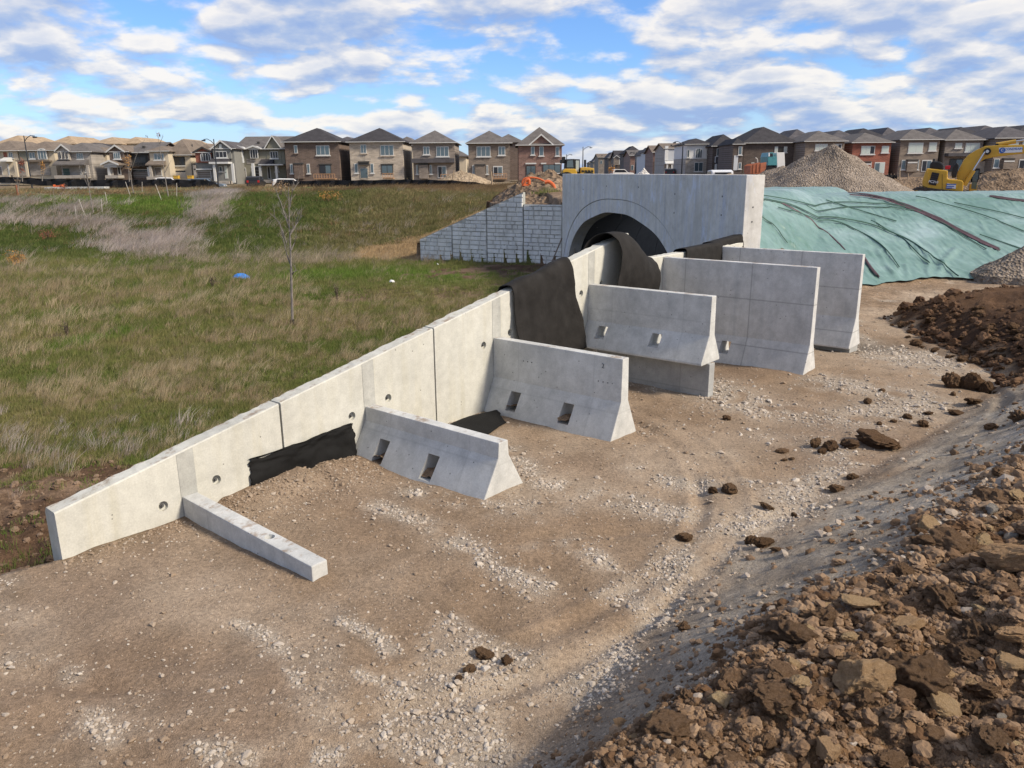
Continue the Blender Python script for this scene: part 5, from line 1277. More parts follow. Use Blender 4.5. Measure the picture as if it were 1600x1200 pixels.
HM['glass_dark'] = gm3
def hip_roof(w, d, z, h, ov=0.4, thick=0.12):
    x0, x1, y0, y1 = -ov, w+ov, -ov, d+ov
    k = min(w, d)/2+ov
    if w >= d: r0, r1 = (x0+k, (y0+y1)/2), (x1-k, (y0+y1)/2)
    else: r0, r1 = ((x0+x1)/2, y0+k), ((x0+x1)/2, y1-k)
    mb = MB()
    vs = [(x0, y0, z), (x1, y0, z), (x1, y1, z), (x0, y1, z), (x0, y0, z+thick), (x1, y0, z+thick), (x1, y1, z+thick), (x0, y1, z+thick), (r0[0], r0[1], z+h), (r1[0], r1[1], z+h)]
    fs = [(0, 3, 2, 1), (0, 1, 5, 4), (1, 2, 6, 5), (2, 3, 7, 6), (3, 0, 4, 7)]
    fs += [(4, 5, 9, 8), (5, 6, 9), (6, 7, 8, 9), (7, 4, 8)] if w >= d else [(4, 5, 8), (5, 6, 9, 8), (6, 7, 9), (7, 4, 8, 9)]
    return mb.add(vs, fs)
def gable_roof(w, d, z, h, ov=0.35, thick=0.12, along='x'):
    mb = MB()
    if along == 'x':
        vs = [(-ov, -ov, z), (w+ov, -ov, z), (w+ov, d+ov, z), (-ov, d+ov, z), (-ov, d/2, z+h), (w+ov, d/2, z+h)]
        return mb.add([(a, b, c-thick) for a, b, c in vs]+vs, [(6, 7, 11, 10), (8, 9, 10, 11), (0, 4, 5, 1), (2, 5, 4, 3), (0, 1, 7, 6), (2, 3, 9, 8), (0, 6, 10, 4), (3, 4, 10, 9), (1, 5, 11, 7), (2, 8, 11, 5)])
    vs = [(-ov, -ov, z), (w/2, -ov, z+h), (w+ov, -ov, z), (-ov, d, z), (w/2, d, z+h), (w+ov, d, z)]
    return mb.add([(a, b, c-thick) for a, b, c in vs]+vs, [(6, 7, 10, 9), (7, 8, 11, 10), (0, 3, 4, 1), (1, 4, 5, 2), (0, 1, 7, 6), (1, 2, 8, 7), (0, 6, 9, 3), (2, 5, 11, 8), (3, 9, 10, 4), (4, 10, 11, 5)])
def house(label, xl, xr, eave, peak, Y, depth, wall, roof, feats=(), roofkind='hip', base=None, split=None, group=None, cat='house', ov=0.4, trim='trim', gutter=True):
    pl, pr = at(xl, eave, Y), at(xr, eave, Y)
    w = pr.x-pl.x; x0 = pl.x
    zb = base if base is not None else float(H(np.array([x0+w/2]), np.array([Y]), False)[0])-0.05
    he = (pl.z+pr.z)/2-zb; hr = at((xl+xr)/2, peak, Y+depth*0.45).z-zb-he
    root = thing('house', label, cat, (x0, Y, zb), 0, group)
    L = lambda px, py: ((at(px, py, Y).x-x0), at(px, py, Y).z-zb)
    if split:
        zs = L(xl, split[0])[1]
        MB().box(0, w, 0, depth, -0.6, zs-0.02).build('wall', HM[split[1]], root); MB().box(0.03, w-0.03, 0.05, depth, zs-0.02, he).build('upper_wall', HM[wall], root)
        MB().box(-0.05, w+0.05, -0.07, 0.05, zs-0.12, zs+0.05).build('ledge', HM[trim], root)
    else: MB().box(0, w, 0, depth, -0.6, he).build('wall', HM[wall], root)
    if roofkind == 'hip': hip_roof(w, depth, he, hr, ov).build('roof', HM[roof], root)
    elif roofkind == 'gablex': 
        gable_roof(w, depth, he, hr, ov).build('roof', HM[roof], root)
        MB().prism([(0.02, he-0.05), (depth-0.02, he-0.05), (depth/2, he+hr-0.16)], 'x', 0.03, w-0.03).build('gable_wall', HM[wall], root)
    if gutter: MB().box(-ov-0.03, w+ov+0.03, -ov-0.12, -ov-0.003, he+0.02, he+0.11).build('gutter', HM['trim'] if gutter is True else HM[gutter], root)
    mbv = MB(); mbv.box(w*0.36, w*0.36+0.35, depth*0.18, depth*0.18+0.35, he+hr*0.36, he+hr*0.36+0.45).build('roof_vent', HM['trim_dark'], root)
    for f in feats:
        k = f[0]
        a, z1 = L(f[1], f[2]); b, z0 = L(f[3], f[4])
        opt = f[5] if len(f) > 5 else {}
        if k in ('win', 'arch'):
            fr = opt.get('f', 'trim'); g_ = opt.get('g', 'glass'); nm = opt.get('n', 2); y = -opt.get('out', 0)
            t = 0.09
            if k == 'arch':
                cx, r_ = (a+b)/2, (b-a)/2; zc = z1-r_*0.55
                pts = [(b, z0), (b, zc)]+[(cx+r_*math.cos(q), zc+r_*0.55*math.sin(q)) for q in np.linspace(0, math.pi, 9)[1:-1]]+[(a, zc), (a, z0)]
                pi = [(cx+(q[0]-cx)*0.80, z0+t+(q[1]-z0)*0.86) for q in pts]; pi[0] = (pi[0][0], z0+t); pi[-1] = (pi[-1][0], z0+t)
                wf = MB().prism(pts, 'y', y-0.09, y+0.02).build('window', HM[fr], root); MB().prism(pi, 'y', y-0.105, y-0.092).build('pane', HM[g_], wf)
                mm = MB()
                for q in range(1, nm+1): xx = a+(b-a)*q/(nm+1); mm.box(xx-0.035, xx+0.035, y-0.125, y-0.106, z0+t, zc+r_*0.3)
                mm.build('mullion', HM[fr], wf)
            else:
                MBw = MB(); MBw.box(a, b, y-0.07, y+0.02, z0, z1); wf = MBw.build('window', HM[fr], root)
                n = nm; seg = (b-a-t)/n
                for q in range(n):
                    gg = g_ if not (opt.get('mix') and q == n-1) else 'glass_dark'
                    MB().box(a+t+q*seg, a+q*seg+seg, y-0.085, y-0.072, z0+t, z1-t).build('pane', HM[gg], wf)
                if opt.get('sill', True): MB().box(a-0.12, b+0.12, y-0.16, y-0.001, z0-0.14, z0-0.003).build('sill', HM[opt.get('s', 'trim')], root)
        elif k == 'door':
            dm = MB().box(a, b, -0.06, 0.02, z0, z1).build('door', HM[opt.get('f', 'trim')], root); MB().box(a+0.1, b-0.1, -0.075, -0.062, z0+0.1, z1-0.1).build('door_leaf', HM[opt.get('m', 'door')], dm)
            MB().box(b-0.3, b-0.2, -0.11, -0.076, (z0+z1)/2-0.05, (z0+z1)/2+0.05).build('handle', HM['trim_dark'], dm)
        elif k == 'patio':
            dm = MB().box(a, b, -0.06, 0.02, z0, z1).build('patio_door', HM[opt.get('f', 'trim')], root); md_ = (a+b)/2
            MB().box(a+0.1, md_-0.04, -0.075, -0.062, z0+0.1, z1-0.15).build('pane', HM[opt.get('g', 'glass_dark')], dm); MB().box(md_+0.04, b-0.1, -0.075, -0.062, z0+0.1, z1-0.15).build('pane', HM[opt.get('g2', 'glass')], dm)
        elif k == 'garage':
            dm = MB().box(a, b, -0.04, 0.02, z0, z1).build('garage_door', HM[opt.get('f', 'trim')], root)
            for q in range(4):
                zz0 = z0+(z1-z0-0.1)*q/4+0.02; MB().box(a+0.1, b-0.1, -0.06, -0.042, zz0, zz0+(z1-z0-0.1)/4-0.03).build('door_panel', HM['glass_dark' if (q == 3 and opt.get('lites')) else opt.get('m', 'garage')], dm)
        elif k == 'band': MB().box(a, b, -opt.get('out', 0.15), -0.002, z0, z1).build(opt.get('name', 'ledge'), HM[opt.get('m', 'trim')], root)
        elif k == 'bay':      # flat-topped brick box with a slim lintel
            MB().box(a, b, -0.5, -0.002, z0, z1).build('bay', HM[opt.get('m', wall)], root); MB().box(a-0.05, b+0.05, -0.58, -0.003, z1+0.002, z1+0.22).build('bay_roof', HM['trim_dark'], root)
        elif k == 'panel': MB().box(a, b, -opt.get('out', 0.05), -0.002, z0, z1).build('wall_panel', HM[opt.get('m', 'panel')], root)
        elif k == 'rail':
            q_ = MB(); q_.box(a, b, -1.6, -1.52, z1-0.08, z1); q_.box(a, b, -1.6, -1.52, z0, z0+0.08)
            n_ = max(4, int((b-a)/0.35))
            for q in range(n_+1): xx = a+(b-a)*q/n_; q_.box(xx-0.03, xx+0.03, -1.58, -1.53, z0+0.08, z1-0.08)
            q_.box(a, b, -1.5, -0.1, z0-0.1, z0-0.002)
            q_.build('porch_railing', HM[opt.get('m', 'wood')], root)
        elif k == 'gable':    # projecting gabled wing: opts m wall, r roof, apex py, out
            zt = L(f[1], opt['apex'])[1]; out_ = opt.get('out', 0.6); wd = b-a
            MB().prism([(a, z0), (b, z0), (b, z1), ((a+b)/2, zt-0.12), (a, z1)], 'y', -out_, 1.0).build('gable_wing', HM[opt.get('m', wall)], root)
            g_ = gable_roof(wd, 3.0, z1, zt-z1, 0.25, 0.14, 'y'); g_.v = [(x_+a, y_-out_, z_) for x_, y_, z_ in g_.v]; g_.build('gable_roof', HM[opt.get('r', roof)], root)
            e_ = MB(); 
            for sx in (a-0.27, b+0.27):
                e_.add([(sx, -out_-0.32, z1-0.16), (sx, -out_-0.32, z1+0.06), ((a+b)/2, -out_-0.32, zt+0.08), ((a+b)/2, -out_-0.32, zt-0.16), (sx, -out_-0.262, z1-0.16), (sx, -out_-0.262, z1+0.06), ((a+b)/2, -out_-0.262, zt+0.08), ((a+b)/2, -out_-0.262, zt-0.16)],
                       [(0, 1, 2, 3), (7, 6, 5, 4), (0, 4, 5, 1), (1, 5, 6, 2), (2, 6, 7, 3), (3, 7, 4, 0)])
            e_.build('bargeboard', HM[opt.get('t', 'trim')], root)
        elif k == 'porch':    # roof slab on columns
            out_ = opt.get('out', 1.6)
            zt = L(f[1], opt.get('top', f[2]))[1]
            q_ = MB(); q_.add([(a, -out_, z1-0.25), (b, -out_, z1-0.25), (b, 0, z1-0.25), (a, 0, z1-0.25), (a, -out_, z1-0.1), (b, -out_, z1-0.1), (b, -0.002, zt+0.15), (a, -0.002, zt+0.15)],
                    [(0, 3, 2, 1), (4, 5, 6, 7), (0, 1, 5, 4), (1, 2, 6, 5), (2, 3, 7, 6), (3, 0, 4, 7)]); q_.build('porch_roof', HM[opt.get('r', roof)], root)
            for cxx in opt.get('cols', (a+0.2, b-0.2)):
                MB().box(cxx-0.17, cxx+0.17, -out_+0.1, -out_+0.44, z0-0.3, z1-0.26).build('porch_column', HM[opt.get('c', 'trim')], root)
            MB().box(a, b, -out_, -0.002, z0-0.5, z0-0.05).build('porch_floor', HM['stone'], root)
    return root
G = lambda **k: k
# --- row of fronts at the far left
GR = 'houses beyond the silt fence'
house('tan-roofed house at the left edge with a red brick panel beside its upper window', -25, 27, 236.5, 221, 122, 11, 'cream', 'r_brown', [('win', 13, 238, 21, 247), ('panel', 5, 238, 12, 247, G(m='red')), ('win', -6, 239, 1, 248), ('porch', 8, 250, 24, 273, G(top=247, c='cream', r='trim', cols=(5.2, 6.8))), ('door', 11, 256, 16, 273), ('garage', -14, 260, 5, 273, G(m='garage'))], base=-0.55, ov=0.5)
house('two-storey house with a large arched upper window, second from the left edge', 29, 84, 236, 222, 122, 11, 'cream', 'r_brown', [('panel', 29, 237, 57, 252, G(m='olive')), ('win', 45, 238, 56, 248), ('arch', 59, 232, 76, 249, G(n=2, out=0.25)), ('panel', 29, 253, 80, 274, G(m='stone', out=0.12)), ('garage', 46, 258, 60, 274, G(m='garage')), ('garage', 64, 258, 78, 274, G(m='garage')), ('band', 29, 250.5, 82, 252.5, G(m='r_brown', out=0.8, name='skirt_roof'))], base=-0.55)
house('beige house with triple arched window, dark green garage door and a pale windowless side', 92, 141, 238, 224, 120, 11, 'stone', 'r_grey', [('gable', 92, 236, 112, 250, G(apex=226, m='stone', out=0.5)), ('arch', 96, 237, 100, 248.5, G(n=0, out=0.55, g='glass_dark')), ('arch', 101.5, 236, 105.5, 248.5, G(n=0, out=0.55, g='glass_dark')), ('arch', 107, 237, 110.5, 248.5, G(n=0, out=0.55, g='glass_dark')), ('win', 119, 239, 131, 249, G(n=3)), ('porch', 91, 256, 142, 273, G(top=251, r='r_grey', c='stone', cols=(4.6, 8.0, 13.9))), ('door', 124, 259, 129, 273, G(m='trim_dark')), ('garage', 97, 262, 111, 274, G(m='green', f='stone')), ('win', 133, 260, 139, 269, G(g='glass_dark'))], base=-0.55)
s_ = house('pale grey-beige side wing with two narrow windows, right of the green garage door', 142, 166, 239, 231, 124, 9, 'cream', 'r_brown', [('win', 145, 241, 149, 250, G(n=1)), ('win', 153, 241, 156, 250, G(n=1)), ('win', 142.5, 256, 145, 264, G(n=1))], base=-0.55)
house('dark slate-roofed house set back behind the pale side wing', 85, 170, 235, 223.5, 136, 12, 'dark', 'r_dark', [], base=-0.55)
house('brown brick house with a white gable and a small gabled portico', 171, 199, 238, 228, 120, 11, 'brown', 'r_brown', [('gable', 172, 237, 197, 251, G(apex=227, m='brown', out=0.4)), ('win', 179, 238.5, 191, 248.5, G(n=3, out=0.42)), ('gable', 171.5, 257, 194, 259, G(apex=251, m='trim', out=2.0)), ('porch', 172, 259, 194, 273, G(top=258, r='trim', cols=(0.4, 6.2), out=1.9)), ('door', 183, 260, 190, 273, G(m='glass_dark'))], base=-0.55)
house('wide brown-roofed house with a recessed dark upper balcony over its garage', 199, 238, 239, 222, 121, 12, 'brown', 'r_grey', [('panel', 204, 241, 233, 258, G(m='trim_dark', out=0.03)), ('patio', 208, 244, 230, 257.5, G(f='trim_dark', g2='glass_dark')), ('rail', 204, 254, 232, 259, G(m='trim_dark')), ('garage', 205, 264.5, 236, 277, G(m='garage', lites=True)), ('panel', 234, 240, 238.5, 276, G(m='cream'))], roofkind='gablex', base=-0.7)
house('cream bay-fronted house with a triple window under a small hipped roof', 233, 262, 237, 229, 119, 9, 'cream', 'r_brown', [('win', 240, 240, 257, 250, G(n=3)), ('porch', 234, 256, 262, 275, G(top=252.5, r='r_brown', c='stone', cols=(0.5, 6.9))), ('door', 241, 261, 254, 275, G(m='garage'))], base=-0.7)
house('cream house with a wide dark balcony window above a pale garage door', 263, 297, 243, 219, 121, 11, 'cream', 'r_brown', [('panel', 266, 245, 290, 259, G(m='trim_dark', out=0.03)), ('win', 267, 246, 289, 258.5, G(n=4, f='trim_dark', g='glass_dark')), ('garage', 266, 265.5, 292, 277, G(m='garage_pale', lites=True, f='cream'))], base=-0.75)
house('narrow grey-sided house in shade between the cream house and the red gable', 297, 306, 240, 229, 128, 11, 'grey', 'r_brown', [('win', 299, 244, 303, 252, G(n=1))], base=-0.8)
house('house with a red brick gable and an arched white triple window', 305, 333, 239, 226, 118, 11, 'grey', 'r_brown', [('gable', 306, 238, 333, 254, G(apex=230, m='red', out=0.3, t='trim_dark')), ('arch', 314, 238, 332, 252, G(n=3, out=0.34, g='glass_dark')), ('band', 305, 263.5, 333, 265.5, G(out=0.5)), ('garage', 308, 267, 331, 281, G(m='garage')), ('panel', 305, 254.5, 333, 263, G(m='grey'))], base=-1.0)
house('tall grey gabled house with a white triple window and white porch posts', 333, 365, 233, 222, 117, 12, 'grey', 'r_slate', [('gable', 334, 233, 363, 248, G(apex=219.5, m='grey', out=0.4)), ('win', 344, 225.5, 348.5, 231.5, G(n=1, out=0.42, g='glass_pale')), ('win', 338, 236.5, 357, 246.5, G(n=3, out=0.42, g='glass_dark')), ('porch', 332, 253, 364, 282, G(top=248, r='r_dark', cols=(0.4, 3.0, 5.9))), ('band', 333, 253.3, 363, 256, G(out=1.75)), ('door', 350, 259, 357, 279, G(m='glass_pale')), ('win', 342, 260, 348, 268, G(n=1))], base=-1.3)
house('large grey house with two arched white dormer windows and twin garages', 366, 444, 233.6, 213, 121, 14, 'olive', 'r_grey', [('panel', 367, 231, 382, 254.5, G(m='panel', out=0.7)), ('arch', 368.5, 230, 381, 246, G(n=2, out=0.72)), ('gable', 366.5, 232, 382, 233, G(apex=228, m='panel', out=0.75, r='trim')), ('arch', 391, 232, 405, 247.5, G(n=2, out=0.3, g='glass_dark')), ('gable', 389, 232, 407, 234, G(apex=228, m='trim', out=0.5, r='trim')), ('win', 421.5, 236.5, 435, 247.5, G(n=3, g='glass_dark')), ('gable', 416, 233, 441, 262, G(apex=212, m='olive', out=0.05)), ('garage', 368, 262, 386, 281, G(m='garage', lites=True)), ('garage', 392, 260, 410, 281, G(m='trim_dark')), ('panel', 385, 248, 415, 256, G(m='stone')), ('porch', 409, 256.5, 431, 280, G(top=250, r='r_dark', cols=(0.3, 4.0, 6.4))), ('band', 409, 256.7, 447, 258.3, G(out=1.7)), ('win', 429, 258, 436, 268, G(n=2)), ('door', 417, 260, 424, 280, G(m='trim_dark'))], roofkind='gablex', base=-1.3)
# roofs of the next street at the far left
for k, (xl, xr, ev, pk, rf, lb) in enumerate([(-8, 40, 226, 213, 'r_tan', 'tan hip roof of a back-street house above the left edge'), (78, 118, 226, 214, 'r_tan', 'tan pyramid roof of a back-street house behind the triple arched window'), (140, 190, 226, 215.5, 'r_tan', 'broad tan roof of a back-street house with a pale gable'), (190, 222, 225, 215.5, 'r_tan', 'tan peaked back-street roof behind the balcony house'), (258, 302, 232, 218, 'r_tan', 'steep tan back-street roof between cream house and red gable'), (296, 335, 231, 225, 'r_tan', 'low tan back-street roof left of the grey gabled house'), (36, 78, 228, 221, 'r_brown', 'brown back-street roof behind the arched window house')]):
    house(lb, xl, xr, ev, pk, 150+k*1.7, 14, 'cream', rf, [], base=0.2, gutter=False)
# --- rear fronts in the middle
house('brown brick house with a charcoal hip roof, directly left of the beige brick one', 444, 529, 222.5, 200.5, 118, 10.5, 'brown', 'r_dark', [('win', 459, 227, 465.5, 239.5, G(n=1, s='brown')), ('win', 493.5, 227.5, 515.5, 242.5, G(n=3)), ('win', 453, 256, 458.5, 271, G(n=1)), ('win', 479, 256, 485, 271, G(n=1)), ('bay', 460, 257, 476, 279), ('patio', 499, 257, 518, 272, G(f='trim_dark')), ('band', 498, 256, 518.5, 257.5, G(m='trim_dark')), ('rail', 494, 271.5, 527, 279)], base=-1.45)
house('beige brick house with a charcoal hip roof, second of the big rear fronts', 545.5, 629, 222.5, 200.5, 118, 10.5, 'beige', 'r_dark', [('win', 563, 226, 573, 239.5, G(n=2, s='beige')), ('win', 594, 227, 615.5, 243, G(n=3, s='beige')), ('win', 553.5, 255.5, 560, 270.5, G(n=1)), ('door', 562, 262, 576, 279, G(m='glass', f='beige')), ('bay', 561, 254.5, 577, 258, G(m='trim_dark')), ('win', 578.5, 255.5, 584.5, 270.5, G(n=1)), ('patio', 595.5, 257, 614.5, 272, G(f='trim_dark', g='glass')), ('band', 595, 256, 615, 257.5, G(m='trim_dark')), ('rail', 600, 270.5, 617, 278)], base=-1.45)
house('taupe stone house with a dark roof band between its storeys', 644.5, 710, 224, 204.5, 118, 10.5, 'greige', 'r_grey', [('win', 661, 229, 671.5, 241.5, G(n=2)), ('win', 681.5, 229, 701.5, 244.5, G(n=3)), ('band', 644, 248, 710.5, 254, G(m='r_slate', out=0.9, name='skirt_roof')), ('win', 650, 257.5, 654, 272, G(n=1)), ('win', 671, 257.5, 675.5, 272, G(n=1)), ('bay', 655, 258, 670, 279), ('patio', 683.5, 259, 698, 278), ('rail', 690, 272, 712, 279)], base=-1.45)
house('taupe brick house with a white gutter, left of the red-brown gabled one', 731.5, 796.5, 224.5, 205, 118, 10.5, 'taupe', 'r_grey', [('win', 744.5, 229, 766.5, 244.5, G(n=3)), ('win', 778.5, 229, 789.5, 242.5, G(n=2)), ('win', 738, 258, 741.5, 272, G(n=1)), ('win', 759.5, 258, 763, 272, G(n=1)), ('bay', 742.5, 259, 758.5, 279), ('patio', 770.5, 259.5, 785.5, 274), ('rail', 771, 271, 792, 279)], base=-1.45)
house('red-brown brick house with a white trimmed triangular gable in its roof', 810, 878, 227.5, 199.5, 118, 11, 'redbrown', 'r_grey', [('gable', 829, 226.5, 862, 228, G(apex=210, m='redbrown', out=0.12)), ('win', 829.5, 229, 835.5, 242, G(n=1)), ('win', 842.5, 229, 849.5, 243.5, G(n=1)), ('win', 868, 229, 874, 243.5, G(n=1)), ('win', 822, 259, 837, 276, G(n=2, f='trim_dark')), ('band', 821, 254.5, 838, 256.5), ('band', 845, 254.5, 853.5, 256.5), ('band', 867, 254.5, 876, 256.5), ('win', 848, 257, 876, 270, G(n=3, f='trim_dark'))], base=-1.4)
for k, (xl, xr, ev, pk, w_, rf, lb) in enumerate([(515, 562, 226, 214.5, 'grey', 'r_slate', 'slate grey roof seen between the brown and the beige house'), (612, 655, 229, 214.5, 'cream', 'r_grey', 'grey roof seen between the beige and the taupe stone house'), (705, 728, 245, 236, 'cream', 'r_grey', 'low distant pale house seen in the gap beside the tan earth heap'), (773, 816, 223, 210.5, 'brown', 'r_grey', 'grey roof seen between the last two brick houses of the row')]):
    house(lb, xl, xr, ev, pk, 138+k*1.5, 12, w_, rf, [], base=-1.3, gutter=False)
# --- receding street on the right of the lamp
house('smallest distant house at the far end of the receding street', 921, 930, 255, 251, 480, 16, 'greige', 'r_brown', [], base=-1.5)
house('very distant house with a grey roof, second from the end of the receding street', 927, 937, 253, 246, 430, 16, 'greige', 'r_slate', [('win', 930, 256, 933, 260, G(n=1, sill=False))], base=-1.5)
house('distant beige gabled house, third from the end of the receding street', 935, 952, 246, 240, 350, 16, 'greige', 'r_brown', [('win', 938, 251, 941, 256, G(n=1, sill=False)), ('win', 945, 250, 948, 256, G(n=1, sill=False))], base=-1.4, roofkind='gablex')
house('distant dark slate-roofed house with a pale panel, fourth from the far street end', 951, 963, 247, 238, 315, 14, 'dark', 'r_slate', [('panel', 955, 251, 960, 258, G(m='panel', out=0.1))], base=-1.4)
house('distant house with a pale side panel and a charcoal roof, middle of the receding street', 963, 979, 246.5, 235, 285, 14, 'dark', 'r_dark', [('panel', 965, 248, 977, 257, G(m='panel', out=0.1)), ('gable', 958, 247, 966, 258, G(apex=243, m='greige', out=2.0))], base=-1.4, roofkind='gablex')
house('distant house with a pointed charcoal roof above the receding street', 978, 1003, 240, 228.5, 262, 14, 'dark', 'r_dark', [('win', 980, 246, 983, 253, G(n=1, sill=False))], base=-1.4)
house('brown-walled house of the receding street with one white downpipe', 985, 1004, 243.5, 234.5, 246, 14, 'redbrown', 'r_grey', [('band', 995, 244, 996, 266, G(out=0.2, name='downpipe')), ('win', 986, 258, 990, 266, G(n=1, sill=False))], base=-1.4, roofkind='gablex')
house('narrow white-fronted house of the receding street', 1003, 1014, 243, 234, 226, 12, 'panel', 'r_grey', [('win', 1005, 246, 1011, 251, G(n=1, sill=False)), ('panel', 1004, 256, 1013, 271, G(m='stone'))], base=-1.4)
house('house of the receding street with white porch posts beside a brown roof', 1013, 1024, 238, 230, 212, 12, 'panel', 'r_grey', [('panel', 1013, 252, 1023, 272, G(m='dark')), ('band', 1014, 256, 1015.5, 271, G(out=0.8, name='porch_post')), ('band', 1018, 256, 1019.5, 271, G(out=0.8, name='porch_post'))], base=-1.4)
house('brown-walled house with a tall brown roof, centre right of the receding street', 1021, 1040, 238.5, 227, 200, 12, 'redbrown', 'r_brown', [('panel', 1021.5, 252, 1039.5, 272, G(m='dark')), ('win', 1026, 257, 1032, 262, G(n=1, sill=False))], base=-1.4, roofkind='gablex')
house('house with a large pale upper panel and white porch columns, right part of the street', 1039, 1072, 232.5, 223.5, 178, 12, 'stone', 'r_brown', [('panel', 1043, 233.5, 1067, 251, G(m='panel', out=0.3)), ('panel', 1039, 228, 1043, 251, G(m='white', out=0.4)), ('porch', 1038, 254.5, 1052, 272, G(top=252, r='trim', cols=(0.4, 1.4))), ('door', 1046, 257, 1052, 272, G(m='trim_dark'))], base=-1.35, roofkind='gablex')
house('white and stone corner house with a tall arched window under a dark curved roof', 1072.5, 1110, 226, 217, 150, 11, 'white', 'r_dark', [('arch', 1087, 231, 1097, 247, G(n=2, f='white')), ('win', 1104, 234, 1108, 241, G(n=1)), ('win', 1085, 253.5, 1098, 268, G(n=2, s='trim')), ('win', 1074, 234, 1077, 246, G(n=1))], split=(247.5, 'stone'), base=-1.35)
house('dark house with a charcoal roof and vertical windows, right of the arched white house', 1114, 1156, 229, 211, 146, 13, 'dark', 'r_dark', [('win', 1120, 232, 1127, 244, G(n=2, g='glass')), ('win', 1141, 229, 1146, 243, G(n=1)), ('panel', 1117, 244.5, 1148, 254, G(m='panel')), ('porch', 1118, 254, 1136, 272, G(top=245.5, r='r_dark', cols=(0.4, 2.6)))], base=-1.3)
house('big dark brown house with a wide charcoal roof behind the teal machine', 1163, 1245, 224, 199, 133, 14, 'dark', 'r_dark', [('win', 1210.5, 229, 1215, 238, G(n=1, g='glass_pale')), ('win', 1225, 229, 1229.5, 238, G(n=1, g='glass_pale')), ('panel', 1215.3, 230, 1224.7, 237, G(m='trim_dark', out=0.04)), ('win', 1174, 254, 1178, 262, G(n=1))], base=-1.25)
house('angled dark wing of the big charcoal-roofed house', 1146, 1162, 226, 217, 130, 9, 'dark', 'r_dark', [('win', 1154, 229, 1159, 242, G(n=1)), ('win', 1154, 254, 1158, 264, G(n=1)), ('panel', 1147, 243, 1152, 266, G(m='panel'))], base=-1.25, ov=0.2)
# --- rear fronts on the right
house('taupe brick house partly hidden behind the big gravel cone', 1259, 1320, 221.5, 205, 128, 11, 'taupe', 'r_grey', [('win', 1274, 225, 1292.5, 235, G(n=3, g='glass_pale')), ('win', 1304.5, 225, 1314, 237.5, G(n=2, g='glass_pale', mix=1))], base=-1.3)
house('bright red brick house with white windows right of the big gravel cone', 1333, 1393, 223.5, 208, 128, 11, 'red', 'r_grey', [('win', 1346, 228, 1366, 241, G(n=3, g='glass_pale', mix=1)), ('win', 1378, 228, 1388, 238.5, G(n=1, g='glass_pale')), ('win', 1337, 253, 1341, 263, G(n=1)), ('win', 1357, 253, 1360.5, 266, G(n=1)), ('bay', 1342, 254.5, 1357, 268, G(m='red')), ('band', 1343, 255.5, 1359, 257.5, G(out=0.55)), ('patio', 1367, 253.5, 1381, 271, G(g='glass', g2='glass_pale'))], base=-1.35)
house('taupe house with a large white triple window, left of the excavator', 1408, 1469, 219, 202.5, 128, 11, 'taupe', 'r_grey', [('win', 1420, 223, 1441, 239, G(n=2, g='glass_pale')), ('win', 1452, 222.5, 1462.5, 235.5, G(n=1, g='glass_pale')), ('win', 1409, 250, 1414, 265, G(n=1)), ('bay', 1416, 251.5, 1430, 268), ('win', 1431, 250, 1434.5, 265, G(n=1)), ('band', 1416, 253, 1431, 255, G(out=0.55)), ('patio', 1441, 250, 1454, 268)], base=-1.35)
house('beige-topped house with a dark skirt roof directly behind the excavator boom', 1478, 1537, 219.5, 202.5, 128, 11, 'greige', 'r_grey', [('win', 1492.5, 223.5, 1502.5, 231.5, G(n=2, g='glass_pale')), ('win', 1509, 223.5, 1529.5, 237, G(n=3, g='glass_pale')), ('band', 1476, 239.5, 1538, 244, G(m='r_slate', out=1.2, name='skirt_roof')), ('patio', 1484, 248, 1502, 268, G(f='trim_dark')), ('panel', 1527, 252, 1537, 270, G(m='beige'))], base=-1.35)
house('taupe house behind the outer end of the excavator boom', 1556, 1625, 216.5, 198, 126, 12, 'taupe', 'r_slate', [('win', 1576, 220, 1590, 235, G(n=2, g='glass_pale')), ('win', 1553.5, 248, 1560, 262, G(n=1)), ('bay', 1566, 249.5, 1580, 264), ('band', 1566, 251, 1582, 253, G(out=0.55)), ('patio', 1593, 249, 1608, 266), ('win', 1598, 221, 1606, 232, G(n=1, g='glass_pale'))], base=-1.35)
for k, (xl, xr, ev, pk, rf, lb) in enumerate([(1228, 1278, 222, 203, 'r_slate', 'slate back roof left of the partly hidden taupe house'), (1296, 1342, 218, 204.5, 'r_slate', 'slate back roof left of the red brick house'), (1334, 1384, 216, 201.5, 'r_dark', 'charcoal back roof above the red brick house'), (1376, 1412, 217, 200.5, 'r_slate', 'slate back roof right of the red brick house'), (1440, 1486, 214, 200.5, 'r_slate', 'slate back roof between the two houses by the excavator'), (1490, 1535, 212, 199.5, 'r_dark', 'charcoal back roof behind the excavator boom'), (1528, 1575, 209, 197, 'r_slate', 'tall slate back roof near the right edge'), (1590, 1650, 208, 196, 'r_dark', 'charcoal back roof at the right edge of the view')]):
    house(lb, xl, xr, ev, pk, 146+k*0.9, 13, 'brown', rf, [], base=-1.2, gutter=False)

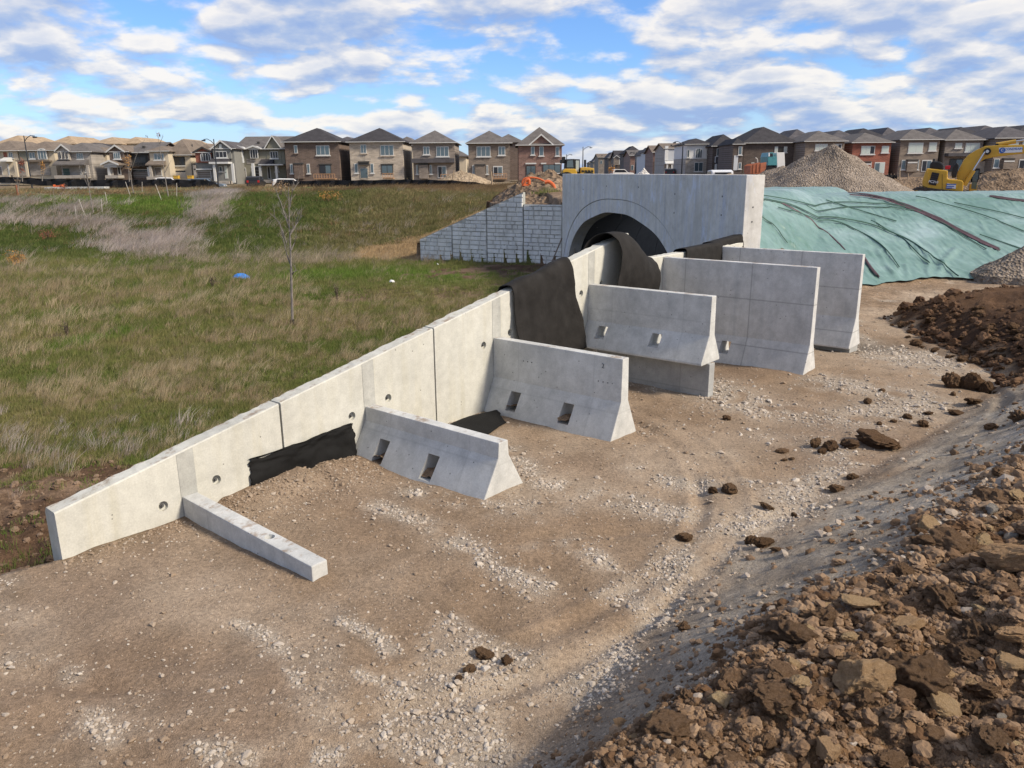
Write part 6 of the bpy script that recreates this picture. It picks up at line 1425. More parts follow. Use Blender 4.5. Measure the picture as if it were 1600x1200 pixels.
# ------------------------------------------------------------------ silt fence
M['silt'] = simple('black_silt_fabric', (0.012, 0.012, 0.014), 0.8, 0.3, 2, bmp=0.3, bscale=8)
M['stake'] = simple('weathered_stake', (0.33, 0.25, 0.17), 0.85, 0.15, 4)
M['stake_pale'] = simple('pale_stake', (0.42, 0.39, 0.35), 0.8, 0.1, 4)
def silt_fence(label, top, bot, Y0, Y1, posts=()):
    n = 60; xs = np.linspace(top[0][0], top[-1][0], n)
    ty = np.interp(xs, [q[0] for q in top], [q[1] for q in top]); by = np.interp(xs, [q[0] for q in bot], [q[1] for q in bot])
    Ys = np.linspace(Y0, Y1, n)
    P = [(at(x_, t_, Y_), at(x_, b_, Y_)) for x_, t_, b_, Y_ in zip(xs, ty, by, Ys)]
    o = P[0][1]; root = thing('silt_fence', label, 'fence', o, 0, None)
    step = 6
    for k in range(0, n-1, step):
        mb = MB(); vs = []; m_ = min(step, n-1-k)
        for j in range(k, k+m_+1):
            t_, b_ = P[j]; sag = 0.06*math.sin((j-k)/m_*math.pi)
            wv = 0.07*math.sin(j*1.9)+0.05*math.sin(j*3.1)
            vs += [(b_.x-o.x, b_.y-o.y+wv, b_.z-o.z-0.3), ((b_.x+t_.x)/2-o.x, (b_.y+t_.y)/2-o.y+wv*1.6, (b_.z+t_.z)/2-o.z), (t_.x-o.x, t_.y-o.y, t_.z-o.z-sag)]
        nn = m_+1; fs = []
        for j in range(m_): b0 = 3*j; fs += [(b0, b0+3, b0+4, b0+1), (b0+1, b0+4, b0+5, b0+2)]
        pn = mb.add(vs, fs).build('fabric_panel', M['silt'], root); md = pn.modifiers.new('thickness', 'SOLIDIFY'); md.thickness = 0.01
        t_, b_ = P[k]; MB().box(t_.x-o.x-0.03, t_.x-o.x+0.03, t_.y-o.y+0.03, t_.y-o.y+0.08, b_.z-o.z-0.3, t_.z-o.z+0.12).build('stake', M['stake'], root)
silt_fence('long black silt fence at the far left, running below the house fronts', [(-30, 276), (20, 276), (75, 279), (100, 279.5), (160, 281), (250, 280), (310, 281), (335, 283), (352, 299)], [(-30, 281), (20, 282), (75, 286), (100, 288), (160, 291), (250, 291), (310, 293), (335, 297), (352, 301)], 96, 92)
silt_fence('black silt fence below the middle brick houses', [(424, 292), (434, 283), (470, 282), (560, 281), (630, 280), (700, 281), (740, 284), (772, 289)], [(424, 296), (434, 292), (470, 294), (560, 297), (630, 297), (700, 294), (740, 293), (772, 293)], 90, 80)
silt_fence('short black silt fence piece behind the big gravel cone', [(1352, 272), (1370, 272.5), (1402, 273)], [(1352, 280), (1375, 287), (1402, 284)], 98, 98)
silt_fence('black silt fence end behind the brown heap and the stone-faced wall', [(794, 293), (805, 291), (815, 290)], [(794, 299), (805, 300), (815, 299)], 46, 47)
def post(px, y0, y1, Y, lean, label, mt='stake', w=0.05, cat='stake'):
    b_ = at(px, y1, Y); t_ = at(px+lean, y0, Y); b_.z = min(b_.z, gz(b_.x, b_.y)+0.02)
    o = MB().tube([(0, 0, -0.1), tuple((t_-b_)*0.5), tuple(t_-b_)], [w, w*0.9, w*0.7], 6).build('wooden_stake', M[mt]); o.location = b_
    tag(o, label, cat); return o
post(706, 266, 282, 88, 3, 'leaning pale post in front of the tan earth heap', w=0.09)
post(769, 268, 288, 80, -1.5, 'upright pale post between taupe brick house and dry weeds', w=0.10)
post(1405, 262, 284, 96, 1, 'thin post beside the short silt fence, right of the red house', w=0.09)
post(1419, 271, 284, 96, 0, 'short thin post between silt fence and excavator', w=0.07)

# ------------------------------------------------------------------ street lamps
M['lamp'] = simple('dark_lamp_metal', (0.035, 0.04, 0.05), 0.5, 0.1, 2, metal=0.3)
M['lamp_grey'] = simple('grey_lamp_metal', (0.22, 0.24, 0.26), 0.5, 0.1, 2, metal=0.3)
def lamp(px0, ytop, pxb, yb, Y, hx, hy_, label, mt='lamp'):
    b_ = at(pxb, yb, Y); t_ = at(pxb+(px0-pxb)*0.25, ytop, Y); h_ = at(hx, hy_, Y)
    root = thing('street_lamp', label, 'street lamp', (b_.x, b_.y, b_.z-0.4))
    Hh = t_.z-b_.z+0.4; k = Y/110
    dx = (hx-px0)/F_PX*Y
    MB().tube([(0, 0, 0), (0, 0, Hh*0.5), (0, 0, Hh+0.3)], [0.11*k, 0.085*k, 0.06*k], 10).build('pole', M[mt], root)
    MB().tube([(0, 0, Hh-0.35), (dx*0.25, 0, Hh+0.05), (dx*0.6, 0, Hh+0.32), (dx*0.95, 0, Hh+0.25)], 0.045*k, 6).build('arm', M[mt], root)
    MB().prism([(dx*0.78, Hh+0.22), (dx*1.12, Hh+0.18), (dx*1.10, Hh+0.06), (dx*0.82, Hh+0.02)], 'y', -0.16, 0.16).build('lamp_head', M[mt], root, bevel=0.03)
lamp(41, 216, 50, 291, 96, 58, 213, 'dark street lamp with its arm to the right, leftmost in the view')
lamp(337, 221, 341, 288, 104, 321, 221.5, 'dark street lamp before the grey gabled house, its arm to the left')
lamp(302, 228, 306, 280, 124, 294, 226, 'smaller dark street lamp left of the red brick gable')
lamp(909.5, 232, 910.5, 268, 150, 922, 229.5, 'grey street lamp against the sky behind the yellow loader', 'lamp_grey')
lamp(885, 243, 885, 268, 210, 893, 241, 'small distant grey street lamp just left of the loader cab', 'lamp_grey')
lamp(1064.5, 224, 1065, 271, 140, 1051, 223, 'dark street lamp in front of the pale-panelled house')
lamp(993, 240, 993, 269, 190, 984, 239, 'distant dark street lamp before the brown-walled houses')

# ------------------------------------------------------------------ vehicles
def paint(name, col, rough=0.3): 
    m, nt, b = mat_new(name); n = noise_node(nt, 2.5, 4); c = ramp_node(nt, n.outputs['Fac'], [(0.3, tuple(x*0.85 for x in col)), (0.7, col)]).outputs[0]
    nt.links.new(c, b.inputs['Base Color']); b.inputs['Roughness'].default_value = rough; b.inputs['Coat Weight'].default_value = 0.08; b.inputs['Roughness'].default_value = max(rough, 0.45); return m
M['tyre'] = simple('tyre_rubber', (0.02, 0.02, 0.02), 0.9, 0.1, 5); M['rim'] = simple('wheel_rim', (0.35, 0.35, 0.36), 0.4, 0.05, 5, metal=0.8)
M['lamp_red'] = simple('tail_lamp', (0.35, 0.02, 0.02), 0.3, 0.05, 5); M['lamp_clear'] = simple('head_lamp', (0.6, 0.6, 0.6), 0.2, 0.05, 5)
def car(px, Y, rz, col, label, L=4.7, Wd=1.85, hh=1.7, cat='car', dz=0.0):
    p = at(px, 270, Y); root = thing('parked_car', label, cat, (p.x, Y, gz(p.x, Y)+dz), rz)
    pt = paint('car_paint_'+label.split()[0], col)
    prof = [(-L/2, 0.35), (L/2, 0.35), (L/2, 0.78), (L/2-0.25, 0.95), (L*0.22, 1.02), (L*0.06, hh*0.97), (-L*0.30, hh), (-L/2+0.12, hh*0.93), (-L/2, 1.0)]
    MB().prism(prof, 'y', -Wd/2, Wd/2).build('body', pt, root, bevel=0.07)
    for s in (-1, 1):
        MB().prism([(-L*0.43, 1.05), (L*0.17, 1.05), (L*0.04, hh*0.92), (-L*0.38, hh*0.93)], 'y', s*(Wd/2-0.02), s*(Wd/2+0.012)).build('side_window', HM['glass_dark'], root)
        MB().box(L/2-0.1, L/2+0.015, s*0.55-0.22, s*0.55+0.22, 0.66, 0.82).build('headlight', M['lamp_clear'], root)
        MB().box(-L/2-0.015, -L/2+0.1, s*0.72-0.14, s*0.72+0.14, 0.85, 1.15).build('tail_light', M['lamp_red'], root)
        for q in (-0.31, 0.31):
            w_ = MB().cyl((q*L, 0.34), 0.34, 'y', s*(Wd/2-0.18), s*(Wd/2+0.03), 18).build('wheel', M['tyre'], root); MB().cyl((q*L, 0.34), 0.20, 'y', s*(Wd/2+0.031), s*(Wd/2+0.045), 14).build('rim', M['rim'], w_)
    MB().box(-L/2-0.012, -L/2+0.05, -Wd*0.38, Wd*0.38, 1.12, hh*0.88).build('rear_window', HM['glass_dark'], root)
    MB().add([(L*0.215, -Wd*0.42, 1.04), (L*0.215, Wd*0.42, 1.04), (L*0.075, Wd*0.40, hh*0.93), (L*0.075, -Wd*0.40, hh*0.93), (L*0.235, -Wd*0.42, 1.05), (L*0.235, Wd*0.42, 1.05), (L*0.095, Wd*0.40, hh*0.94), (L*0.095, -Wd*0.40, hh*0.94)],
             [(0, 1, 2, 3), (7, 6, 5, 4), (0, 4, 5, 1), (1, 5, 6, 2), (2, 6, 7, 3), (3, 7, 4, 0)]).build('windscreen', HM['glass_dark'], root)
    return root
car(454, 103, 0.35, (0.70, 0.71, 0.72), 'white car with dark windows showing above the middle silt fence', dz=-0.1)
car(399, 113, 1.7, (0.02, 0.02, 0.022), 'black car parked in front of the dark garage of the large grey house', dz=0.0)
car(322, 108, 0.1, (0.12, 0.16, 0.21), 'blue-grey car behind the left silt fence below the red gable', dz=0)
car(266, 112, 0.2, (0.68, 0.68, 0.68), 'white car in front of the pale garage door on the left', dz=0.1, L=4.2)
car(1122, 74, 1.5, (0.72, 0.73, 0.74), 'white car seen from behind just above the headwall', dz=-0.05, hh=1.75)
car(972, 170, 0.2, (0.62, 0.62, 0.62), 'small distant pale car on the receding street', dz=0)
car(1046, 160, 1.4, (0.05, 0.05, 0.06), 'dark distant car before the pale-panelled house', dz=0)
M['yellow'] = paint('machine_yellow', (0.62, 0.36, 0.025), 0.4); M['yellow2'] = paint('worn_yellow', (0.55, 0.33, 0.04), 0.5)
M['black'] = simple('machine_black', (0.02, 0.02, 0.022), 0.6, 0.2, 5); M['steel'] = simple('track_steel', (0.07, 0.06, 0.055), 0.6, 0.3, 6, metal=0.4); M['chrome'] = simple('cylinder_rod', (0.55, 0.55, 0.56), 0.25, 0.05, 5, metal=0.9)
M['sign_white'] = simple('sign_white', (0.72, 0.74, 0.76), 0.5, 0.03, 2); M['sign_blue'] = simple('sign_blue', (0.03, 0.12, 0.42), 0.5, 0.05, 2); M['hose'] = simple('orange_pipe', (0.55, 0.12, 0.035), 0.5, 0.1, 4)
M['machine_glass'] = HM['glass']
def text_mesh(body, size, mat, parent, mw, name='lettering', spacing=1.0):
    cu = bpy.data.curves.new(name, 'FONT'); cu.body = body; cu.size = size; cu.extrude = 0.003; cu.align_x = 'CENTER'; cu.align_y = 'CENTER'; cu.space_character = spacing; cu.offset = size*0.02
    t_ = bpy.data.objects.new(name, cu); C.objects.link(t_); bpy.context.view_layer.update()
    me = bpy.data.meshes.new_from_object(t_.evaluated_get(bpy.context.evaluated_depsgraph_get())); me.transform(mw); bpy.data.objects.remove(t_)
    return mesh_obj(name, me, mat, parent)
def excavator():
    Y = 50.0; o = at(1480, 303, Y)
    root = thing('excavator', 'yellow tracked excavator with its boom stretched to the right edge of the view', 'excavator', o, -math.atan2(o.x, Y))
    cw = math.cos(math.atan2(o.x, Y))
    Q = lambda x, y: ((at(1420+x/8.89, 200+y/8.89, Y)-o).x*cw, (at(1420+x/8.89, 200+y/8.89, Y)-o).z)
    poly = lambda pts: [Q(*p) for p in pts]
    D0, D1 = 0.0, 2.7
    MB().prism(poly([(245, 560), (540, 592), (538, 700), (560, 712), (735, 725), (760, 750), (752, 860), (735, 905), (500, 890), (250, 850), (185, 822), (180, 740), (212, 640)]), 'y', D0, D1).build('engine_house', M['yellow'], root, bevel=0.06)
    MB().prism(poly([(246, 572), (262, 560), (262, 846), (188, 818), (186, 742)]), 'y', D0-0.02, D1+0.02).build('counterweight', M['yellow2'], root, bevel=0.05)
    gr_ = MB().prism(poly([(320, 612), (425, 630), (375, 802), (272, 785)]), 'y', -0.05, -0.002).build('grille', M['black'], root)
    for t_ in (0.15, 0.32, 0.49):
        a_ = (320-48*t_+6, 612+173*t_); b_ = (425-50*t_-6, 630+172*t_); MB().prism(poly([a_, b_, (b_[0]-2, b_[1]+8), (a_[0]-2, a_[1]+8)]), 'y', -0.07, -0.052).build('louvre', M['steel'], gr_)
    c_ = Q(345, 750); text_mesh('PC210', 0.20, M['sign_white'], gr_, Matrix.Translation((c_[0]-0.02, -0.07, c_[1])) @ Matrix.Rotation(math.pi/2, 4, 'X') @ Matrix.Rotation(-0.12, 4, 'Z'), 'model_lettering')
    sg = MB().prism(poly([(533, 768), (655, 785), (650, 842), (526, 830)]), 'y', -0.05, -0.002).build('side_sign', M['sign_white'], root)
    c_ = Q(590, 805); 
    for k_, zz_ in enumerate((0.10, -0.02, -0.12)): MB().box(c_[0]-0.28, c_[0]+0.26-0.1*k_, -0.062, -0.052, c_[1]+zz_-0.03, c_[1]+zz_+0.03).build('sign_line', M['sign_blue'], sg)
    MB().prism(poly([(462, 640), (466, 640), (466, 880), (460, 880)]), 'y', -0.02, -0.001).build('door_seam', M['black'], root)
    MB().prism(poly([(185, 800), (252, 828), (500, 862), (735, 880), (735, 888), (500, 870), (252, 836), (185, 808)]), 'y', -0.03, -0.021).build('sill_seam', M['black'], root)
    MB().prism(poly([(280, 560), (295, 490), (330, 455), (440, 470), (485, 510), (482, 580)]), 'y', 0.3, 1.9).build('engine_cover', M['black'], root, bevel=0.08)
    MB().tube([(Q(345, 470)[0], 1.2, Q(345, 470)[1]), (Q(345, 425)[0], 1.2, Q(345, 425)[1])], 0.07, 10).build('exhaust_pipe', M['black'], root)
    MB().prism(poly([(500, 575), (505, 525), (580, 520), (575, 575)]), 'y', 0.5, 1.2).build('red_fuel_can', simple('red_plastic', (0.45, 0.02, 0.03), 0.4, 0.1, 4), root, bevel=0.04)
    MB().prism(poly([(590, 640), (620, 520), (670, 480), (700, 520), (660, 690), (600, 700)]), 'y', 0.4, 0.9).build('hose_bundle', M['black'], root, bevel=0.05)
    # cab on the far side
    cb = MB().prism(poly([(865, 760), (870, 640), (930, 560), (1000, 560), (985, 700), (955, 770)]), 'y', 1.5, 2.6).build('cab', M['black'], root, bevel=0.05)
    MB().prism(poly([(885, 745), (890, 650), (935, 590), (975, 590), (965, 700), (945, 750)]), 'y', 1.47, 1.495).build('cab_window', HM['glass'], cb)
    MB().prism(poly([(835, 905), (850, 780), (955, 788), (935, 915)]), 'y', 0.9, 2.6).build('front_step', M['yellow'], root, bevel=0.04)
    MB().prism(poly([(868, 842), (876, 748), (948, 752), (940, 850)]), 'y', 0.86, 0.898).build('step_window', simple('dull_green_glass', (0.12, 0.14, 0.10), 0.3, 0.1, 2), root)
    # boom
    bm_ = MB().prism(poly([(668, 700), (672, 630), (760, 450), (830, 370), (930, 308), (1060, 250), (1250, 240), (1700, 238), (2250, 300), (2250, 360), (1700, 345), (1400, 378), (1200, 402), (1060, 430), (980, 480), (900, 600), (800, 745), (700, 770)]), 'y', 1.05, 1.60).build('boom', M['yellow'], root, bevel=0.04)
    cyl_ = lambda a_, b_, r_, mt, nm, yy=0.95: MB().tube([(Q(*a_)[0], yy, Q(*a_)[1]), (Q(*b_)[0], yy, Q(*b_)[1])], r_, 12).build(nm, M[mt], root)
    for yy in (0.90, 1.75):
        cyl_((770, 800), (900, 590), 0.13, 'yellow2', 'boom_cylinder', yy); cyl_((900, 590), (1060, 330), 0.065, 'chrome', 'cylinder_rod', yy)
    p_ = Q(1090, 325); MB().cyl(p_, 0.20, 'y', 0.86, 1.04, 20).build('boom_pin', M['black'], root); MB().cyl(p_, 0.09, 'y', 0.84, 0.859, 14).build('pin_cap', M['chrome'], root)
    cyl_((1215, 232), (1480, 190), 0.12, 'yellow2', 'arm_cylinder', 1.3); cyl_((1480, 190), (1850, 140), 0.06, 'chrome', 'cylinder_rod', 1.3)
    MB().prism(poly([(1190, 250), (1210, 215), (1240, 215), (1260, 250)]), 'y', 1.15, 1.5).build('cylinder_bracket', M['black'], root)
    sg = MB().prism(poly([(1248, 275), (1558, 266), (1560, 338), (1252, 352)]), 'y', 1.015, 1.047).build('boom_sign', M['sign_white'], root)
    c_ = Q(1292, 312); 
    MB().cyl(c_, 0.165, 'y', 1.000, 1.013, 24).build('logo_disc', M['sign_blue'], sg); text_mesh('C', 0.21, M['sign_white'], sg, Matrix.Translation((c_[0], 0.995, c_[1])) @ Matrix.Rotation(math.pi/2, 4, 'X'), 'logo_letter')
    c_ = Q(1446, 296); text_mesh('CONDRAIN', 0.175, M['sign_blue'], sg, Matrix.Translation((c_[0], 1.008, c_[1])) @ Matrix.Rotation(math.pi/2, 4, 'X') @ Matrix.Rotation(0.02, 4, 'Z'))
    # arm and bucket outside the view
    MB().prism(poly([(1800, 130), (1900, 150), (2330, 330), (2420, 700), (2340, 720), (2180, 380)]), 'y', 1.1, 1.5).build('arm', M['yellow'], root, bevel=0.04)
    MB().prism(poly([(2330, 700), (2440, 690), (2500, 860), (2380, 960), (2260, 900)]), 'y', 0.7, 1.9).build('bucket', M['steel'], root, bevel=0.04)
    # slew ring and tracks
    MB().prism(poly([(430, 880), (640, 890), (640, 950), (430, 940)]), 'y', 0.7, 2.0).build('slew_ring', M['black'], root)
    for y0 in (-0.15, 2.2):
        a_, b_ = Q(95, 930), Q(760, 990); r_ = 0.42
        ang = math.atan2(b_[1]-a_[1], b_[0]-a_[0]); pts = []
        for q in np.linspace(math.pi/2, 3*math.pi/2, 9): pts.append((a_[0]+r_*math.cos(q+ang), a_[1]+r_*math.sin(q+ang)))
        for q in np.linspace(-math.pi/2, math.pi/2, 9): pts.append((b_[0]+r_*math.cos(q+ang), b_[1]+r_*math.sin(q+ang)))
        tr = MB().prism(pts, 'y', y0, y0+0.6).build('track', M['steel'], root)
        for e_ in (a_, b_): MB().cyl(e_, 0.26, 'y', y0-0.02, y0-0.002, 16).build('track_wheel', M['yellow2'], tr)
        ln = math.hypot(b_[0]-a_[0], b_[1]-a_[1]); n_ = 22
        for q in range(n_):
            t_ = (q+0.5)/n_; x_, z_ = a_[0]+(b_[0]-a_[0])*t_, a_[1]+(b_[1]-a_[1])*t_; nx_, nz_ = -math.sin(ang), math.cos(ang)
            MB().box(x_+nx_*r_-0.06, x_+nx_*r_+0.06, y0-0.03, y0+0.63, z_+nz_*r_-0.01, z_+nz_*r_+0.05).build('track_shoe', M['steel'], tr)
excavator()
def loader():
    Y = 60.0; o = at(905, 275, Y); root = thing('wheel_loader', 'yellow loader with a dark glazed cab standing behind the headwall', 'loader', (o.x, Y, gz(o.x, Y)+0.0))
    oz = Vector((o.x, Y, gz(o.x, Y)))
    Q = lambda x, y: ((at(870+x/6.667, 210+y/6.667, Y)-oz).x, (at(870+x/6.667, 210+y/6.667, Y)-oz).z)
    poly = lambda pts: [Q(*p) for p in pts]
    MB().prism(poly([(60, 470), (62, 375), (85, 358), (195, 358), (212, 400), (215, 470)]), 'y', 0, 2.2).build('body', M['yellow'], root, bevel=0.05)
    MB().prism(poly([(250, 470), (250, 345), (300, 340), (392, 352), (398, 470)]), 'y', 0.2, 2.0).build('engine_hood', M['yellow2'], root, bevel=0.06)
    for k_ in range(4): MB().prism(poly([(262+k_*33, 372), (285+k_*33, 374), (285+k_*33, 392), (262+k_*33, 390)]), 'y', 0.17, 0.198).build('hood_vent', M['black'], root)
    cb = MB().prism(poly([(90, 356), (98, 258), (190, 254), (190, 356)]), 'y', 0.3, 2.0).build('cab', M['black'], root, bevel=0.04)
    MB().prism(poly([(106, 344), (112, 272), (170, 268), (176, 344)]), 'y', 0.27, 0.298).build('cab_window', HM['glass'], cb)
    MB().prism(poly([(195, 470), (195, 256), (248, 258), (245, 470)]), 'y', 0.6, 2.0).build('door_frame', M['black'], root)
    MB().prism(poly([(204, 390), (204, 270), (238, 272), (236, 390)]), 'y', 0.57, 0.598).build('door_window', HM['glass_pale'], root)
    MB().prism(poly([(42, 300), (44, 262), (92, 262), (92, 300)]), 'y', 0.4, 1.2).build('work_light_box', M['black'], root, bevel=0.03); MB().prism(poly([(60, 262), (62, 230), (95, 230), (95, 262)]), 'y', 0.5, 1.0).build('beacon_box', M['black'], root, bevel=0.03)
    MB().tube([(Q(308, 345)[0], 1, Q(308, 345)[1]), (Q(308, 262)[0], 1, Q(308, 262)[1])], 0.09, 10).build('exhaust_pipe', M['black'], root)
    for px_ in (100, 330):
        w_ = MB().cyl(Q(px_, 480), 0.62, 'y', -0.2, 0.4, 22).build('wheel', M['tyre'], root); MB().cyl(Q(px_, 480), 0.3, 'y', -0.22, -0.201, 16).build('rim', M['yellow2'], w_)
        w_ = MB().cyl(Q(px_, 480), 0.62, 'y', 1.9, 2.4, 22).build('wheel', M['tyre'], root)
loader()
def bins():
    Y = 66; o = at(1186, 272, Y); root = thing('open_bin', 'rusty orange open bin standing behind the right end of the headwall', 'skip bin', o)
    R_ = lambda x, y: ((at(1100+x/8.89, 200+y/8.89, Y)-o).x, (at(1100+x/8.89, 200+y/8.89, Y)-o).z)
    mt = simple('rusty_orange', (0.36, 0.13, 0.07), 0.7, 0.25, 3)
    MB().prism([R_(*q) for q in [(648, 640), (648, 522), (690, 500), (868, 474), (858, 570), (800, 640)]], 'y', 0, 0.08).build('near_side', mt, root)
    MB().prism([R_(*q) for q in [(648, 640), (648, 522), (690, 500), (868, 474), (858, 570), (800, 640)]], 'y', 1.7, 1.78).build('far_side', mt, root)
    a_, b_ = R_(648, 640), R_(648, 522); MB().box(a_[0], a_[0]+0.07, 0.081, 1.699, a_[1], b_[1]).build('end_plate', mt, root)
    c_, d_ = R_(800, 640), R_(862, 490); MB().add([(c_[0], 0.081, c_[1]), (c_[0], 1.699, c_[1]), (d_[0], 1.699, d_[1]), (d_[0], 0.081, d_[1]), (c_[0]-.06, 0.081, c_[1]), (c_[0]-.06, 1.699, c_[1]), (d_[0]-.06, 1.699, d_[1]), (d_[0]-.06, 0.081, d_[1])], [(0, 1, 2, 3), (7, 6, 5, 4), (0, 4, 5, 1), (1, 5, 6, 2), (2, 6, 7, 3), (3, 7, 4, 0)]).build('end_plate', mt, root)
    for q in ((690, 560), (740, 552), (790, 545)): e_ = R_(*q); MB().box(e_[0]-0.05, e_[0]+0.05, -0.05, -0.001, e_[1]-0.35, e_[1]+0.3).build('rib', mt, root)
    MB().tube([(R_(790, 480)[0], 0.9, R_(790, 480)[1]), (R_(785, 430)[0], 0.9, R_(785, 430)[1]), (R_(760, 412)[0], 0.9, R_(760, 412)[1])], 0.06, 8).build('bent_pipe', M['stake_pale'], root)
    Y = 78; o = at(1213, 262, Y); root = thing('teal_truck', 'teal and white truck body showing behind the grey gravel heaps', 'truck', o)
    R_ = lambda x, y: ((at(1100+x/8.89, 200+y/8.89, Y)-o).x, (at(1100+x/8.89, 200+y/8.89, Y)-o).z)
    teal = simple('teal_paint', (0.07, 0.24, 0.27), 0.4, 0.15, 3)
    MB().prism([R_(*q) for q in [(885, 520), (885, 400), (905, 340), (965, 340), (968, 400), (1015, 395), (1015, 520)]], 'y', 0, 2.3).build('cab', teal, root, bevel=0.05)
    MB().prism([R_(*q) for q in [(915, 395), (918, 352), (955, 352), (958, 395)]], 'y', -0.03, -0.002).build('cab_window', HM['glass_dark'], root)
    MB().prism([R_(*q) for q in [(895, 395), (897, 345), (912, 345), (912, 395)]], 'y', -0.03, -0.002).build('side_panel', M['sign_white'], root)
    MB().prism([R_(*q) for q in [(1017, 560), (1010, 342), (1118, 338), (1125, 470), (1125, 560)]], 'y', 0, 2.3).build('box_body', HM['white'], root, bevel=0.03)
    MB().prism([R_(*q) for q in [(885, 620), (885, 522), (1125, 562), (1125, 620)]], 'y', 0.1, 2.2).build('chassis', M['black'], root)
    for q in (920, 1070): MB().cyl(R_(q, 620), 0.5, 'y', -0.05, 0.3, 18).build('wheel', M['tyre'], root)
bins()
# orange pipe on the brown heap
def pipe(pts, Y, r, label):
    P = [at(px, py, Y) for px, py in pts]; o = P[0].copy()
    Q = [np.array(p-o) for p in P]; out = []
    for s in np.linspace(0, len(Q)-1-1e-6, 50):
        k = int(s); t = s-k; p0, p1, p2, p3 = Q[max(k-1, 0)], Q[k], Q[min(k+1, len(Q)-1)], Q[min(k+2, len(Q)-1)]
        out.append(tuple(0.5*(2*p1+(-p0+p2)*t+(2*p0-5*p1+4*p2-p3)*t*t+(-p0+3*p1-3*p2+p3)*t**3)))
    rr = [r*(1.0+0.08*(i % 2)) for i in range(len(out))]
    ob = MB().tube(out, rr, 12).build('orange_pipe', M['hose']); ob.location = o; return tag(ob, label, 'pipe')
pipe([(817, 292), (816, 284), (820, 279), (830, 277.5), (841, 279), (850, 283)], 31.2, 0.035, 'orange pipe arching over the brown heap, left piece with a raised loop')
pipe([(818, 290), (821, 283), (826, 281), (826, 288), (820, 291)], 30.9, 0.062, 'orange pipe end coiled at the left foot of the brown heap')
pipe([(851, 284.5), (857, 284), (862, 287), (865, 291), (866, 296)], 31.0, 0.07, 'short thick orange pipe piece on the brown heap beside the headwall')

# ------------------------------------------------------------------ trees, saplings, shrubs
M['bark'] = simple('grey_bark', (0.19, 0.17, 0.155), 0.9, 0.3, 12); M['guard'] = simple('black_trunk_guard', (0.015, 0.015, 0.015), 0.7, 0.1, 5); M['guard_red'] = simple('brown_trunk_guard', (0.22, 0.09, 0.05), 0.7, 0.2, 5)
def leaf_mat(name, lo, hi):
    m, nt, b = mat_new(name); n = noise_node(nt, 9, 4, 0.7); c = ramp_node(nt, n.outputs['Fac'], [(0.3, lo), (0.7, hi)]).outputs[0]
    nt.links.new(c, b.inputs['Base Color']); b.inputs['Roughness'].default_value = 0.8; return m
LM = {'orange': leaf_mat('orange_leaves', (0.28, 0.12, 0.03), (0.50, 0.27, 0.06)), 'red': leaf_mat('red_leaves', (0.17, 0.05, 0.035), (0.30, 0.10, 0.06)), 'tan': leaf_mat('tan_leaves', (0.27, 0.17, 0.09), (0.42, 0.29, 0.17)), 'olive': leaf_mat('olive_leaves', (0.07, 0.09, 0.025), (0.15, 0.15, 0.05)), 'dark': leaf_mat('dark_stalks', (0.05, 0.035, 0.025), (0.11, 0.08, 0.055))}
def leaves(n, ctr, rad, size, seed):
    r_ = np.random.default_rng(seed)
    d = r_.normal(size=(n, 3)); d /= np.linalg.norm(d, axis=1)[:, None]; rr_ = r_.random(n)**0.45
    lob = 0.65+0.5*np.array([fbm(np.array([q[0]*1.8+seed]), np.array([q[1]*1.8+q[2]*1.3]), 3, seed)[0] for q in d])+0.1
    c = np.array(ctr)+d*rr_[:, None]*lob[:, None]*np.array(rad)
    u = r_.normal(size=(n, 3)); u /= np.linalg.norm(u, axis=1)[:, None]; v = np.cross(u, r_.normal(size=(n, 3))); v /= np.linalg.norm(v, axis=1)[:, None]
    s = size*r_.uniform(0.5, 1.2, n)[:, None]
    V = np.stack([c-u*s, c+v*s*0.5, c+u*s, c-v*s*0.5], 1).reshape(-1, 3); return V, np.arange(4*n).reshape(n, 4)
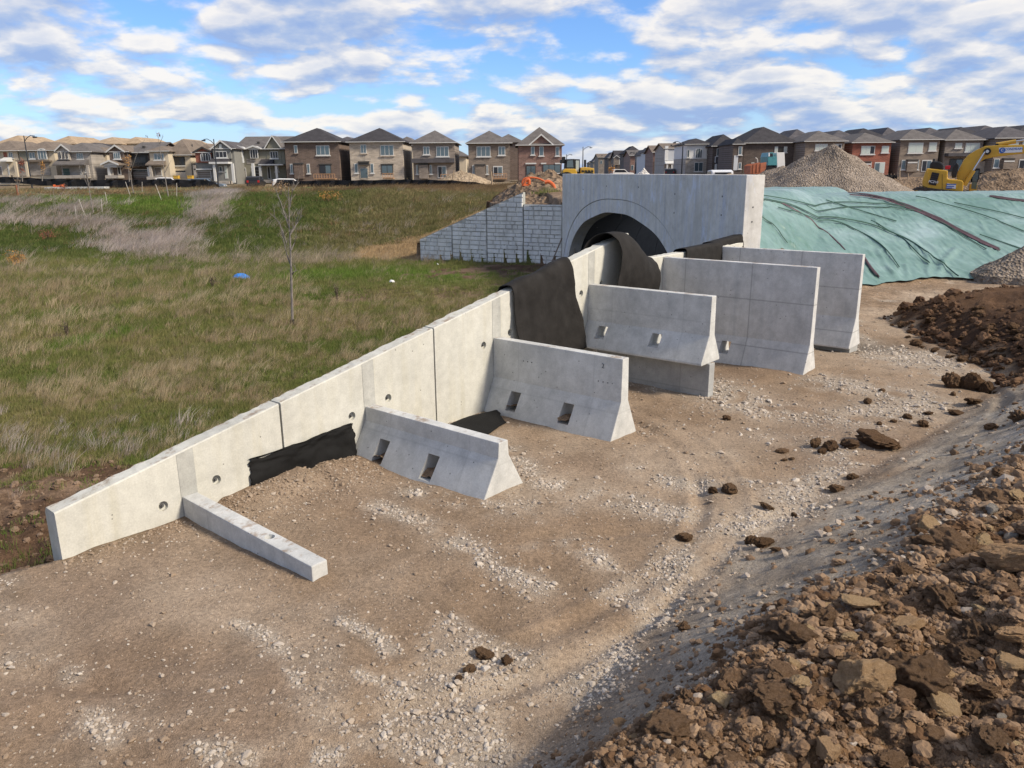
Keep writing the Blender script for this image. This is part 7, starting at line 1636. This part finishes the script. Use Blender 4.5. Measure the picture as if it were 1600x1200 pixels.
def px_tree(name, label, base_px, lines, rad, cat='sapling', guard='guard', leaf=None, Y=None, gh=0.12):
    b_ = hit(*base_px) if Y is None else at(*base_px, Y)
    root = thing(name, label, cat, b_); Yb = b_.y
    tops = []
    for i, pts in enumerate(lines):
        P = []
        for j, (px, py) in enumerate(pts):
            q = at(px, py, Yb); q.y += 0.05*math.sin(j*2.1+i) * (1 if i else 0); P.append(tuple(q-b_))
        if i == 0: P[0] = (0, 0, -0.05)
        r0 = rad if i == 0 else rad*0.42*pts[0][2] if len(pts[0]) > 2 else rad*(1.0 if i == 0 else 0.5)
        rr_ = [max(r0*(1-0.8*k/(len(P)-1)), 0.004) for k in range(len(P))]
        MB().tube(P, rr_, 7).build('trunk' if i == 0 else 'branch', M['bark'], root); tops.append(P)
    if guard: MB().tube([(0, 0, -0.03), (0, 0, gh)], rad*1.6, 10).build('trunk_guard', M[guard], root)
    r2 = random.Random(len(label)); tw = MB(); nt_ = 0
    for P in tops:
        for k in range(1, len(P)):
            for _ in range(3):
                t = r2.random(); a = Vector(P[k-1]).lerp(Vector(P[k]), t); ln = r2.uniform(0.12, 0.42)*(rad/0.03)
                e = a+Vector((r2.uniform(-.55, .55)*ln, r2.uniform(-.5, .5)*ln, ln*r2.uniform(0.5, 1)))
                if k > 0 and (P is not tops[0] or k > len(P)*0.35): tw.tube([tuple(a), tuple((a+e)/2+Vector((0, 0, 0.02))), tuple(e)], [rad*0.13, rad*0.1, rad*0.05], 4); nt_ += 1
    if nt_: tw.build('twigs', M['bark'], root)['kind'] = 'stuff'
    if leaf:
        for (lx, ly, lr, n_, key) in leaf:
            c = at(lx, ly, Yb)-b_; rr_ = lr/F_PX*Yb
            V, Fq = leaves(n_, tuple(c), (rr_, rr_*0.8, rr_*1.1), max(0.05, rr_*0.16), int(lx)); from_np('leaves', V, Fq, LM[key], root)
    return root
z5 = lambda pts: [(400+x/5.0, 280+y/5.0) for x, y in pts]
px_tree('sapling', 'bare slender sapling standing alone in the meadow, left of the stone-faced wall', (457, 508),
        [z5([(290, 1140), (280, 900), (274, 700), (268, 500), (262, 400), (258, 200), (255, 60)]), z5([(262, 220), (275, 140), (292, 85), (335, 20)]), z5([(246, 330), (222, 260), (198, 190), (160, 110), (130, 40)]), z5([(238, 500), (222, 440), (180, 340), (105, 262)]),
         z5([(278, 410), (300, 375), (325, 335), (370, 280)]), z5([(270, 430), (305, 375), (322, 310), (345, 235)]), z5([(276, 555), (295, 500), (322, 440)]), z5([(262, 660), (240, 590), (218, 470), (195, 385)]), z5([(278, 750), (300, 722), (325, 712)]), z5([(258, 380), (235, 300), (205, 270)])], 0.034, 'sapling', 'guard', gh=0.14)
# red-brown seed heads that tangle in its top
p = at(444, 300, 19.0)
px_tree('sapling', 'thin leafless sapling on the green terrace, its top reaching over the house roofs', (147, 337), [[(147, 337), (143, 318), (140, 300), (136, 275), (133, 247)], [(139, 296), (130, 275), (124, 262)], [(138, 290), (146, 272)]], 0.035, leaf=None)
px_tree('sapling', 'staked sapling with a few reddish leaves at its top, against the sky', (264, 311), [[(264, 311), (260, 290), (256, 262), (250, 235), (247, 212)], [(254, 250), (240, 235)], [(257, 270), (268, 250)], [(249, 225), (256, 212)]], 0.04, leaf=[(248, 212, 5, 26, 'red')])
px_tree('sapling', 'staked leafless sapling beside the brown gabled portico house', (209, 304), [[(209, 304), (206, 288), (204, 270), (212, 245), (226, 218)], [(205, 275), (196, 255)], [(206, 262), (215, 240)]], 0.04, leaf=[(229, 214, 3.5, 14, 'dark')])
px_tree('small_tree', 'young tree with dark red leaves in front of the leftmost houses', (35, 283), [[(35, 283), (34, 265), (33, 245)], [(34, 268), (40, 252)], [(34, 262), (28, 250)]], 0.06, 'tree', None, leaf=[(33, 254, 8, 110, 'red'), (34, 266, 7, 70, 'red')], Y=90)
px_tree('small_tree', 'young tree with orange leaves before the arched window house', (66, 282), [[(66, 282), (66, 266), (67, 252)], [(66, 268), (72, 256)], [(66, 264), (60, 254)]], 0.06, 'tree', None, leaf=[(66, 258, 8, 110, 'orange'), (67, 267, 7, 60, 'tan')], Y=92)
px_tree('small_tree', 'young tree with thin orange-brown leaves right of the gabled portico', (202, 283), [[(202, 283), (201, 265), (199, 240)], [(201, 265), (208, 250)], [(200, 258), (194, 246)]], 0.06, 'tree', None, leaf=[(199, 250, 8, 90, 'orange'), (202, 264, 7, 60, 'tan')], Y=90)
px_tree('small_tree', 'round tree with bright orange leaves on the receding street', (955, 270), [[(955, 270), (955, 264), (955, 258)]], 0.1, 'tree', None, leaf=[(955, 264, 8, 120, 'orange')], Y=150)
px_tree('sapling', 'low sapling with a brown trunk guard at the far left of the terrace', (28, 305), [[(28, 305), (28, 290), (27, 276)], [(28, 292), (23, 281)], [(28, 290), (34, 280)]], 0.05, 'sapling', 'guard_red', leaf=[(28, 283, 4, 16, 'tan')], gh=0.75)
for (a_, b_, c_, d_, lb) in [(134, 338, 123, 311, 'pale leaning stake nearest the thin terrace sapling, on its left'), (160, 337, 158, 311, 'pale upright stake to the right of the thin terrace sapling'), (205, 309, 196, 284, 'pale leaning stake, left one of a tied pair on the terrace'), (222, 303, 222, 284, 'pale stake, right one of a tied pair on the terrace'),
                             (254, 315, 243, 288, 'pale leaning stake left of the reddish-topped sapling'), (276, 311, 276, 286, 'pale upright stake right of the reddish-topped sapling'), (120, 345, 117, 322, 'small pale stake on the bank below the terrace'), (168, 318, 164, 300, 'thin pale stake between the two tied pairs')]:
    p_ = hit(a_, b_); t_ = at(c_, d_, p_.y); o = MB().tube([(0, 0, -0.1), tuple(t_-p_)], 0.017, 6).build('tree_stake', M['stake_pale']); o.location = p_; tag(o, lb, 'stake')
def shrub(px, py, w, h, key, label, n=260, seed=1, cat='shrub', leafs=0.035):
    p_ = hit(px, py); k = p_.y/F_PX; root = thing('shrub', label, cat, p_)
    V, Fq = leaves(n, (0, 0, h*k*0.55), (w*k/2, w*k/2.4, h*k*0.55), max(leafs, 0.9*k*1.1), seed); from_np('foliage', V, Fq, LM[key], root)
    st = MB(); r2 = random.Random(seed)
    for _ in range(9): st.tube([(0, 0, -0.03), (r2.uniform(-.3, .3)*w*k*0.5, r2.uniform(-.3, .3)*w*k*0.5, h*k*0.5), (r2.uniform(-.7, .7)*w*k*0.5, r2.uniform(-.5, .5)*w*k*0.5, h*k*r2.uniform(0.7, 1.05))], [0.012, 0.008, 0.004], 4)
    st.build('stems', LM['dark'], root)
    return root
shrub(28, 420, 46, 28, 'orange', 'orange-red autumn shrub at the foot of the left bank', 420, 3)
shrub(75, 378, 34, 20, 'red', 'reddish low shrub on the dark green left bank', 300, 5)
shrub(515, 316, 55, 18, 'orange', 'yellow-orange weed clump on the bank top before the middle silt fence', 420, 7)
shrub(440, 308, 50, 26, 'tan', 'red-brown weed clump right behind the top of the lone sapling', 420, 8)
shrub(100, 300, 24, 12, 'red', 'small red-brown bush on the far left terrace', 140, 14)
shrub(527, 475, 14, 30, 'dark', 'dark upright dead weed beside the ditch, right of the lone sapling', 60, 15, 'weed', 0.02)
shrub(333, 452, 26, 24, 'dark', 'dark spiky weed in the meadow below the blue tarp', 70, 16, 'weed', 0.02)
shrub(105, 528, 24, 28, 'dark', 'dark brown dead weed clump in the near left meadow', 80, 17, 'weed', 0.02)
shrub(845, 436, 8, 12, 'orange', 'tiny orange-leaved weed at the corner behind the fabric sheet', 30, 19, 'weed', 0.015)
# crumpled blue sheet and litter
def crumple(px, py, wpx, hpx, mat, name, label, seed, cat):
    p_ = hit(px, py); k = p_.y/F_PX; n = 26; uu, vv = np.meshgrid(np.linspace(-1, 1, n), np.linspace(-1, 1, n), indexing='ij')
    w = wpx*k/2; h = hpx*k
    X = uu*w*(1+0.15*fbm(uu*2+seed, vv*2, 3, seed)); Yy = vv*w*0.8*(1+0.15*fbm(uu*2, vv*2+seed, 3, seed+1))
    Z = h*np.clip(1-(uu+0.15)**2-vv**2*0.8, 0, 1)**0.6+0.35*h*np.abs(fbm(uu*3+seed, vv*3, 3, seed+2))
    V = np.stack([X, Yy, Z], -1).reshape(-1, 3); I = np.arange(n*n).reshape(n, n)
    o = from_np(name, V, np.stack([I[:-1, :-1], I[1:, :-1], I[1:, 1:], I[:-1, 1:]], -1).reshape(-1, 4), mat); o.location = p_; return tag(o, label, cat)
crumple(379, 437, 30, 9, simple('blue_plastic', (0.02, 0.20, 0.62), 0.45, 0.15, 5), 'blue_tarp', 'crumpled bright blue plastic sheet lying in the meadow', 3, 'tarp')
wp = simple('white_litter', (0.65, 0.66, 0.66), 0.6, 0.05, 3)
for i, (px, py, w_, h_, lb) in enumerate([(613, 442, 9, 4, 'white scrap on the short grass in front of the stone-faced wall'), (129, 428, 10, 3, 'pale scrap in the left meadow above the dry band'), (334, 587, 5, 3, 'small white scrap in the near meadow left of the wall'), (324, 610, 7, 2, 'thin white scrap just below another in the near meadow'), (684, 414, 4, 2, 'tiny pale scrap near the bare soil of the stone-faced wall')]):
    crumple(px, py, w_, h_, wp, 'litter', lb, 20+i, 'litter')
# small things by the left silt fence
p_ = at(91, 288, 88); ob = MB().box(-0.4, 0.4, -0.08, 0.08, 0, 0.40).box(-0.5, -0.41, -0.2, 0.2, 0, 0.48).box(0.41, 0.5, -0.2, 0.2, 0, 0.48).build('orange_barrier', M['hose'], bevel=0.02); ob.location = (p_.x, p_.y, gz(p_.x, p_.y)); tag(ob, 'orange barrier on the ground before the far left silt fence', 'barrier')
p_ = at(120, 290, 87); ob = MB().box(-3.2, 3.2, -0.6, 0.6, 0, 0.28).build('concrete_slab', M['concrete'], bevel=0.03); ob.location = (p_.x, p_.y, gz(p_.x, p_.y)-0.05); tag(ob, 'long pale slab lying before the left silt fence', 'slab')
for px_, lb in ((276, 'yellow crate behind the left silt fence, left of two'), (298, 'yellow crate behind the left silt fence, right of two')):
    p_ = at(px_, 278, 100); ob = MB().box(-0.30, 0.30, -0.3, 0.3, 0, 0.34).box(-0.33, 0.33, -0.33, 0.33, 0.341, 0.39).build('yellow_crate', M['yellow2'], bevel=0.02); ob.location = (p_.x, p_.y, p_.z-0.1); tag(ob, lb, 'crate')
M['dish'] = simple('white_dish', (0.6, 0.6, 0.6), 0.5, 0.05, 2)
